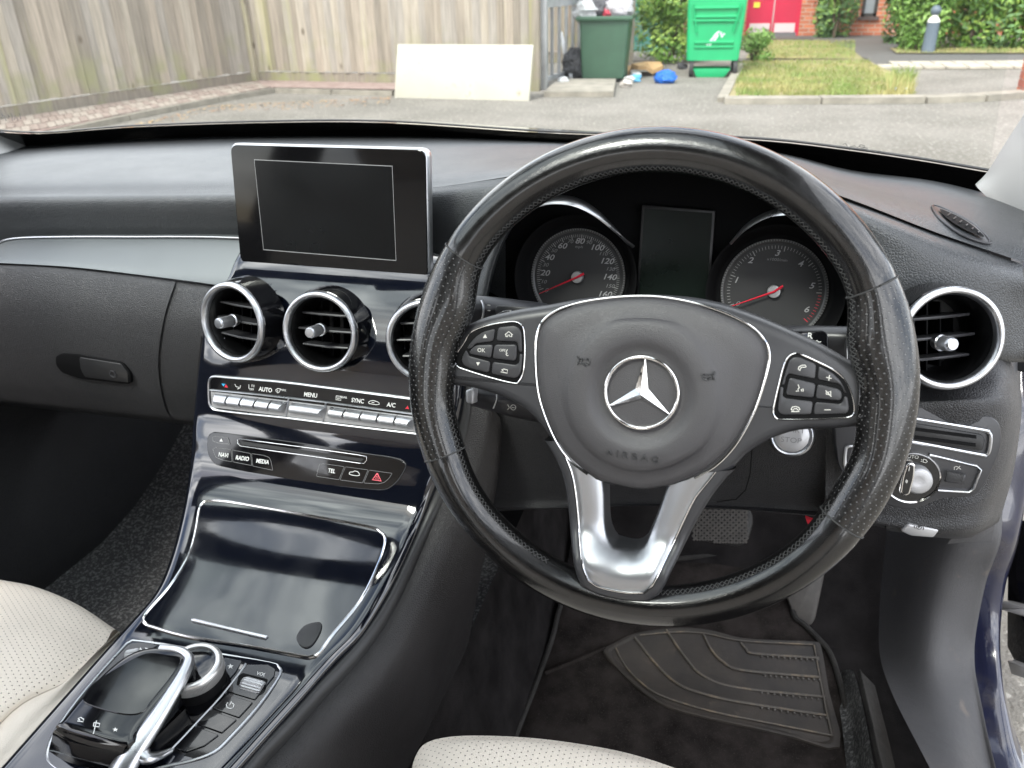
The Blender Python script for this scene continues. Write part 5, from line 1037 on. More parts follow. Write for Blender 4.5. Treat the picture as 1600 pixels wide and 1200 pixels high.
M['tint'] = bpy.data.materials.new('tinted_roof_glass'); M['tint'].use_nodes = True; n_ = M['tint'].node_tree.nodes; n_.clear(); a_ = n_.new('ShaderNodeBsdfTransparent'); a_.inputs['Color'].default_value = (.82, .85, .84, 1); b_ = n_.new('ShaderNodeOutputMaterial'); M['tint'].node_tree.links.new(a_.outputs[0], b_.inputs[0])
slab('unseen_roof_glass', (-1.01, .05), (.04, .615), 1.345, M['tint'], th=.004)
def wall(name, pts, mt, lab=None):
    mb = MB(); n = len(pts); P_ = [Vector(p) for p in pts]; nn = (P_[1] - P_[0]).cross(P_[2] - P_[0]).normalized() * .02
    mb.add([p + nn for p in P_] + [p - nn for p in P_], [tuple(range(n)), tuple(range(2 * n - 1, n - 1, -1))] + [(i, (i + 1) % n, n + (i + 1) % n, n + i) for i in range(n)]); return obj(name, mb, mt, car, smooth=0, label=lab)
for sx, x0, x1 in ((-1, -1.16, -1.02), (1, .36, .20)):
    wall('door_pillar', [(x0, -.25, .95), (x0, -.42, .95), (x1, -.42, 1.33), (x1, -.25, 1.33)], M['head'])
    wall('rear_pillar', [(x0, -1.15, .95), (x0, -1.6, .95), (x1, -1.6, 1.35), (x1, -1.25, 1.35)], M['head'])
    wall('rear_door_trim', [(x0, -.25, .95), (x0, -1.6, .95), (x0, -1.6, .2), (x0, -.25, .2)], M['head'])
wall('rear_bulkhead', [(-1.16, -1.5, .2), (.36, -1.5, .2), (.36, -1.5, .98), (-1.16, -1.5, .98)], M['head'])
for a, b in ((out_[0], 1),): pass
# passenger door inner side and footwell walls
M['trimd'] = M['dash2']
mb = MB(); ysx = [1.40, 1.05, .8, .5, .2, -.25]; loft(mb, [[Vector((x + (.03 if y > 1 else 0), y, min(z, .95 if y < 1.04 else (.88 if y < 1.2 else .78)))) for y in ysx] for x, z in ((-1.13, .95), (-1.09, .90), (-1.10, .70), (-1.06, .62), (-1.12, .5), (-1.13, .22), (-1.2, .1))], 4, 4); obj('passenger_door_trim', mb, M['dash2'], car, smooth=80)
mb = MB(); loft(mb, [[Vector((x, 1.42, z)) for x in (-1.2, -.4, .45)] for z in (.84, .6)] + [[Vector((x, 1.34, .42)) for x in (-1.2, -.4, .45)], [Vector((x, 1.17, .24)) for x in (-1.2, -.4, .45)], [Vector((x, 1.16, .2)) for x in (-1.2, -.4, .45)]], 3, 3); obj('bulkhead', mb, M['void'], car, smooth=60)
# kick panel and doorway on the driver's side
KL = [((1383, 800), .27), ((1385, 832), .27), ((1378, 900), .27), ((1374, 955), .27), ((1375, 1025), .27), ((1396, 1088), .27), ((1440, 1175), .27), ((1500, 1290), .27)]
KM = [((1480, 800), .316), ((1476, 845), .316), ((1462, 905), .316), ((1452, 965), .316), ((1450, 1040), .316), ((1466, 1110), .316), ((1500, 1185), .316), ((1550, 1290), .316)]
KR = [((1552, 800), .368), ((1548, 850), .368), ((1527, 909), .368), ((1511, 990), .368), ((1509, 1040), .368), ((1517, 1090), .368), ((1536, 1182), .368), ((1566, 1290), .368)]
mb = MB(); A = [W(*p, x=x) for p, x in KL]; B = [W(*p, x=x) for p, x in KM]; C_ = [W(*p, x=x) for p, x in KR]
loft(mb, [A, B, C_, [p + Vector((.012, .004, 0)) for p in C_]], 5, 6); obj('kick_panel', mb, M['kick'], car, smooth=80, label='grey scuffed plastic panel beside the footwell')
mb = MB(); K2 = [((1600, 420), .374), ((1590, 560), .374), ((1585, 640), .374), ((1562, 760), .374), ((1548, 830), .374), ((1524, 910), .374), ((1509, 990), .374), ((1507, 1045), .374), ((1516, 1095), .374), ((1535, 1182), .374), ((1566, 1290), .374)]
sl_ = [W(*p, x=x) for p, x in K2]; tube(mb, catmull(sl_, 5), .0042, 10); obj('door_seal', mb, M['rubber'], car)
# upper side: dash end cap down to the seal
mb = MB(); loft(mb, [[W(a, b, x=.366) for a, b in ((1600, 395), (1592, 560), (1590, 640), (1562, 770), (1550, 845))], [W(a, b, x=.31) for a, b in ((1580, 400), (1575, 560), (1572, 640), (1535, 770), (1480, 850))]], 4, 3); obj('dash_end_cap', mb, M['kick'], car, smooth=80)
mb = MB(); S1_ = [((1612, 380), .386), ((1602, 560), .386), ((1596, 650), .386), ((1573, 770), .386), ((1560, 840), .386), ((1536, 912), .386), ((1520, 990), .386), ((1518, 1045), .386), ((1527, 1095), .386), ((1545, 1182), .386), ((1578, 1290), .386)]
S2_ = [((1680, 380), .42), ((1660, 560), .42), ((1632, 650), .42), ((1606, 770), .42), ((1590, 850), .42), ((1572, 912), .42), ((1563, 990), .42), ((1566, 1060), .42), ((1576, 1120), .42), ((1596, 1200), .42), ((1640, 1310), .42)]
a_ = [W(*p, x=x) for p, x in S1_]; b_ = [W(*p, x=x) for p, x in S2_]
loft(mb, [[p + Vector((-.01, .002, .0)) for p in a_], a_, [p.lerp(q, .5) + Vector((.004, -.008, .004)) for p, q in zip(a_, b_)], b_, [p + Vector((.012, .06, -.01)) for p in b_]], 4, 6); obj('door_frame', mb, M['paint'], car, smooth=80, label='navy painted door frame with dust')
# hinge area and door edge beyond the frame
mb = MB(); JP = Pl(W(1595, 980, x=.46), (-1, -.5, 0.1)); 
prism(mb, JP, rnd(JP.poly([(1574, 820), (1640, 800), (1660, 1080), (1598, 1060), (1572, 1010)]), .004), -.03, 0, .003); obj('door_edge', mb, M['gloss'], car, smooth=50)
mb = MB(); prism(mb, JP, rnd(JP.poly([(1576, 938), (1620, 948), (1620, 966), (1572, 952)]), .002), .0, .010, .002); obj('door_hinge', mb, M['silverpl'], car, smooth=50); mb = MB(); prism(mb, JP, rnd(JP.poly([(1584, 1030), (1625, 1046), (1620, 1062), (1590, 1052)]), .002), .0, .012, .002); obj('door_hinge', mb, M['silverpl'], car, smooth=50)
# floor
mb = MB(); loft(mb, [[Vector((x, y, .222 + max(0, y - 1.0) * .5)) for x in (-1.14, -.9, -.7)] for y in (-.4, .5, .95, 1.3)], 3, 4); loft(mb, [[Vector((x, y, .222)) for x in (-.72, -.5, -.28)] for y in (-.4, .5, .95, 1.3)], 2, 2)
mb2_ = MB(); loft(mb2_, [[Vector((x, y, .222 + max(0, y - 1.0) * .5)) for x in (-.30, 0, .345)] for y in (-.4, .5, .95, 1.3)], 3, 4); obj('driver_floor_carpet', mb2_, M['matd'], None, smooth=80, kind='structure')
fo = obj('cabin_floor_carpet', mb, M['carpet'], None, smooth=80, kind='structure')
mb = MB(); loft(mb, [[Vector((-.2655, y, .45)) for y in (.3, .5, .7, .9, 1.1, 1.3)], [Vector((-.250, y, .36)) for y in (.3, .5, .7, .9, 1.1, 1.3)], [Vector((-.228, y, .27)) for y in (.3, .5, .7, .9, 1.1, 1.3)], [Vector((-.212, y, .235)) for y in (.3, .5, .7, .9, 1.1, 1.3)]], 4, 4); obj('tunnel_carpet', mb, M['matd'], con, smooth=80, label='dark carpet on the side of the tunnel')
# footrest ramp of carpet
mb = MB(); loft(mb, [[Vector((x, y, z)) for x in (-.22, 0, .30)] for y, z in ((1.00, .235), (1.15, .33), (1.30, .52), (1.36, .72))], 3, 4); obj('footwell_ramp', mb, M['matd'], car, smooth=80)

# ================================================================== FLOOR MAT
def mz(y): return .242 + max(0, (y - .88)) * .22
def GM(px, py, h=0.0):
    z = .245
    for _ in range(6): p = G(px, py, z + h); z = mz(p.y)
    return G(px, py, z + h)
fm = thing('floor_mat', 'dark driver floor mat with a ribbed dusty rubber heel pad and stitched border', 'floor mat', (0, .85, .245))
MOUT = [(900, 905), (875, 950), (862, 1000), (835, 1075), (805, 1150), (780, 1215), (760, 1275), (1100, 1330), (1345, 1250), (1333, 1180), (1322.5, 1112), (1308.5, 1053), (1296, 1020), (1280, 1000), (1255, 975), (1240, 960), (1215, 890), (1100, 870)]
mo = [(v.x, v.y) for v in catmull([(a, b, 0) for a, b in MOUT], 4, True)]
pts = [GM(*q) for q in mo]; cx = sum((p.x for p in pts)) / len(pts); cy = sum((p.y for p in pts)) / len(pts)
mb = MB(); vs = []; n = len(pts); RG = 16
for k in range(RG + 1):
    for p in pts: x, y = p.x + (cx - p.x) * k / RG, p.y + (cy - p.y) * k / RG; vs.append(Vector((x, y, mz(y) - (.004 if k == 0 else 0))))
mb.add(vs, [(k * n + i, k * n + (i + 1) % n, (k + 1) * n + (i + 1) % n, (k + 1) * n + i) for k in range(RG) for i in range(n)]); obj('velour_top', mb, M['mat'], fm, smooth=80)
mb = MB(); tube(mb, [p + Vector((0, 0, .001)) for p in pts], .0042, 8, True); obj('border', mb, M['binding'], fm)
PAD = [(942, 1017), (962, 1003), (996, 988), (1060, 980), (1110, 984), (1157, 996), (1220, 1000), (1272, 1002), (1284, 1012), (1296, 1080), (1313, 1167), (1240, 1152), (1180, 1138), (1111, 1123), (1050, 1107), (1016, 1090), (985, 1065), (962, 1042)]
pp = [(v.x, v.y) for v in catmull([(a, b, 0) for a, b in PAD], 3, True)]; q = [GM(*a, .003) for a in pp]
cx = sum(p.x for p in q) / len(q); cy = sum(p.y for p in q) / len(q); n = len(q); vs = []
for k, (t, h) in enumerate(((0, -.002), (0.004, .0022), (.03, .0030), (.055, .0030), (.065, .0018), (.09, .0018), (.2, .0018), (.5, .0018), (1, .0018))):
    for p in q: x, y = p.x + (cx - p.x) * t, p.y + (cy - p.y) * t; vs.append(Vector((x, y, mz(y) + h + .001)))
mb = MB(); mb.add(vs, [(k * n + i, k * n + (i + 1) % n, (k + 1) * n + (i + 1) % n, (k + 1) * n + i) for k in range(8) for i in range(n)]); hp_ = obj('heel_pad', mb, M['padrub'], fm, smooth=60)
def ridge(pts_, r=.0018, mt='rub_edge', nm='ridge'):
    mb = MB(); tube(mb, catmull([GM(a, b, .0045) for a, b in pts_], 5), r, 8); return obj(nm, mb, M[mt], hp_)
ridge([(1157, 1004), (1166, 1014), (1180, 1021), (1280, 1028)]); ridge([(1099, 991), (1112, 1016), (1130, 1034), (1160, 1047), (1280, 1058)]); ridge([(1041, 984), (1070, 1026), (1099, 1056), (1152, 1074), (1289, 1089)]); ridge([(992, 996), (1029, 1042), (1062, 1070), (1100, 1084), (1152, 1096), (1293, 1118)])
ridge([(962, 1012), (975, 1037), (997, 1062), (1032, 1086), (1111, 1111), (1200, 1129), (1300, 1149)], .0013); ridge([(1272, 1008), (1284, 1075), (1300, 1150)], .0013); ridge([(1000, 992), (1060, 987), (1105, 990), (1160, 1001), (1270, 1007)], .0011)
for a, b in (((1190, 1023), (1278, 1029)), ((1195, 1053), (1280, 1060)), ((1190, 1080), (1288, 1091)), ((1190, 1103), (1292, 1120))):
    mb = MB()
    for k in range(11): p = GM(a[0] + (b[0] - a[0]) * k / 10, a[1] + (b[1] - a[1]) * k / 10 + 2.5, .004); sphere(mb, p, (.0020, .0020, .0022), 8, 5)
    obj('stud_row', mb, M['rubberp'], hp_)
mb = MB(); tube(mb, catmull([GM(*q_, .002) for q_ in ((945, 1012), (905, 1030), (880, 1040), (851, 1052))], 4), .0032, 8); obj('fold_ridge', mb, M['mat'], fm)
mb = MB(); Q_ = [W(a, b, x=.222) for a, b in ((1312, 1050), (1322, 1085), (1330, 1130), (1338, 1196), (1345, 1260))]; R__ = [W(a, b, x=.230) for a, b in ((1334, 1048), (1344, 1085), (1354, 1130), (1366, 1196), (1382, 1260))]; loft(mb, [[p + Vector((-.01, 0, -.01)) for p in Q_], Q_, [p.lerp(q, .5) + Vector((0, 0, .004)) for p, q in zip(Q_, R__)], R__], 5, 5); obj('loop_pile_strip', mb, M['carpet'], car, smooth=80); mb = MB(); P_ = [W(1336, 1049, x=.232), W(1344, 1085, x=.232), W(1354, 1130, x=.232), W(1368, 1196, x=.232), W(1385, 1260, x=.232)]; loft(mb, [[p + Vector((.002, .0, .0)) for p in P_], [p + Vector((.006, 0, .006)) for p in P_], [p + Vector((.010, 0, 0)) for p in P_], [p + Vector((.03, 0, -.02)) for p in P_]], 5, 5); obj('carpet_edge', mb, M['binding'], car, smooth=80)

# ================================================================== PEDALS
PB = Pl(W(1127, 820, y=1.0), norm_yt(0, 28)); pdl = thing('brake_pedal', 'wide brake pedal with cross-hatched rubber pad, seen below the steering wheel hub', 'pedal', PB.o)
BPX = [(1078, 788), (1169, 792), (1176, 806), (1177, 818), (1170, 843), (1164, 850), (1152, 854), (1111, 848), (1080, 841), (1074, 815)]
mb = MB(); prism(mb, PB, rnd(PB.poly(BPX), .006), -.012, .0, .003); obj('pad', mb, M['rubber'], pdl, smooth=50)
mb = MB()
for d in (0, 1):
    for k in range(-12, 24):
        a = (1078 + k * 9, 792); dx = 62 * (1 if d else -1); seg = []
        for t in [i / 14 for i in range(15)]:
            x, y = a[0] + dx * t, a[1] + 56 * t
            if 1079 < x < 1171 and 793 < y < 846 + (x - 1080) * .06: seg.append((x, y))
        if len(seg) > 1: strokes(mb, PB, [[seg[0], seg[-1]]], .0028, .0022, 0)
obj('tread', mb, M['rubberp'], pdl, smooth=0, kind='stuff')
mb = MB(); tube(mb, [PB.w(0, 0, -.01), PB.w(.01, .10, -.06), PB.w(.01, .28, -.02)], .011, 10); obj('arm', mb, M['plast'], pdl)
PA = Pl(W(1262, 930, y=1.04), norm_yt(0, 30)); pdl = thing('accelerator_pedal', 'grey plate of the accelerator pedal half hidden behind the lower rim', 'pedal', PA.o)
mb = MB(); prism(mb, PA, rnd(PA.poly([(1228, 880), (1292, 868), (1288, 900), (1274, 968), (1266, 980), (1240, 962), (1224, 920)]), .006), -.012, 0, .003); obj('pad', mb, M['rubberp'], pdl, smooth=50)
mb = MB(); tube(mb, [PA.w(0, .02, -.01), PA.w(0.01, .2, -.03)], .009, 10); obj('arm', mb, M['plast'], pdl)
mb = MB(); RTP = Pl(W(1270, 816, y=.80), norm_yt(0, 0)); prism(mb, RTP, rnd(RTP.poly([(1258, 808), (1268, 812), (1282, 818), (1274, 824), (1262, 820)]), .001), -.004, 0, .001); tag(obj('red_tab', mb, M['red'], None), 'tiny red tab showing under the knee panel behind the right of the rim', 'tab')

# ================================================================== SEATS
def seat(name, label, rows, perf_rows, loc, seams):
    t = thing(name, label, 'seat', loc)
    mb = MB(); loft(mb, rows, 6, 6); obj('cushion_side', mb, M['cream'], t, smooth=80)
    mb = MB(); loft(mb, perf_rows, 6, 6); obj('cushion_centre', mb, M['creamperf'], t, smooth=80)
    for s_ in seams: mb = MB(); tube(mb, catmull(s_, 6), .0011, 6); obj('seam', mb, M['seam'], t)
    return t
M['seam'] = mat('seam_thread', (0.42, 0.37, 0.31), .7)
# passenger seat: centre panel drops over the front edge, bolster on the console side
xs = [-1.02, -.93, -.83, -.73, -.66]
def ps(y, z, crown=.012): return [Vector((x, y, z + crown * (1 - ((x + .83) / .22) ** 2))) for x in xs]
pc = [W(-150, 960, z=.50), W(0, 912, z=.50)]
C0 = [W(a, b, z=zz) for a, b, zz in ((-160, 893, .535), (-80, 894, .535), (0, 908, .535), (60, 920, .535), (125, 947, .532), (186, 988, .522))]
C1 = [W(a, b, z=zz) for a, b, zz in ((-160, 930, .572), (-80, 935, .572), (0, 948, .570), (50, 960, .566), (105, 985, .558), (160, 1012, .545))]
C2 = [W(a, b, z=zz) for a, b, zz in ((-200, 1000, .590), (-110, 1010, .590), (-20, 1025, .586), (30, 1035, .580), (76, 1050, .572), (110, 1062, .562))]
C3 = [W(a, b, z=zz) for a, b, zz in ((-260, 1120, .600), (-170, 1130, .600), (-80, 1130, .594), (-30, 1125, .588), (5, 1115, .580), (20, 1112, .574))]
C4 = [W(a, b, z=zz) for a, b, zz in ((-360, 1280, .61), (-270, 1290, .61), (-180, 1280, .604), (-130, 1265, .598), (-100, 1250, .59), (-90, 1245, .584))]
for k_, C__ in enumerate((C0, C1, C2, C3, C4)): C__.insert(0, C__[0] + Vector((-.10, -.02, .004)))
for k_, C__ in enumerate((C0, C1, C2, C3, C4)): C__.insert(0, C__[0] + Vector((-.06, -.02, -.05)))
Cf = [p + Vector((0, .01, -.12)) for p in C0]
B0 = [C0[-1], C1[-1], C2[-1], C3[-1], C4[-1]]
B1 = [W(188, 1000, z=.512), W(150, 1035, z=.548), W(98, 1085, z=.572), (W(30, 1150, z=.585)), W(-60, 1270, z=.594)]
B2 = [p + Vector((.018, -.004, -.022)) for p in B1]; B3 = [Vector((p.x + .03, p.y, .40)) for p in B1]
seat('passenger_seat', 'cream leather passenger seat cushion with perforated centre, at the lower left beside the console', [B0, [p.lerp(q, .5) + Vector((0, 0, .006)) for p, q in zip(B0, B1)], B1, B2, B3], [Cf, C0, C1, C2, C3, C4], (-.85, .3, .5), [B0])
D0 = [W(a, b, z=zz) for a, b, zz in ((640, 1215, .555), (650, 1180, .560), (668, 1160, .566), (710, 1150.5, .570), (780, 1150, .572), (860, 1156, .572), (950, 1170, .568), (1010, 1185, .563), (1060, 1202, .556))]
D1 = [W(a, b, z=zz) for a, b, zz in ((636, 1240, .575), (652, 1215, .580), (680, 1195, .586), (720, 1180, .590), (790, 1178, .592), (860, 1184, .592), (945, 1198, .588), (1005, 1215, .582), (1060, 1235, .574))]
D2 = [p + Vector((0, -.12, .012)) for p in D1]; D3 = [p + Vector((0, -.4, .01)) for p in D1]; Df = [p + Vector((0, .004, -.05)) for p in D0]; Dg = [p + Vector((0, -.06, -.2)) for p in D0]
t = thing('driver_seat', 'front edge of the cream perforated leather driver seat, at the bottom of the view', 'seat', (-.05, .2, .5))
mb = MB(); loft(mb, [D0, D1, D2, D3], 6, 6); obj('cushion_top', mb, M['creamperf'], t, smooth=80)
mb = MB(); loft(mb, [D0, Df, Dg], 6, 6); obj('cushion_front', mb, M['cream'], t, smooth=80)

def seatback(t, cx_, col):
    mb = MB(); rows = []
    for y, z, w_ in ((-.12, .56, .25), (-.20, .72, .26), (-.27, .92, .25), (-.33, 1.05, .19), (-.36, 1.08, .14)): rows.append([Vector((cx_ + w_ * k, y + .05 * abs(k) ** 2 * 1.2, z)) for k in (-1, -.6, 0, .6, 1)])
    back = [[p + Vector((0, -.10, 0)) for p in r] for r in rows[::-1]]
    loft(mb, rows + back, 4, 3); obj('backrest', mb, M['cream'], t, smooth=80)
    mb = MB(); sphere(mb, (cx_, -.43, 1.16), (.13, .06, .085), 20, 12); obj('headrest', mb, M['cream'], t)
for o_ in scene.objects:
    if o_.name == 'passenger_seat': seatback(o_, -.85, None)
    if o_.name == 'driver_seat': seatback(o_, -.03, None)

mr_ = thing('rear_view_mirror', 'rear-view mirror hanging from the top of the windscreen', 'mirror', (-.405, .68, 1.27))
mb = MB(); RM = Pl(Vector((-.405, .64, 1.235)), (.2, -1, -.15)); prism(mb, RM, rnd([(-.12, -.033), (.12, -.033), (.12, .033), (-.12, .033)], .02), -.03, 0, .004); obj('housing', mb, M['plast'], mr_, smooth=50)
mb = MB(); prism(mb, RM, rnd([(-.113, -.027), (.113, -.027), (.113, .027), (-.113, .027)], .016), -.001, .001, 0); obj('mirror_glass', mb, M['chrome'], mr_)
mb = MB(); prism(mb, Pl(Vector((-.405, .70, 1.285)), (0, -.6, -1), up=(0, 1, 0)), rnd([(-.05, -.06), (.05, -.06), (.035, .07), (-.035, .07)], .02), -.02, .03, .006); obj('sensor_cover', mb, M['plast'], mr_, smooth=50)

# ================================================================== OUTSIDE
M['road'] = mat('old_tarmac', (0.16, 0.150, 0.128), 0.9, col2=(0.215, 0.20, 0.175), var=(1.2, .2), bump=('noise', 45, 1.0, 0.02), wear=(30, .54, .64, (.36, .34, .30)))
M['path'] = mat('path_tarmac', (0.10, 0.098, 0.09), 0.9, bump=('noise', 60, 0.8, 0.01), wear=(60, .6, .7, (.2, .19, .18)))
M['stone'] = mat('kerb_concrete', (0.25, 0.23, 0.19), 0.9, bump=('noise', 40, 0.6, 0.01), var=(6, .25))
M['slabs'] = mat('pale_slab', (0.36, 0.33, 0.27), 0.9, bump=('noise', 40, 0.5, 0.01), var=(5, .2))
M['brickp'] = mat('red_paving', (0.24, 0.17, 0.15), 0.9, col2=(.32, .25, .22), var=(9, .2), bump=('noise', 50, .5, .01))
M['lawn'] = mat('lawn_soil', (0.14, 0.15, 0.05), 0.95, col2=(.28, .23, .12), var=(3.5, .2))
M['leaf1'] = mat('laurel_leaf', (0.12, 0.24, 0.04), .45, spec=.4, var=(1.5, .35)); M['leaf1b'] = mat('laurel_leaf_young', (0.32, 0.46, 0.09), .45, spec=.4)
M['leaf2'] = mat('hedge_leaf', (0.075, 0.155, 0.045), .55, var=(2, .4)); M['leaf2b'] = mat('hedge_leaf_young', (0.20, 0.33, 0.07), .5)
M['grass'] = mat('grass_blade', (0.16, 0.24, 0.05), .7, col2=(.34, .31, .12), var=(1.6, .2))
M['twig'] = mat('twig', (0.12, 0.09, 0.06), .8)
def wood(i, c): return mat('weathered_board_%d' % i, c, .85, col2=tuple(x * .74 for x in c), var=(55, .2), bump=('noise', 90, .5, .004), wear=(5, .56, .74, (c[0] * .95, c[1] * 1.02, c[2] * .6)))
WD = []
for i, c in enumerate(((.38, .325, .26), (.32, .275, .22), (.42, .37, .30), (.27, .235, .19), (.35, .315, .27))):
    m = wood(i, c); n = m.node_tree.nodes
    for t in n:     # stretch the grain along the boards
        if t.type == 'TEX_NOISE':
            mp = n.new('ShaderNodeMapping'); mp.inputs['Scale'].default_value = (1.0, 1.0, .045); l = m.node_tree.links; src = t.inputs['Vector'].links[0].from_socket; l.new(src, mp.inputs['Vector']); l.new(mp.outputs['Vector'], t.inputs['Vector'])
    l = m.node_tree.links.new; b_ = n['Principled BSDF']; old = b_.inputs['Base Color'].links[0].from_socket
    tc2 = n.new('ShaderNodeTexCoord'); mk = n.new('ShaderNodeMapping'); mk.inputs['Scale'].default_value = (1, 1, .55); l(tc2.outputs['Object'], mk.inputs['Vector'])
    vk = n.new('ShaderNodeTexVoronoi'); vk.inputs['Scale'].default_value = 4.2; l(mk.outputs['Vector'], vk.inputs['Vector'])
    rk = n.new('ShaderNodeMapRange'); rk.inputs[1].default_value = .05; rk.inputs[2].default_value = .13; rk.inputs[3].default_value = .75; rk.inputs[4].default_value = 0; l(vk.outputs['Distance'], rk.inputs[0])
    mxk = n.new('ShaderNodeMix'); mxk.data_type = 'RGBA'; mxk.inputs['B'].default_value = (.10, .075, .05, 1); l(old, mxk.inputs['A']); l(rk.outputs[0], mxk.inputs['Factor'])
    sz = n.new('ShaderNodeSeparateXYZ'); l(tc2.outputs['Object'], sz.inputs[0]); ng = n.new('ShaderNodeTexNoise'); ng.inputs['Scale'].default_value = 3.5; l(tc2.outputs['Object'], ng.inputs['Vector'])
    rg = n.new('ShaderNodeMapRange'); rg.inputs[1].default_value = .75; rg.inputs[2].default_value = .15; rg.inputs[3].default_value = 0; rg.inputs[4].default_value = 1.1; l(sz.outputs[2], rg.inputs[0])
    mg = n.new('ShaderNodeMath'); mg.operation = 'MULTIPLY'; l(rg.outputs[0], mg.inputs[0]); rn = n.new('ShaderNodeMapRange'); rn.inputs[1].default_value = .46; rn.inputs[2].default_value = .72; l(ng.outputs['Fac'], rn.inputs[0]); l(rn.outputs[0], mg.inputs[1])
    mxg = n.new('ShaderNodeMix'); mxg.data_type = 'RGBA'; mxg.inputs['B'].default_value = (.25, .25, .13, 1); l(mxk.outputs['Result'], mxg.inputs['A']); l(mg.outputs[0], mxg.inputs['Factor']); l(mxg.outputs['Result'], b_.inputs['Base Color'])
    WD.append(m)
# ground
mb = MB(); mb.add([(-90, -20, 0), (90, -20, 0), (90, 200, 0), (-90, 200, 0)], [(0, 1, 2, 3)]); obj('road', mb, M['road'], None, smooth=0, kind='structure')
def sheet(name, pxs, z, m_, kind='structure'):
    mb = MB(); P_ = [G(a, b) for a, b in pxs]; mb.add([Vector((p.x, p.y, z)) for p in P_], [tuple(range(len(P_)))]); return obj(name, mb, m_, None, smooth=0, kind=kind)
random.seed(11)
# ---- fences
def fence(name, label, A, B, n, h, board_w, skip=0, alt=True):
    A, B = Vector((*A, 0)), Vector((*B, 0)); t = thing(name, label, 'fence', A, 'weathered timber fences round the yard'); d = (B - A).normalized(); nn = Vector((d.y, -d.x, 0)); Ln = (B - A).length
    if nn.y > 0: nn = -nn
    for i in range(n):
        p = A + d * (Ln * (i + .5) / n); wd = Ln / n * .985; off = (.0 if i % 2 else .016) + random.random() * .003; ln = random.uniform(-.03, .03); tw = random.uniform(-.05, .05)
        mb = MB(); vs = []
        for z in (.16 + random.random() * .015, h + ln):
            lean = random.uniform(-.004, .004)
            for a, b in ((-wd / 2, 0), (wd / 2, .0), (wd / 2, .006), (-wd / 2, .032)): vs.append(p + d * (a + lean) + nn * (off + b + a * tw) + Vector((0, 0, z)))
        mb.add(vs, [(0, 1, 5, 4), (1, 2, 6, 5), (2, 3, 7, 6), (3, 0, 4, 7), (4, 5, 6, 7), (3, 2, 1, 0)]); obj('board', mb, random.choice(WD), t, smooth=0)
    mb = MB(); q = A.lerp(B, .5); box(mb, q + Vector((0, 0, .08)) + nn * .004, (Ln, .03, .15), rz=math.atan2(d.y, d.x)); obj('gravel_board', mb, WD[3], t, smooth=0)
    for z in (.5, 1.2, 1.75):
        mb = MB(); box(mb, q + Vector((0, 0, z)) - nn * .03, (Ln, .04, .07), rz=math.atan2(d.y, d.x)); obj('rail', mb, WD[1], t, smooth=0)
    return t
FC = G(402, 131); FE = G(842, 141)
fence('timber_fence', 'weathered close-board timber fence along the left, greened near its foot', (FC.x + .0, FC.y), (-8.3, 1.4), 74, 2.1, .1)
fb = fence('timber_fence', 'grey weathered timber fence behind the leaning pale board', (FC.x, FC.y), (FE.x, FE.y), 40, 2.2, .1)
fence('timber_fence', 'short stretch of timber fence behind the metal gate and bin', (-4.6, 12.9), (-1.75, 12.9), 26, 2.0, .1)
mb = MB(); box(mb, FC + Vector((0.02, -.06, 1.1)), (.09, .09, 2.2)); obj('post', mb, WD[2], fb, smooth=0)
mb = MB(); box(mb, FE + Vector((-.03, -.05, 1.15)), (.11, .09, 2.3)); obj('post', mb, WD[3], fb, smooth=0, label='dark end post beside the metal gate')
# paved strip and kerb along the left fence
bpv = sheet('brick_pavement', [(402, 131), (-150, 222), (-150, 260), (200, 186), (330, 158), (430, 143), (620, 147), (620, 136)], .050, M['brickp'])
random.seed(3)
M['pv1'] = mat('paver_red', (.25, .20, .17), .9, var=(20, .2), bump=('noise', 60, .5, .01)); M['pv2'] = mat('paver_buff', (.30, .26, .22), .9, var=(20, .2), bump=('noise', 60, .5, .01))
A0_, A1_, B0_, B1_ = G(402, 134), G(-60, 206), G(425, 144), G(-60, 236)
for i in range(44):
    for k in range(3):
        def bl(u_, v_): p = A0_.lerp(A1_, u_); q = B0_.lerp(B1_, u_); r = p.lerp(q, v_); r.z = .050; return r
        u0, u1, v0, v1 = (i + .04 + (.5 if k % 2 else 0)) / 44.5, (i + .96 + (.5 if k % 2 else 0)) / 44.5, (k + .05) / 3, (k + .95) / 3; c4 = [bl(u0, v0), bl(u1, v0), bl(u1, v1), bl(u0, v1)]; up_ = Vector((0, 0, .010 + random.random() * .004)); mb = MB(); mb.add(c4 + [p + up_ for p in c4], [(4, 5, 6, 7), (0, 1, 5, 4), (1, 2, 6, 5), (2, 3, 7, 6), (3, 0, 4, 7)]); obj('brick', mb, random.choice((M['pv1'], M['pv2'])), bpv, smooth=0)
def kerb(name, pts, label=None, w_=.11, hh=.075, step=.85, lab='kerb'):
    t = thing(name, label, 'kerb', G(*pts[0])); P_ = [G(*p) for p in pts]
    seg = [P_[0]]; d_ = 0
    for a, b in zip(P_[:-1], P_[1:]):
        n = max(1, round((b - a).length / step)); d = (b - a).normalized(); rz = math.atan2(d.y, d.x); l_ = (b - a).length / n
        for i in range(n):
            mb = MB(); c = a + d * (l_ * (i + .5)); box(mb, (c.x, c.y, hh / 2 + random.uniform(-.003, .003)), (l_ - .012, w_, hh), rz=rz + random.uniform(-.004, .004)); obj('kerbstone', mb, M['stone'], t, smooth=0)
    return t
kerb('kerb', [(-120, 258), (200, 188), (340, 160), (430, 145), (615, 150)], 'low stone kerb along the foot of the timber fences', w_=.06, hh=.055)
random.seed(5)
mb = MB()
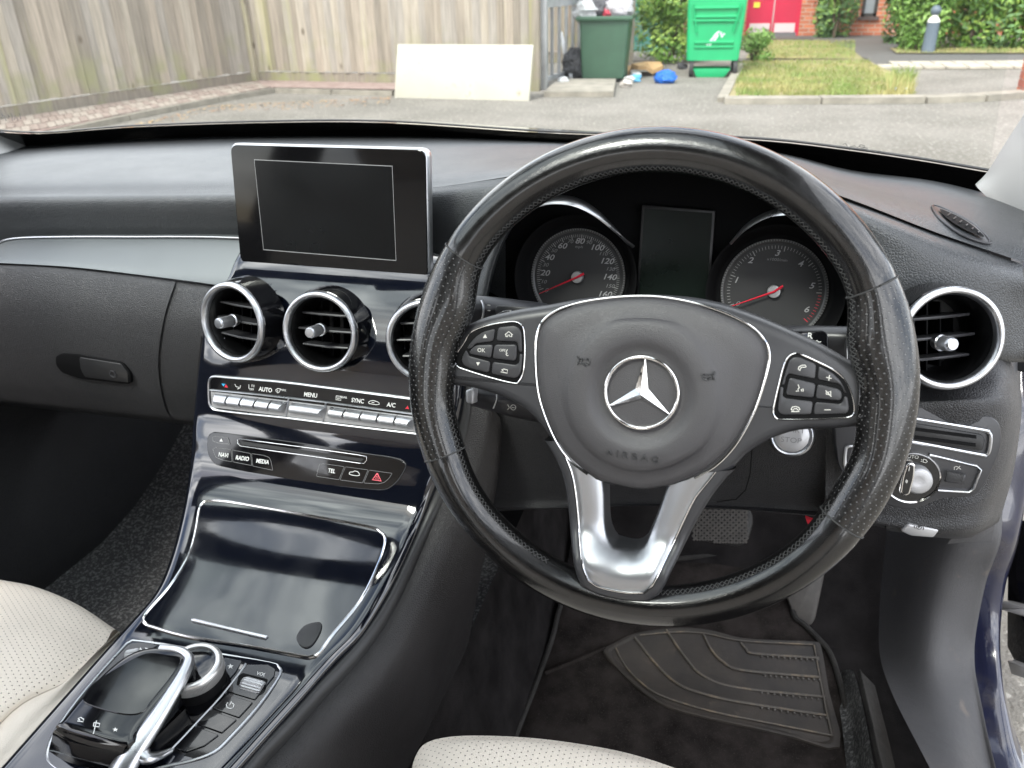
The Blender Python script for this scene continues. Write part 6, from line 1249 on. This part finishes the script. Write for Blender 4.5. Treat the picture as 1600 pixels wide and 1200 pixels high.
for i in range(900):
    a, b = random.choice([((-60, 262), (330, 166)), ((330, 166), (610, 152))]); t = random.random(); p = G(a[0] + (b[0] - a[0]) * t, a[1] + (b[1] - a[1]) * t + random.random() ** 2 * 12 + 1); s_ = random.uniform(.008, .022); an = random.random() * 6.28
    u, v = Vector((math.cos(an), math.sin(an), random.uniform(-.3, .3))) * s_, Vector((-math.sin(an), math.cos(an), random.uniform(-.3, .3))) * s_ * .6; mb.add([p - u + Vector((0, 0, .012)), p - v + Vector((0, 0, .012)), p + u + Vector((0, 0, .012)), p + v + Vector((0, 0, .012))], [(0, 1, 2, 3)])
o = obj('fallen_leaves', mb, mat('dry_leaf', (.30, .15, .07), .8, col2=(.40, .30, .16), var=(6, .2)), None, smooth=0, kind='stuff')
# leaning pale board
a, b = G(616, 153), G(826, 158); c_, d_ = W(833, 70, y=b.y + .16), W(621, 69, y=a.y + .16)
M['board'] = mat('cream_painted_board', (.40, .385, .32), .55, var=(3, .08), wear=(6, .60, .70, (.30, .27, .20)))
mb = MB(); nb = (b - a).cross(d_ - a).normalized(); nb = -nb if nb.y > 0 else nb; BPl = Pl(a.lerp(c_, .5), nb)
q = [((p - BPl.o).dot(BPl.u), (p - BPl.o).dot(BPl.v)) for p in (a, b, c_, d_)]; prism(mb, BPl, q, -.035, 0, .003); tag(obj('board_panel', mb, M['board'], None, smooth=30), 'large cream board leaning on its long side against the grey fence', 'board')
# metal gate frame beside the fence
M['gal'] = mat('galvanised_metal', (.42, .43, .44), .45, metal=.7, var=(6, .2))
gt = thing('metal_gate', 'grey galvanised metal gate with upright bars, open behind the dark green bin', 'gate', G(848, 140))
def vpost(px, py, top, r, nm='bar'):
    p = G(px, py); mb = MB(); box(mb, p + Vector((0, 0, top / 2)), (r, r, top)); return obj(nm, mb, M['gal'], gt, smooth=0)
g0, g1 = G(851, 138), Vector((-1.95, 12.6, 0)); 
vpost(851, 140, 2.1, .07, 'frame_post')
for i in range(1, 12):
    p = g0.lerp(g1, i / 12); mb = MB(); box(mb, p + Vector((0, 0, 1.0)), (.035, .035, 1.8)); obj('bar', mb, M['gal'], gt, smooth=0)
dg = (g1 - g0); rz = math.atan2(dg.y, dg.x)
for z, hh in ((.10, .05), (.92, .10), (1.02, .04), (1.9, .06)): mb = MB(); box(mb, g0.lerp(g1, .5) + Vector((0, 0, z)), (dg.length, .04, hh), rz=rz); obj('rail', mb, M['gal'], gt, smooth=0)
# concrete slab
mb = MB(); P_ = [G(872, 131), G(962, 131), G(958, 152), G(850, 152)]; n = 4; mb.add([Vector((p.x, p.y, 0.001)) for p in P_] + [Vector((p.x, p.y, .06)) for p in P_], [(4, 5, 6, 7), (0, 1, 5, 4), (1, 2, 6, 5), (2, 3, 7, 6), (3, 0, 4, 7)]); tag(obj('concrete_slab', mb, M['stone'], None, smooth=0), 'low pale concrete slab in front of the dark green bin', 'slab')
# ---- dark green bin
M['dkgreen'] = mat('dark_green_bin_plastic', (.035, .085, .050), .5, var=(4, .15)); M['green'] = mat('bright_green_bin_plastic', (.010, .34, .125), .45, var=(3, .1), wear=(9, .7, .78, (.2, .42, .3)))
M['tyre'] = mat('dark_wheel_rubber', (.03, .03, .03), .7)
def rbox(mb, o, u, v, n, W0, W1, D0_, D1_, H, r=.03, z0=0.0):
    """tapered bin tub: width W0->W1, depth D0->D1"""
    vs = []; m = 0
    for t in (0, .5, 1):
        w_, d2_ = W0 + (W1 - W0) * t, D0_ + (D1_ - D0_) * t; pl = rnd([(-w_ / 2, 0), (w_ / 2, 0), (w_ / 2, d2_), (-w_ / 2, d2_)], r, 4); m = len(pl)
        vs += [o + u * a + v * b + Vector((0, 0, z0 + (H - z0) * t)) for a, b in pl]
    mb.add(vs, [(k * m + i, k * m + (i + 1) % m, (k + 1) * m + (i + 1) % m, (k + 1) * m + i) for k in range(2) for i in range(m)] + [tuple(range(m))])
    return mb
b0, b1 = G(908, 129), G(975, 129); u = (b1 - b0).normalized(); v = Vector((-u.y, u.x, 0)); wB = (b1 - b0).length
BH = W(940, 29, y=b0.y).z
bt = thing('wheelie_bin', 'dark green wheelie bin overflowing with rubbish bags beside the metal gate', 'bin', b0.lerp(b1, .5))
mb = MB(); rbox(mb, b0.lerp(b1, .5), u, v, None, wB * .98, wB * 1.13, .62, .74, BH, z0=.05); obj('tub', mb, M['dkgreen'], bt, smooth=40)
mb = MB(); o_ = b0.lerp(b1, .5); P_ = [o_ + u * a * wB * .6 + v * b + Vector((0, 0, BH)) for a, b in ((-1, -.03), (1, -.03), (1, .8), (-1, .8))]; tube(mb, P_, .028, 8, True); obj('rim', mb, M['dkgreen'], bt)
mb = MB(); HP = o_ + v * .78; prism(mb, Pl(HP + Vector((0, 0, 1.25)), v * -1), rnd([(-wB * .6, -.36), (wB * .6, -.36), (wB * .55, .4), (-wB * .55, .4)], .06), -.03, .0, .01); obj('lid', mb, M['dkgreen'], bt)
for sx in (-.42, .42):
    mb = MB(); c = o_ + u * wB * sx + v * .66; WPp = Pl(Vector((c.x, c.y, .11)), u); lathe(mb, WPp, 0, 0, [(.03, -.03), (.105, -.03), (.11, -.02), (.11, .02), (.105, .03), (.03, .03)], 24, cap=True); obj('wheel', mb, M['tyre'], bt, smooth=40)
mb = MB(); WPp = Pl(G(957, 128) + Vector((0, 0, .10)), (0, -1, 0)); lathe(mb, WPp, 0, 0, [(.115, -.04), (.12, -.02), (.12, .02), (.105, .03), (.06, .025), (.02, .035)], 24, cap=True); obj('wheel', mb, M['tyre'], bt, smooth=40)
def bag(px, py, y, r, col, label, name='rubbish_bag', sd=1, gl=.35):
    c = W(px, py, y=y); mb = MB(); sphere(mb, c, r, 22, 14, nz=.30, seed=sd); rs = random.Random(sd)
    return tag(obj(name, mb, mat('plastic_bag_%d' % sd, col, gl, bump=[('noise', 14, 1.0, .05)]), None, smooth=60), label, 'rubbish bag', 'rubbish bags in and around the dark green bin')
yb = b0.y + .35
bag(916, 19, yb, (.16, .16, .13), (.62, .64, .64), 'crumpled white bag at the left on top of the dark green bin', sd=2)
bag(938, 12, yb + .1, (.15, .15, .14), (.09, .09, .10), 'dark grey bag between the pale ones on top of the dark green bin', sd=3)
bag(952, 21, yb - .05, (.075, .08, .07), (.48, .05, .08), 'small red bag on top of the dark green bin', sd=4)
bag(968, 12, yb, (.17, .16, .15), (.55, .53, .56), 'pinkish white bag at the right on top of the dark green bin', sd=5)
bag(897, 105, b0.y + .1, (.15, .15, .22), (.02, .02, .022), 'black rubbish bag on the ground between gate and dark green bin', sd=6, gl=.3)
bag(1040, 121, G(1040, 130).y, (.13, .10, .085), (.01, .13, .55), 'bright blue plastic bag on the tarmac between the bins', sd=7, gl=.3)
bag(880, 127, G(880, 135).y, (.07, .07, .05), (.6, .62, .62), 'small white bag on the slab by the gate', sd=8)
mb = MB(); p = G(1008, 116); vs = []; rs = random.Random(9)
for k in range(14): a = 2 * math.pi * k / 14; vs.append(p + Vector((math.cos(a) * .26 * rs.uniform(.7, 1.2), math.sin(a) * .3, .04 + rs.random() * .12)))
mb.add([p + Vector((0, 0, .16))] + vs + [q + Vector((0, 0, -.05)) for q in vs], [(0, 1 + k, 1 + (k + 1) % 14) for k in range(14)] + [(1 + k, 15 + k, 15 + (k + 1) % 14, 1 + (k + 1) % 14) for k in range(14)]); tag(obj('cardboard', mb, mat('cardboard', (.42, .27, .13), .9), None, smooth=0), 'crumpled brown cardboard on the ground behind the blue bag', 'cardboard')
rs = random.Random(3)
for k, (px, py, c, nm, lb) in enumerate(((993, 124, (.55, .56, .55), 'paper_scrap', 'small white paper scrap nearest the cardboard'), (983, 130, (.5, .5, .48), 'paper_scrap', 'whitish scrap at the foot of the dark green bin, left of the others'), (994, 128, (.10, .36, .6), 'plastic_scrap', 'tiny light blue scrap beside the dark green bin'), (978, 136, (.48, .44, .4), 'paper_scrap', 'lowest pale scrap in front of the dark green bin'), (1408, 148, (.35, .42, .48), 'plastic_scrap', 'crushed grey-blue plastic litter on the kerb at the lawn corner'), (1065, 108, (.04, .04, .045), 'dark_scrap', 'small black scrap between bush and bright green bin'))):
    p = G(px, py); mb = MB(); sphere(mb, p + Vector((0, 0, .04)), (.07, .06, .045), 10, 6, nz=.6, seed=k); tag(obj(nm, mb, mat('scrap_%d' % k, c, .5, bump=('noise', 30, 1, .02)), None, smooth=0), lb, 'litter', 'scraps of litter on the tarmac')
mb = MB(); a, b = G(868, 118) + Vector((0, .3, .5)), G(892, 131) + Vector((0, 0, .05)); sweep(mb, [a, b], [(-.03, -.02), (.03, -.02), (.03, .02), (-.03, .02)], Vector((0, 1, .3))); tag(obj('plank', mb, M['gal'], None, smooth=0), 'pale plank leaning across the foot of the gate', 'plank')
# ---- bright green large bin
c0, c1 = G(1076, 121), G(1146, 121); u = (c1 - c0).normalized(); v = Vector((-u.y, u.x, 0)); wG = (c1 - c0).length; og = c0.lerp(c1, .5)
gb = thing('large_bin', 'bright green four-wheeled bin with ribbed front standing before the lawn', 'bin', og)
mb = MB(); rbox(mb, og, u, v, None, wG * 1.16, wG * 1.36, .85, 1.0, 1.32, z0=.20, r=.05); obj('tub', mb, M['green'], gb, smooth=40)
FP = Pl(og + Vector((0, 0, .7)) - v * .01, (-v * 1 + Vector((0, 0, -.03))).normalized())
def gy(py): return FP.px(1112, py)[1]
for y0, y1, wx in ((10, 14, .40), (24, 28, .40), (30, 34, .42), (64, 68, .36), (72, 75, .36)):
    mb = MB(); a, b = gy(y1), gy(y0); prism(mb, FP, [(-wG * wx * 1.2, a), (wG * wx * 1.2, a), (wG * wx * 1.2, b), (-wG * wx * 1.2, b)], -.02, .022, .008); obj('rib', mb, M['green'], gb, smooth=30)
for sx in (-1, 1): mb = MB(); sweep(mb, [FP.w(sx * wG * .52, gy(6), .02), FP.w(sx * wG * .40, gy(50), .02)], ell(.012, .015, 6), FP.n); obj('rib', mb, M['green'], gb)
mb = MB(); prism(mb, FP, [(-wG * .32, gy(122)), (wG * .28, gy(122)), (wG * .42, gy(108)), (-wG * .42, gy(108))], -.30, .0, .005); obj('skirt', mb, M['green'], gb, smooth=30)
mb = MB(); strokes(mb, FP, [[(1104, 71), (1112, 62), (1120, 52), (1124, 49)], [(1108, 71), (1116, 64), (1122, 54)], [(1126, 50), (1128, 58), (1132, 52)]], .022, .002, .0); obj('painted_scrawl', mb, mat('white_scrawl', (.6, .75, .68), .6), gb, smooth=0, label='white scrawled marks')
for sx, sy in ((-.46, .06), (.52, .06), (-.46, .8), (.52, .8)):
    mb = MB(); c = og + u * wG * sx + v * sy; WPp = Pl(Vector((c.x, c.y, .10)), u); lathe(mb, WPp, 0, 0, [(.02, -.025), (.095, -.025), (.10, -.015), (.10, .015), (.095, .025), (.02, .025)], 24, cap=True); box(mb, Vector((c.x, c.y, .2)), (.07, .09, .05)); obj('wheel', mb, M['tyre'], gb, smooth=40)
# ---- foliage
def foliage(name, label, cat, c, r, n, size, ma, mb2, seed, lumps=9, young=.35, squash=0.0, group=None):
    rs = random.Random(seed); c = Vector(c); root = thing(name, label, cat, (c.x, c.y, 0), group)
    L_ = [(c + Vector((rs.uniform(-.6, .6) * r[0], rs.uniform(-.6, .6) * r[1], rs.uniform(-.55, .55) * r[2])), rs.uniform(.4, .62)) for _ in range(lumps)]
    A_, B_ = MB(), MB()
    for i in range(n):
        lc, lr = rs.choice(L_); d = Vector((rs.gauss(0, 1), rs.gauss(0, 1), rs.gauss(0, 1))).normalized(); q = rs.uniform(.72, 1.05)
        p = lc + Vector((d.x * r[0], d.y * r[1], d.z * r[2])) * lr * q
        if p.z < .02: p.z = .02 + rs.random() * .1
        s_ = size * rs.uniform(.6, 1.3); a = Vector((rs.gauss(0, 1), rs.gauss(0, 1), rs.gauss(0, .6))).normalized(); nn = (d + Vector((rs.gauss(0, .5), rs.gauss(0, .5), rs.gauss(0, .5) + .4))).normalized(); s2 = nn.cross(a).normalized() * s_ * .42; a = s2.cross(nn).normalized() * s_
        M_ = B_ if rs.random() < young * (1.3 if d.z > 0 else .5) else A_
        M_.add([p - a, p - s2 * .9 + nn * s_ * .1, p + a, p + s2 * .9 + nn * s_ * .1], [(0, 1, 2, 3)])
    obj('foliage', A_, ma, root, smooth=0, kind='stuff'); 
    if B_.v: obj('young_foliage', B_, mb2, root, smooth=0, kind='stuff')
    mb = MB()
    for k in range(5): a = rs.uniform(0, 6.28); tube(mb, [Vector((c.x, c.y, 0)), Vector((c.x + math.cos(a) * r[0] * .3, c.y + math.sin(a) * r[1] * .3, c.z)), Vector((c.x + math.cos(a) * r[0] * .6, c.y + math.sin(a) * r[1] * .6, c.z + r[2] * .4))], lambda t: .025 * (1 - t * .7), 5)
    obj('stems', mb, M['twig'], root)
    return root
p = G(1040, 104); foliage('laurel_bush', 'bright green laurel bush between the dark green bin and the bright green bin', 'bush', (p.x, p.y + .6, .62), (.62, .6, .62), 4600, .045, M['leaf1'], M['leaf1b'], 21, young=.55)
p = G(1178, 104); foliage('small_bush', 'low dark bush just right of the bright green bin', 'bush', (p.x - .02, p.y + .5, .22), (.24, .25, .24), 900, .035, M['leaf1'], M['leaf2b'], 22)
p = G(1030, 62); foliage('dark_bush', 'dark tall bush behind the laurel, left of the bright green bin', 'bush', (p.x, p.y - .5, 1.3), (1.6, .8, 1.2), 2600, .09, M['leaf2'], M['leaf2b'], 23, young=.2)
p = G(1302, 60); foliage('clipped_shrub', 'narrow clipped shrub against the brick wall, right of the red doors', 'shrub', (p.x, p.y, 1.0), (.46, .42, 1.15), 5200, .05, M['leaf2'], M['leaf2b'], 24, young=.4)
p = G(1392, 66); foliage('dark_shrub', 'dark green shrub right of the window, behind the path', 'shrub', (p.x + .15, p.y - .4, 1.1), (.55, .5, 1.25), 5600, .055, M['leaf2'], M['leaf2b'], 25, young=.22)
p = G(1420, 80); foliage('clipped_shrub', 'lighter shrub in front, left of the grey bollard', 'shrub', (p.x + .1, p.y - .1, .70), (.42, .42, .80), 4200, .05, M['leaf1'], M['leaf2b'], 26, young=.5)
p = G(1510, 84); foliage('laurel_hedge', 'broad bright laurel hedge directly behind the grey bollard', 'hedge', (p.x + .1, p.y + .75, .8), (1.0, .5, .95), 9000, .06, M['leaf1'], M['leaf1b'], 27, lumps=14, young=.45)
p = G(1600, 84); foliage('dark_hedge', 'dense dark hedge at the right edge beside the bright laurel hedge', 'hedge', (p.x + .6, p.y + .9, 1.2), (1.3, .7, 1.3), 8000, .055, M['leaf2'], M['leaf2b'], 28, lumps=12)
# ---- building with red doors
BY = G(1205, 57).y
M['brickw'] = mat('red_brick_wall', (.42, .13, .07), .9, col2=(.50, .20, .12), var=(9, .2))
nb_ = M['brickw'].node_tree; bt_ = nb_.nodes.new('ShaderNodeTexBrick'); mp_ = nb_.nodes.new('ShaderNodeMapping'); mp_.inputs['Rotation'].default_value = (R_(90), 0, 0); tc_ = nb_.nodes.new('ShaderNodeTexCoord'); nb_.links.new(tc_.outputs['Object'], mp_.inputs['Vector']); nb_.links.new(mp_.outputs['Vector'], bt_.inputs['Vector'])
bt_.inputs['Color1'].default_value = (.58, .20, .10, 1); bt_.inputs['Color2'].default_value = (.36, .11, .06, 1); bt_.inputs['Mortar'].default_value = (.42, .33, .26, 1); bt_.inputs['Scale'].default_value = 1; bt_.inputs['Brick Width'].default_value = .225; bt_.inputs['Row Height'].default_value = .075; bt_.inputs['Mortar Size'].default_value = .008
nb_.links.new(bt_.outputs['Color'], nb_.nodes['Principled BSDF'].inputs['Base Color'])
bd = thing('brick_building', 'red brick building with red double doors beyond the lawn', 'building', (0, BY, 0))
dl_, dr_ = W(1166, 30, y=BY).x, W(1250, 30, y=BY).x; wl, wr = W(1347, 10, y=BY).x, W(1372, 10, y=BY).x; wz = W(1360, 26, y=BY).z
mb = MB()
def wbox(x0, x1, z0, z1, d=.3): box(mb, ((x0 + x1) / 2, BY + d / 2, (z0 + z1) / 2), (x1 - x0, d, z1 - z0))
wbox(-7, dl_, 0, 6); wbox(dl_, dr_, 2.2, 6); wbox(dr_, wl, 0, 6); wbox(wl, wr, 0, wz); wbox(wl, wr, wz + 1.3, 6); wbox(wr, 14, 0, 6); obj('wall', mb, M['brickw'], bd, smooth=0)
M['reddoor'] = mat('red_door_paint', (.50, .012, .05), .45, var=(2, .08))
mid_ = (dl_ + dr_) / 2
for x0, x1 in ((dl_ + .04, mid_ - .01), (mid_ + .01, dr_ - .04)):
    mb = MB(); box(mb, ((x0 + x1) / 2, BY + .10, 1.12), (x1 - x0, .05, 2.1)); dd = obj('door', mb, M['reddoor'], bd, smooth=0)
    mb = MB(); box(mb, ((x0 + x1) / 2, BY + .07, .16), ((x1 - x0) * .84, .01, .17)); obj('kick_plate', mb, mat('pale_kick_plate', (.6, .5, .5), .4), dd, smooth=0)
mb = MB(); box(mb, (dl_ + .02, BY + .09, 1.1), (.04, .12, 2.2)); box(mb, (dr_ - .02, BY + .09, 1.1), (.04, .12, 2.2)); box(mb, (mid_, BY + .09, 2.18), (dr_ - dl_, .12, .05)); obj('door_frame', mb, M['reddoor'], bd, smooth=0)
mb = MB(); box(mb, (dl_ + .18, BY + .06, W(1172, 8, y=BY).z), (.12, .01, .10)); obj('door_sign', mb, mat('yellow_sign', (.75, .60, .06), .5), bd, smooth=0)
mb = MB(); ww = wr - wl
for x, z, a, b in ((wl + .03, wz + .65, .06, 1.3), (wr - .03, wz + .65, .06, 1.3), ((wl + wr) / 2, wz + .03, ww, .06), ((wl + wr) / 2, wz + 1.27, ww, .06)): box(mb, (x, BY + .06, z), (a, .08, b))
wf = obj('window_frame', mb, mat('dark_window_frame', (.05, .045, .04), .5), bd, smooth=0)
mb = MB(); box(mb, ((wl + wr) / 2, BY + .09, wz + .65), (ww - .08, .02, 1.2)); obj('pane', mb, mat('window_pane', (.35, .38, .4), .08, spec=.6), wf, smooth=0)
mb = MB(); box(mb, ((wl + wr) / 2, BY + .0, wz - .03), (ww + .1, .1, .06)); obj('sill', mb, mat('window_sill', (.10, .07, .06), .7), bd, smooth=0)
# teal mesh fence far behind
tf = thing('teal_fence', 'teal green railing panel behind the dark green bin and the bushes', 'fence', (W(1012, 60, y=15).x, 15, 0)); x0, x1 = W(990, 40, y=15).x, W(1062, 40, y=15).x
for i in range(26): mb = MB(); box(mb, (x0 + (x1 - x0) * i / 25, 15, 1.1), (.022, .022, 2.2)); obj('bar', mb, M.setdefault('teal', mat('teal_fence_paint', (.03, .20, .17), .5)), tf, smooth=0)
for z in (.2, 1.1, 2.0): mb = MB(); box(mb, ((x0 + x1) / 2, 15, z), (x1 - x0, .03, .05)); obj('rail', mb, M['teal'], tf, smooth=0)
# ---- lawns, paths, kerb
sheet('lawn', [(1128, 160), (1160, 98), (1352, 97), (1400, 120), (1432, 150), (1420, 158)], .035, M['lawn']); sheet('lawn', [(1165, 94), (1180, 64), (1290, 66), (1330, 80), (1350, 96)], .030, M['lawn'])
sheet('verge', [(1400, 86), (1600, 86), (1700, 86), (1700, 78), (1390, 78)], .03, M['lawn'])
sheet('path', [(1150, 98), (1150, 92), (1358, 95), (1300, 72), (1265, 62), (1100, 62), (1100, 50), (1420, 50), (1420, 80), (1800, 90), (1800, 104), (1372, 104), (1352, 99)], .012, M['path'])
sl_t = thing('paving_slabs', 'row of pale paving slabs between the two stretches of tarmac path', 'paving', G(1480, 106)); a, b = G(1370, 106), G(1680, 104)
for i in range(9):
    p = a.lerp(b, (i + .5) / 9); 
    for k in (0, 1): mb = MB(); L0 = (b - a).length / 9; box(mb, (p.x + k * .2, p.y + k * .42 - .1, .022), (L0 - .02, .40, .03)); obj('slab', mb, M['slabs'], sl_t, smooth=0)
kerb('kerb', [(1130, 161), (1280, 161), (1440, 160), (1530, 157), (1620, 150), (1760, 142)], 'pale kerb stones along the front of the lawn', w_=.20, hh=.06); kerb('kerb', [(1128, 160), (1142, 132), (1158, 104)], 'short kerb edging on the left side of the lawn, by the bright green bin', w_=.10, hh=.05)
mb = MB(); rs = random.Random(8); polys = [((1150, 1415), (100, 156), 9000, .035), ((1182, 1335), (67, 95), 3500, .03), ((1400, 1640), (79, 86), 900, .03)]
for (xa, xb), (ya, yb_), n, h0 in polys:
    for i in range(n):
        px, py = rs.uniform(xa, xb), rs.uniform(ya, yb_)
        if py < 160 and px > 1352 + (py - 97) * 1.35 and xa == 1150: continue
        p = G(px, py); hh = h0 * rs.uniform(.5, 1.8); a = rs.uniform(0, 6.28); wv = Vector((math.cos(a), math.sin(a), 0)) * .006; ln = Vector((rs.gauss(0, .4), rs.gauss(0, .4), 1)) * hh; p = Vector((p.x, p.y, .034)); mb.add([p - wv, p + wv, p + ln], [(0, 1, 2)])
for i in range(260):
    p = G(rs.uniform(1385, 1425), rs.uniform(128, 153)); p.z = .034; wv = Vector((.008, 0, 0)); mb.add([p - wv, p + wv, p + Vector((rs.gauss(0, .05), rs.gauss(0, .05), rs.uniform(.08, .2)))], [(0, 1, 2)])
obj('grass', mb, M['grass'], None, smooth=0, kind='stuff')
# ---- bollard
bp_ = G(1449, 84); bo = thing('bollard', 'dark grey-blue metal bollard with pale collar and ball top, before the laurel hedge', 'bollard', bp_); BZ = Pl(bp_, (0, 0, 1), up=(0, 1, 0)); M['boll'] = mat('slate_bollard_paint', (.10, .13, .16), .45)
hb_ = W(1452, 12, y=bp_.y).z
mb = MB(); lathe(mb, BZ, 0, 0, [(.105, 0), (.095, .04), (.09, hb_ - .22), (.09, hb_ - .2)], 24); obj('shaft', mb, M['boll'], bo, smooth=40)
mb = MB(); lathe(mb, BZ, 0, 0, [(.09, hb_ - .2), (.078, hb_ - .16), (.045, hb_ - .12), (.03, hb_ - .08)], 24); obj('collar', mb, mat('pale_collar', (.7, .68, .62), .4), bo, smooth=40)
mb = MB(); sphere(mb, bp_ + Vector((0, 0, hb_ - .04)), .075, 20, 12); obj('ball', mb, M['boll'], bo)
# ---- brick pier at the right edge
pp_ = G(1592, 150); bpier = thing('brick_pier', 'slim red brick pier at the far right edge beside the kerb', 'pillar', pp_)
for k in range(28):
    for j, (dx, dy) in enumerate(((0, 0), (.115, 0), (0, .115), (.115, .115)) if k % 2 else ((.0, .0), (.0, .115), (.115, .0), (.115, .115))):
        mb = MB(); box(mb, (pp_.x + .06 + dx, pp_.y + dy, .04 + k * .075), (.105, .105, .065)); obj('brick', mb, random.choice((M['bk1'], M['bk2'])) if 'bk1' in M else M.setdefault('bk1', mat('brick_a', (.40, .13, .07), .9, bump=('noise', 60, .5, .01))) and M.setdefault('bk2', mat('brick_b', (.30, .10, .07), .9, bump=('noise', 60, .5, .01))), bpier, smooth=0)
mb = MB(); box(mb, (pp_.x + .1175, pp_.y + .0575, 1.05), (.205, .205, 2.1)); obj('mortar', mb, mat('mortar', (.35, .31, .27), .9), bpier, smooth=0)
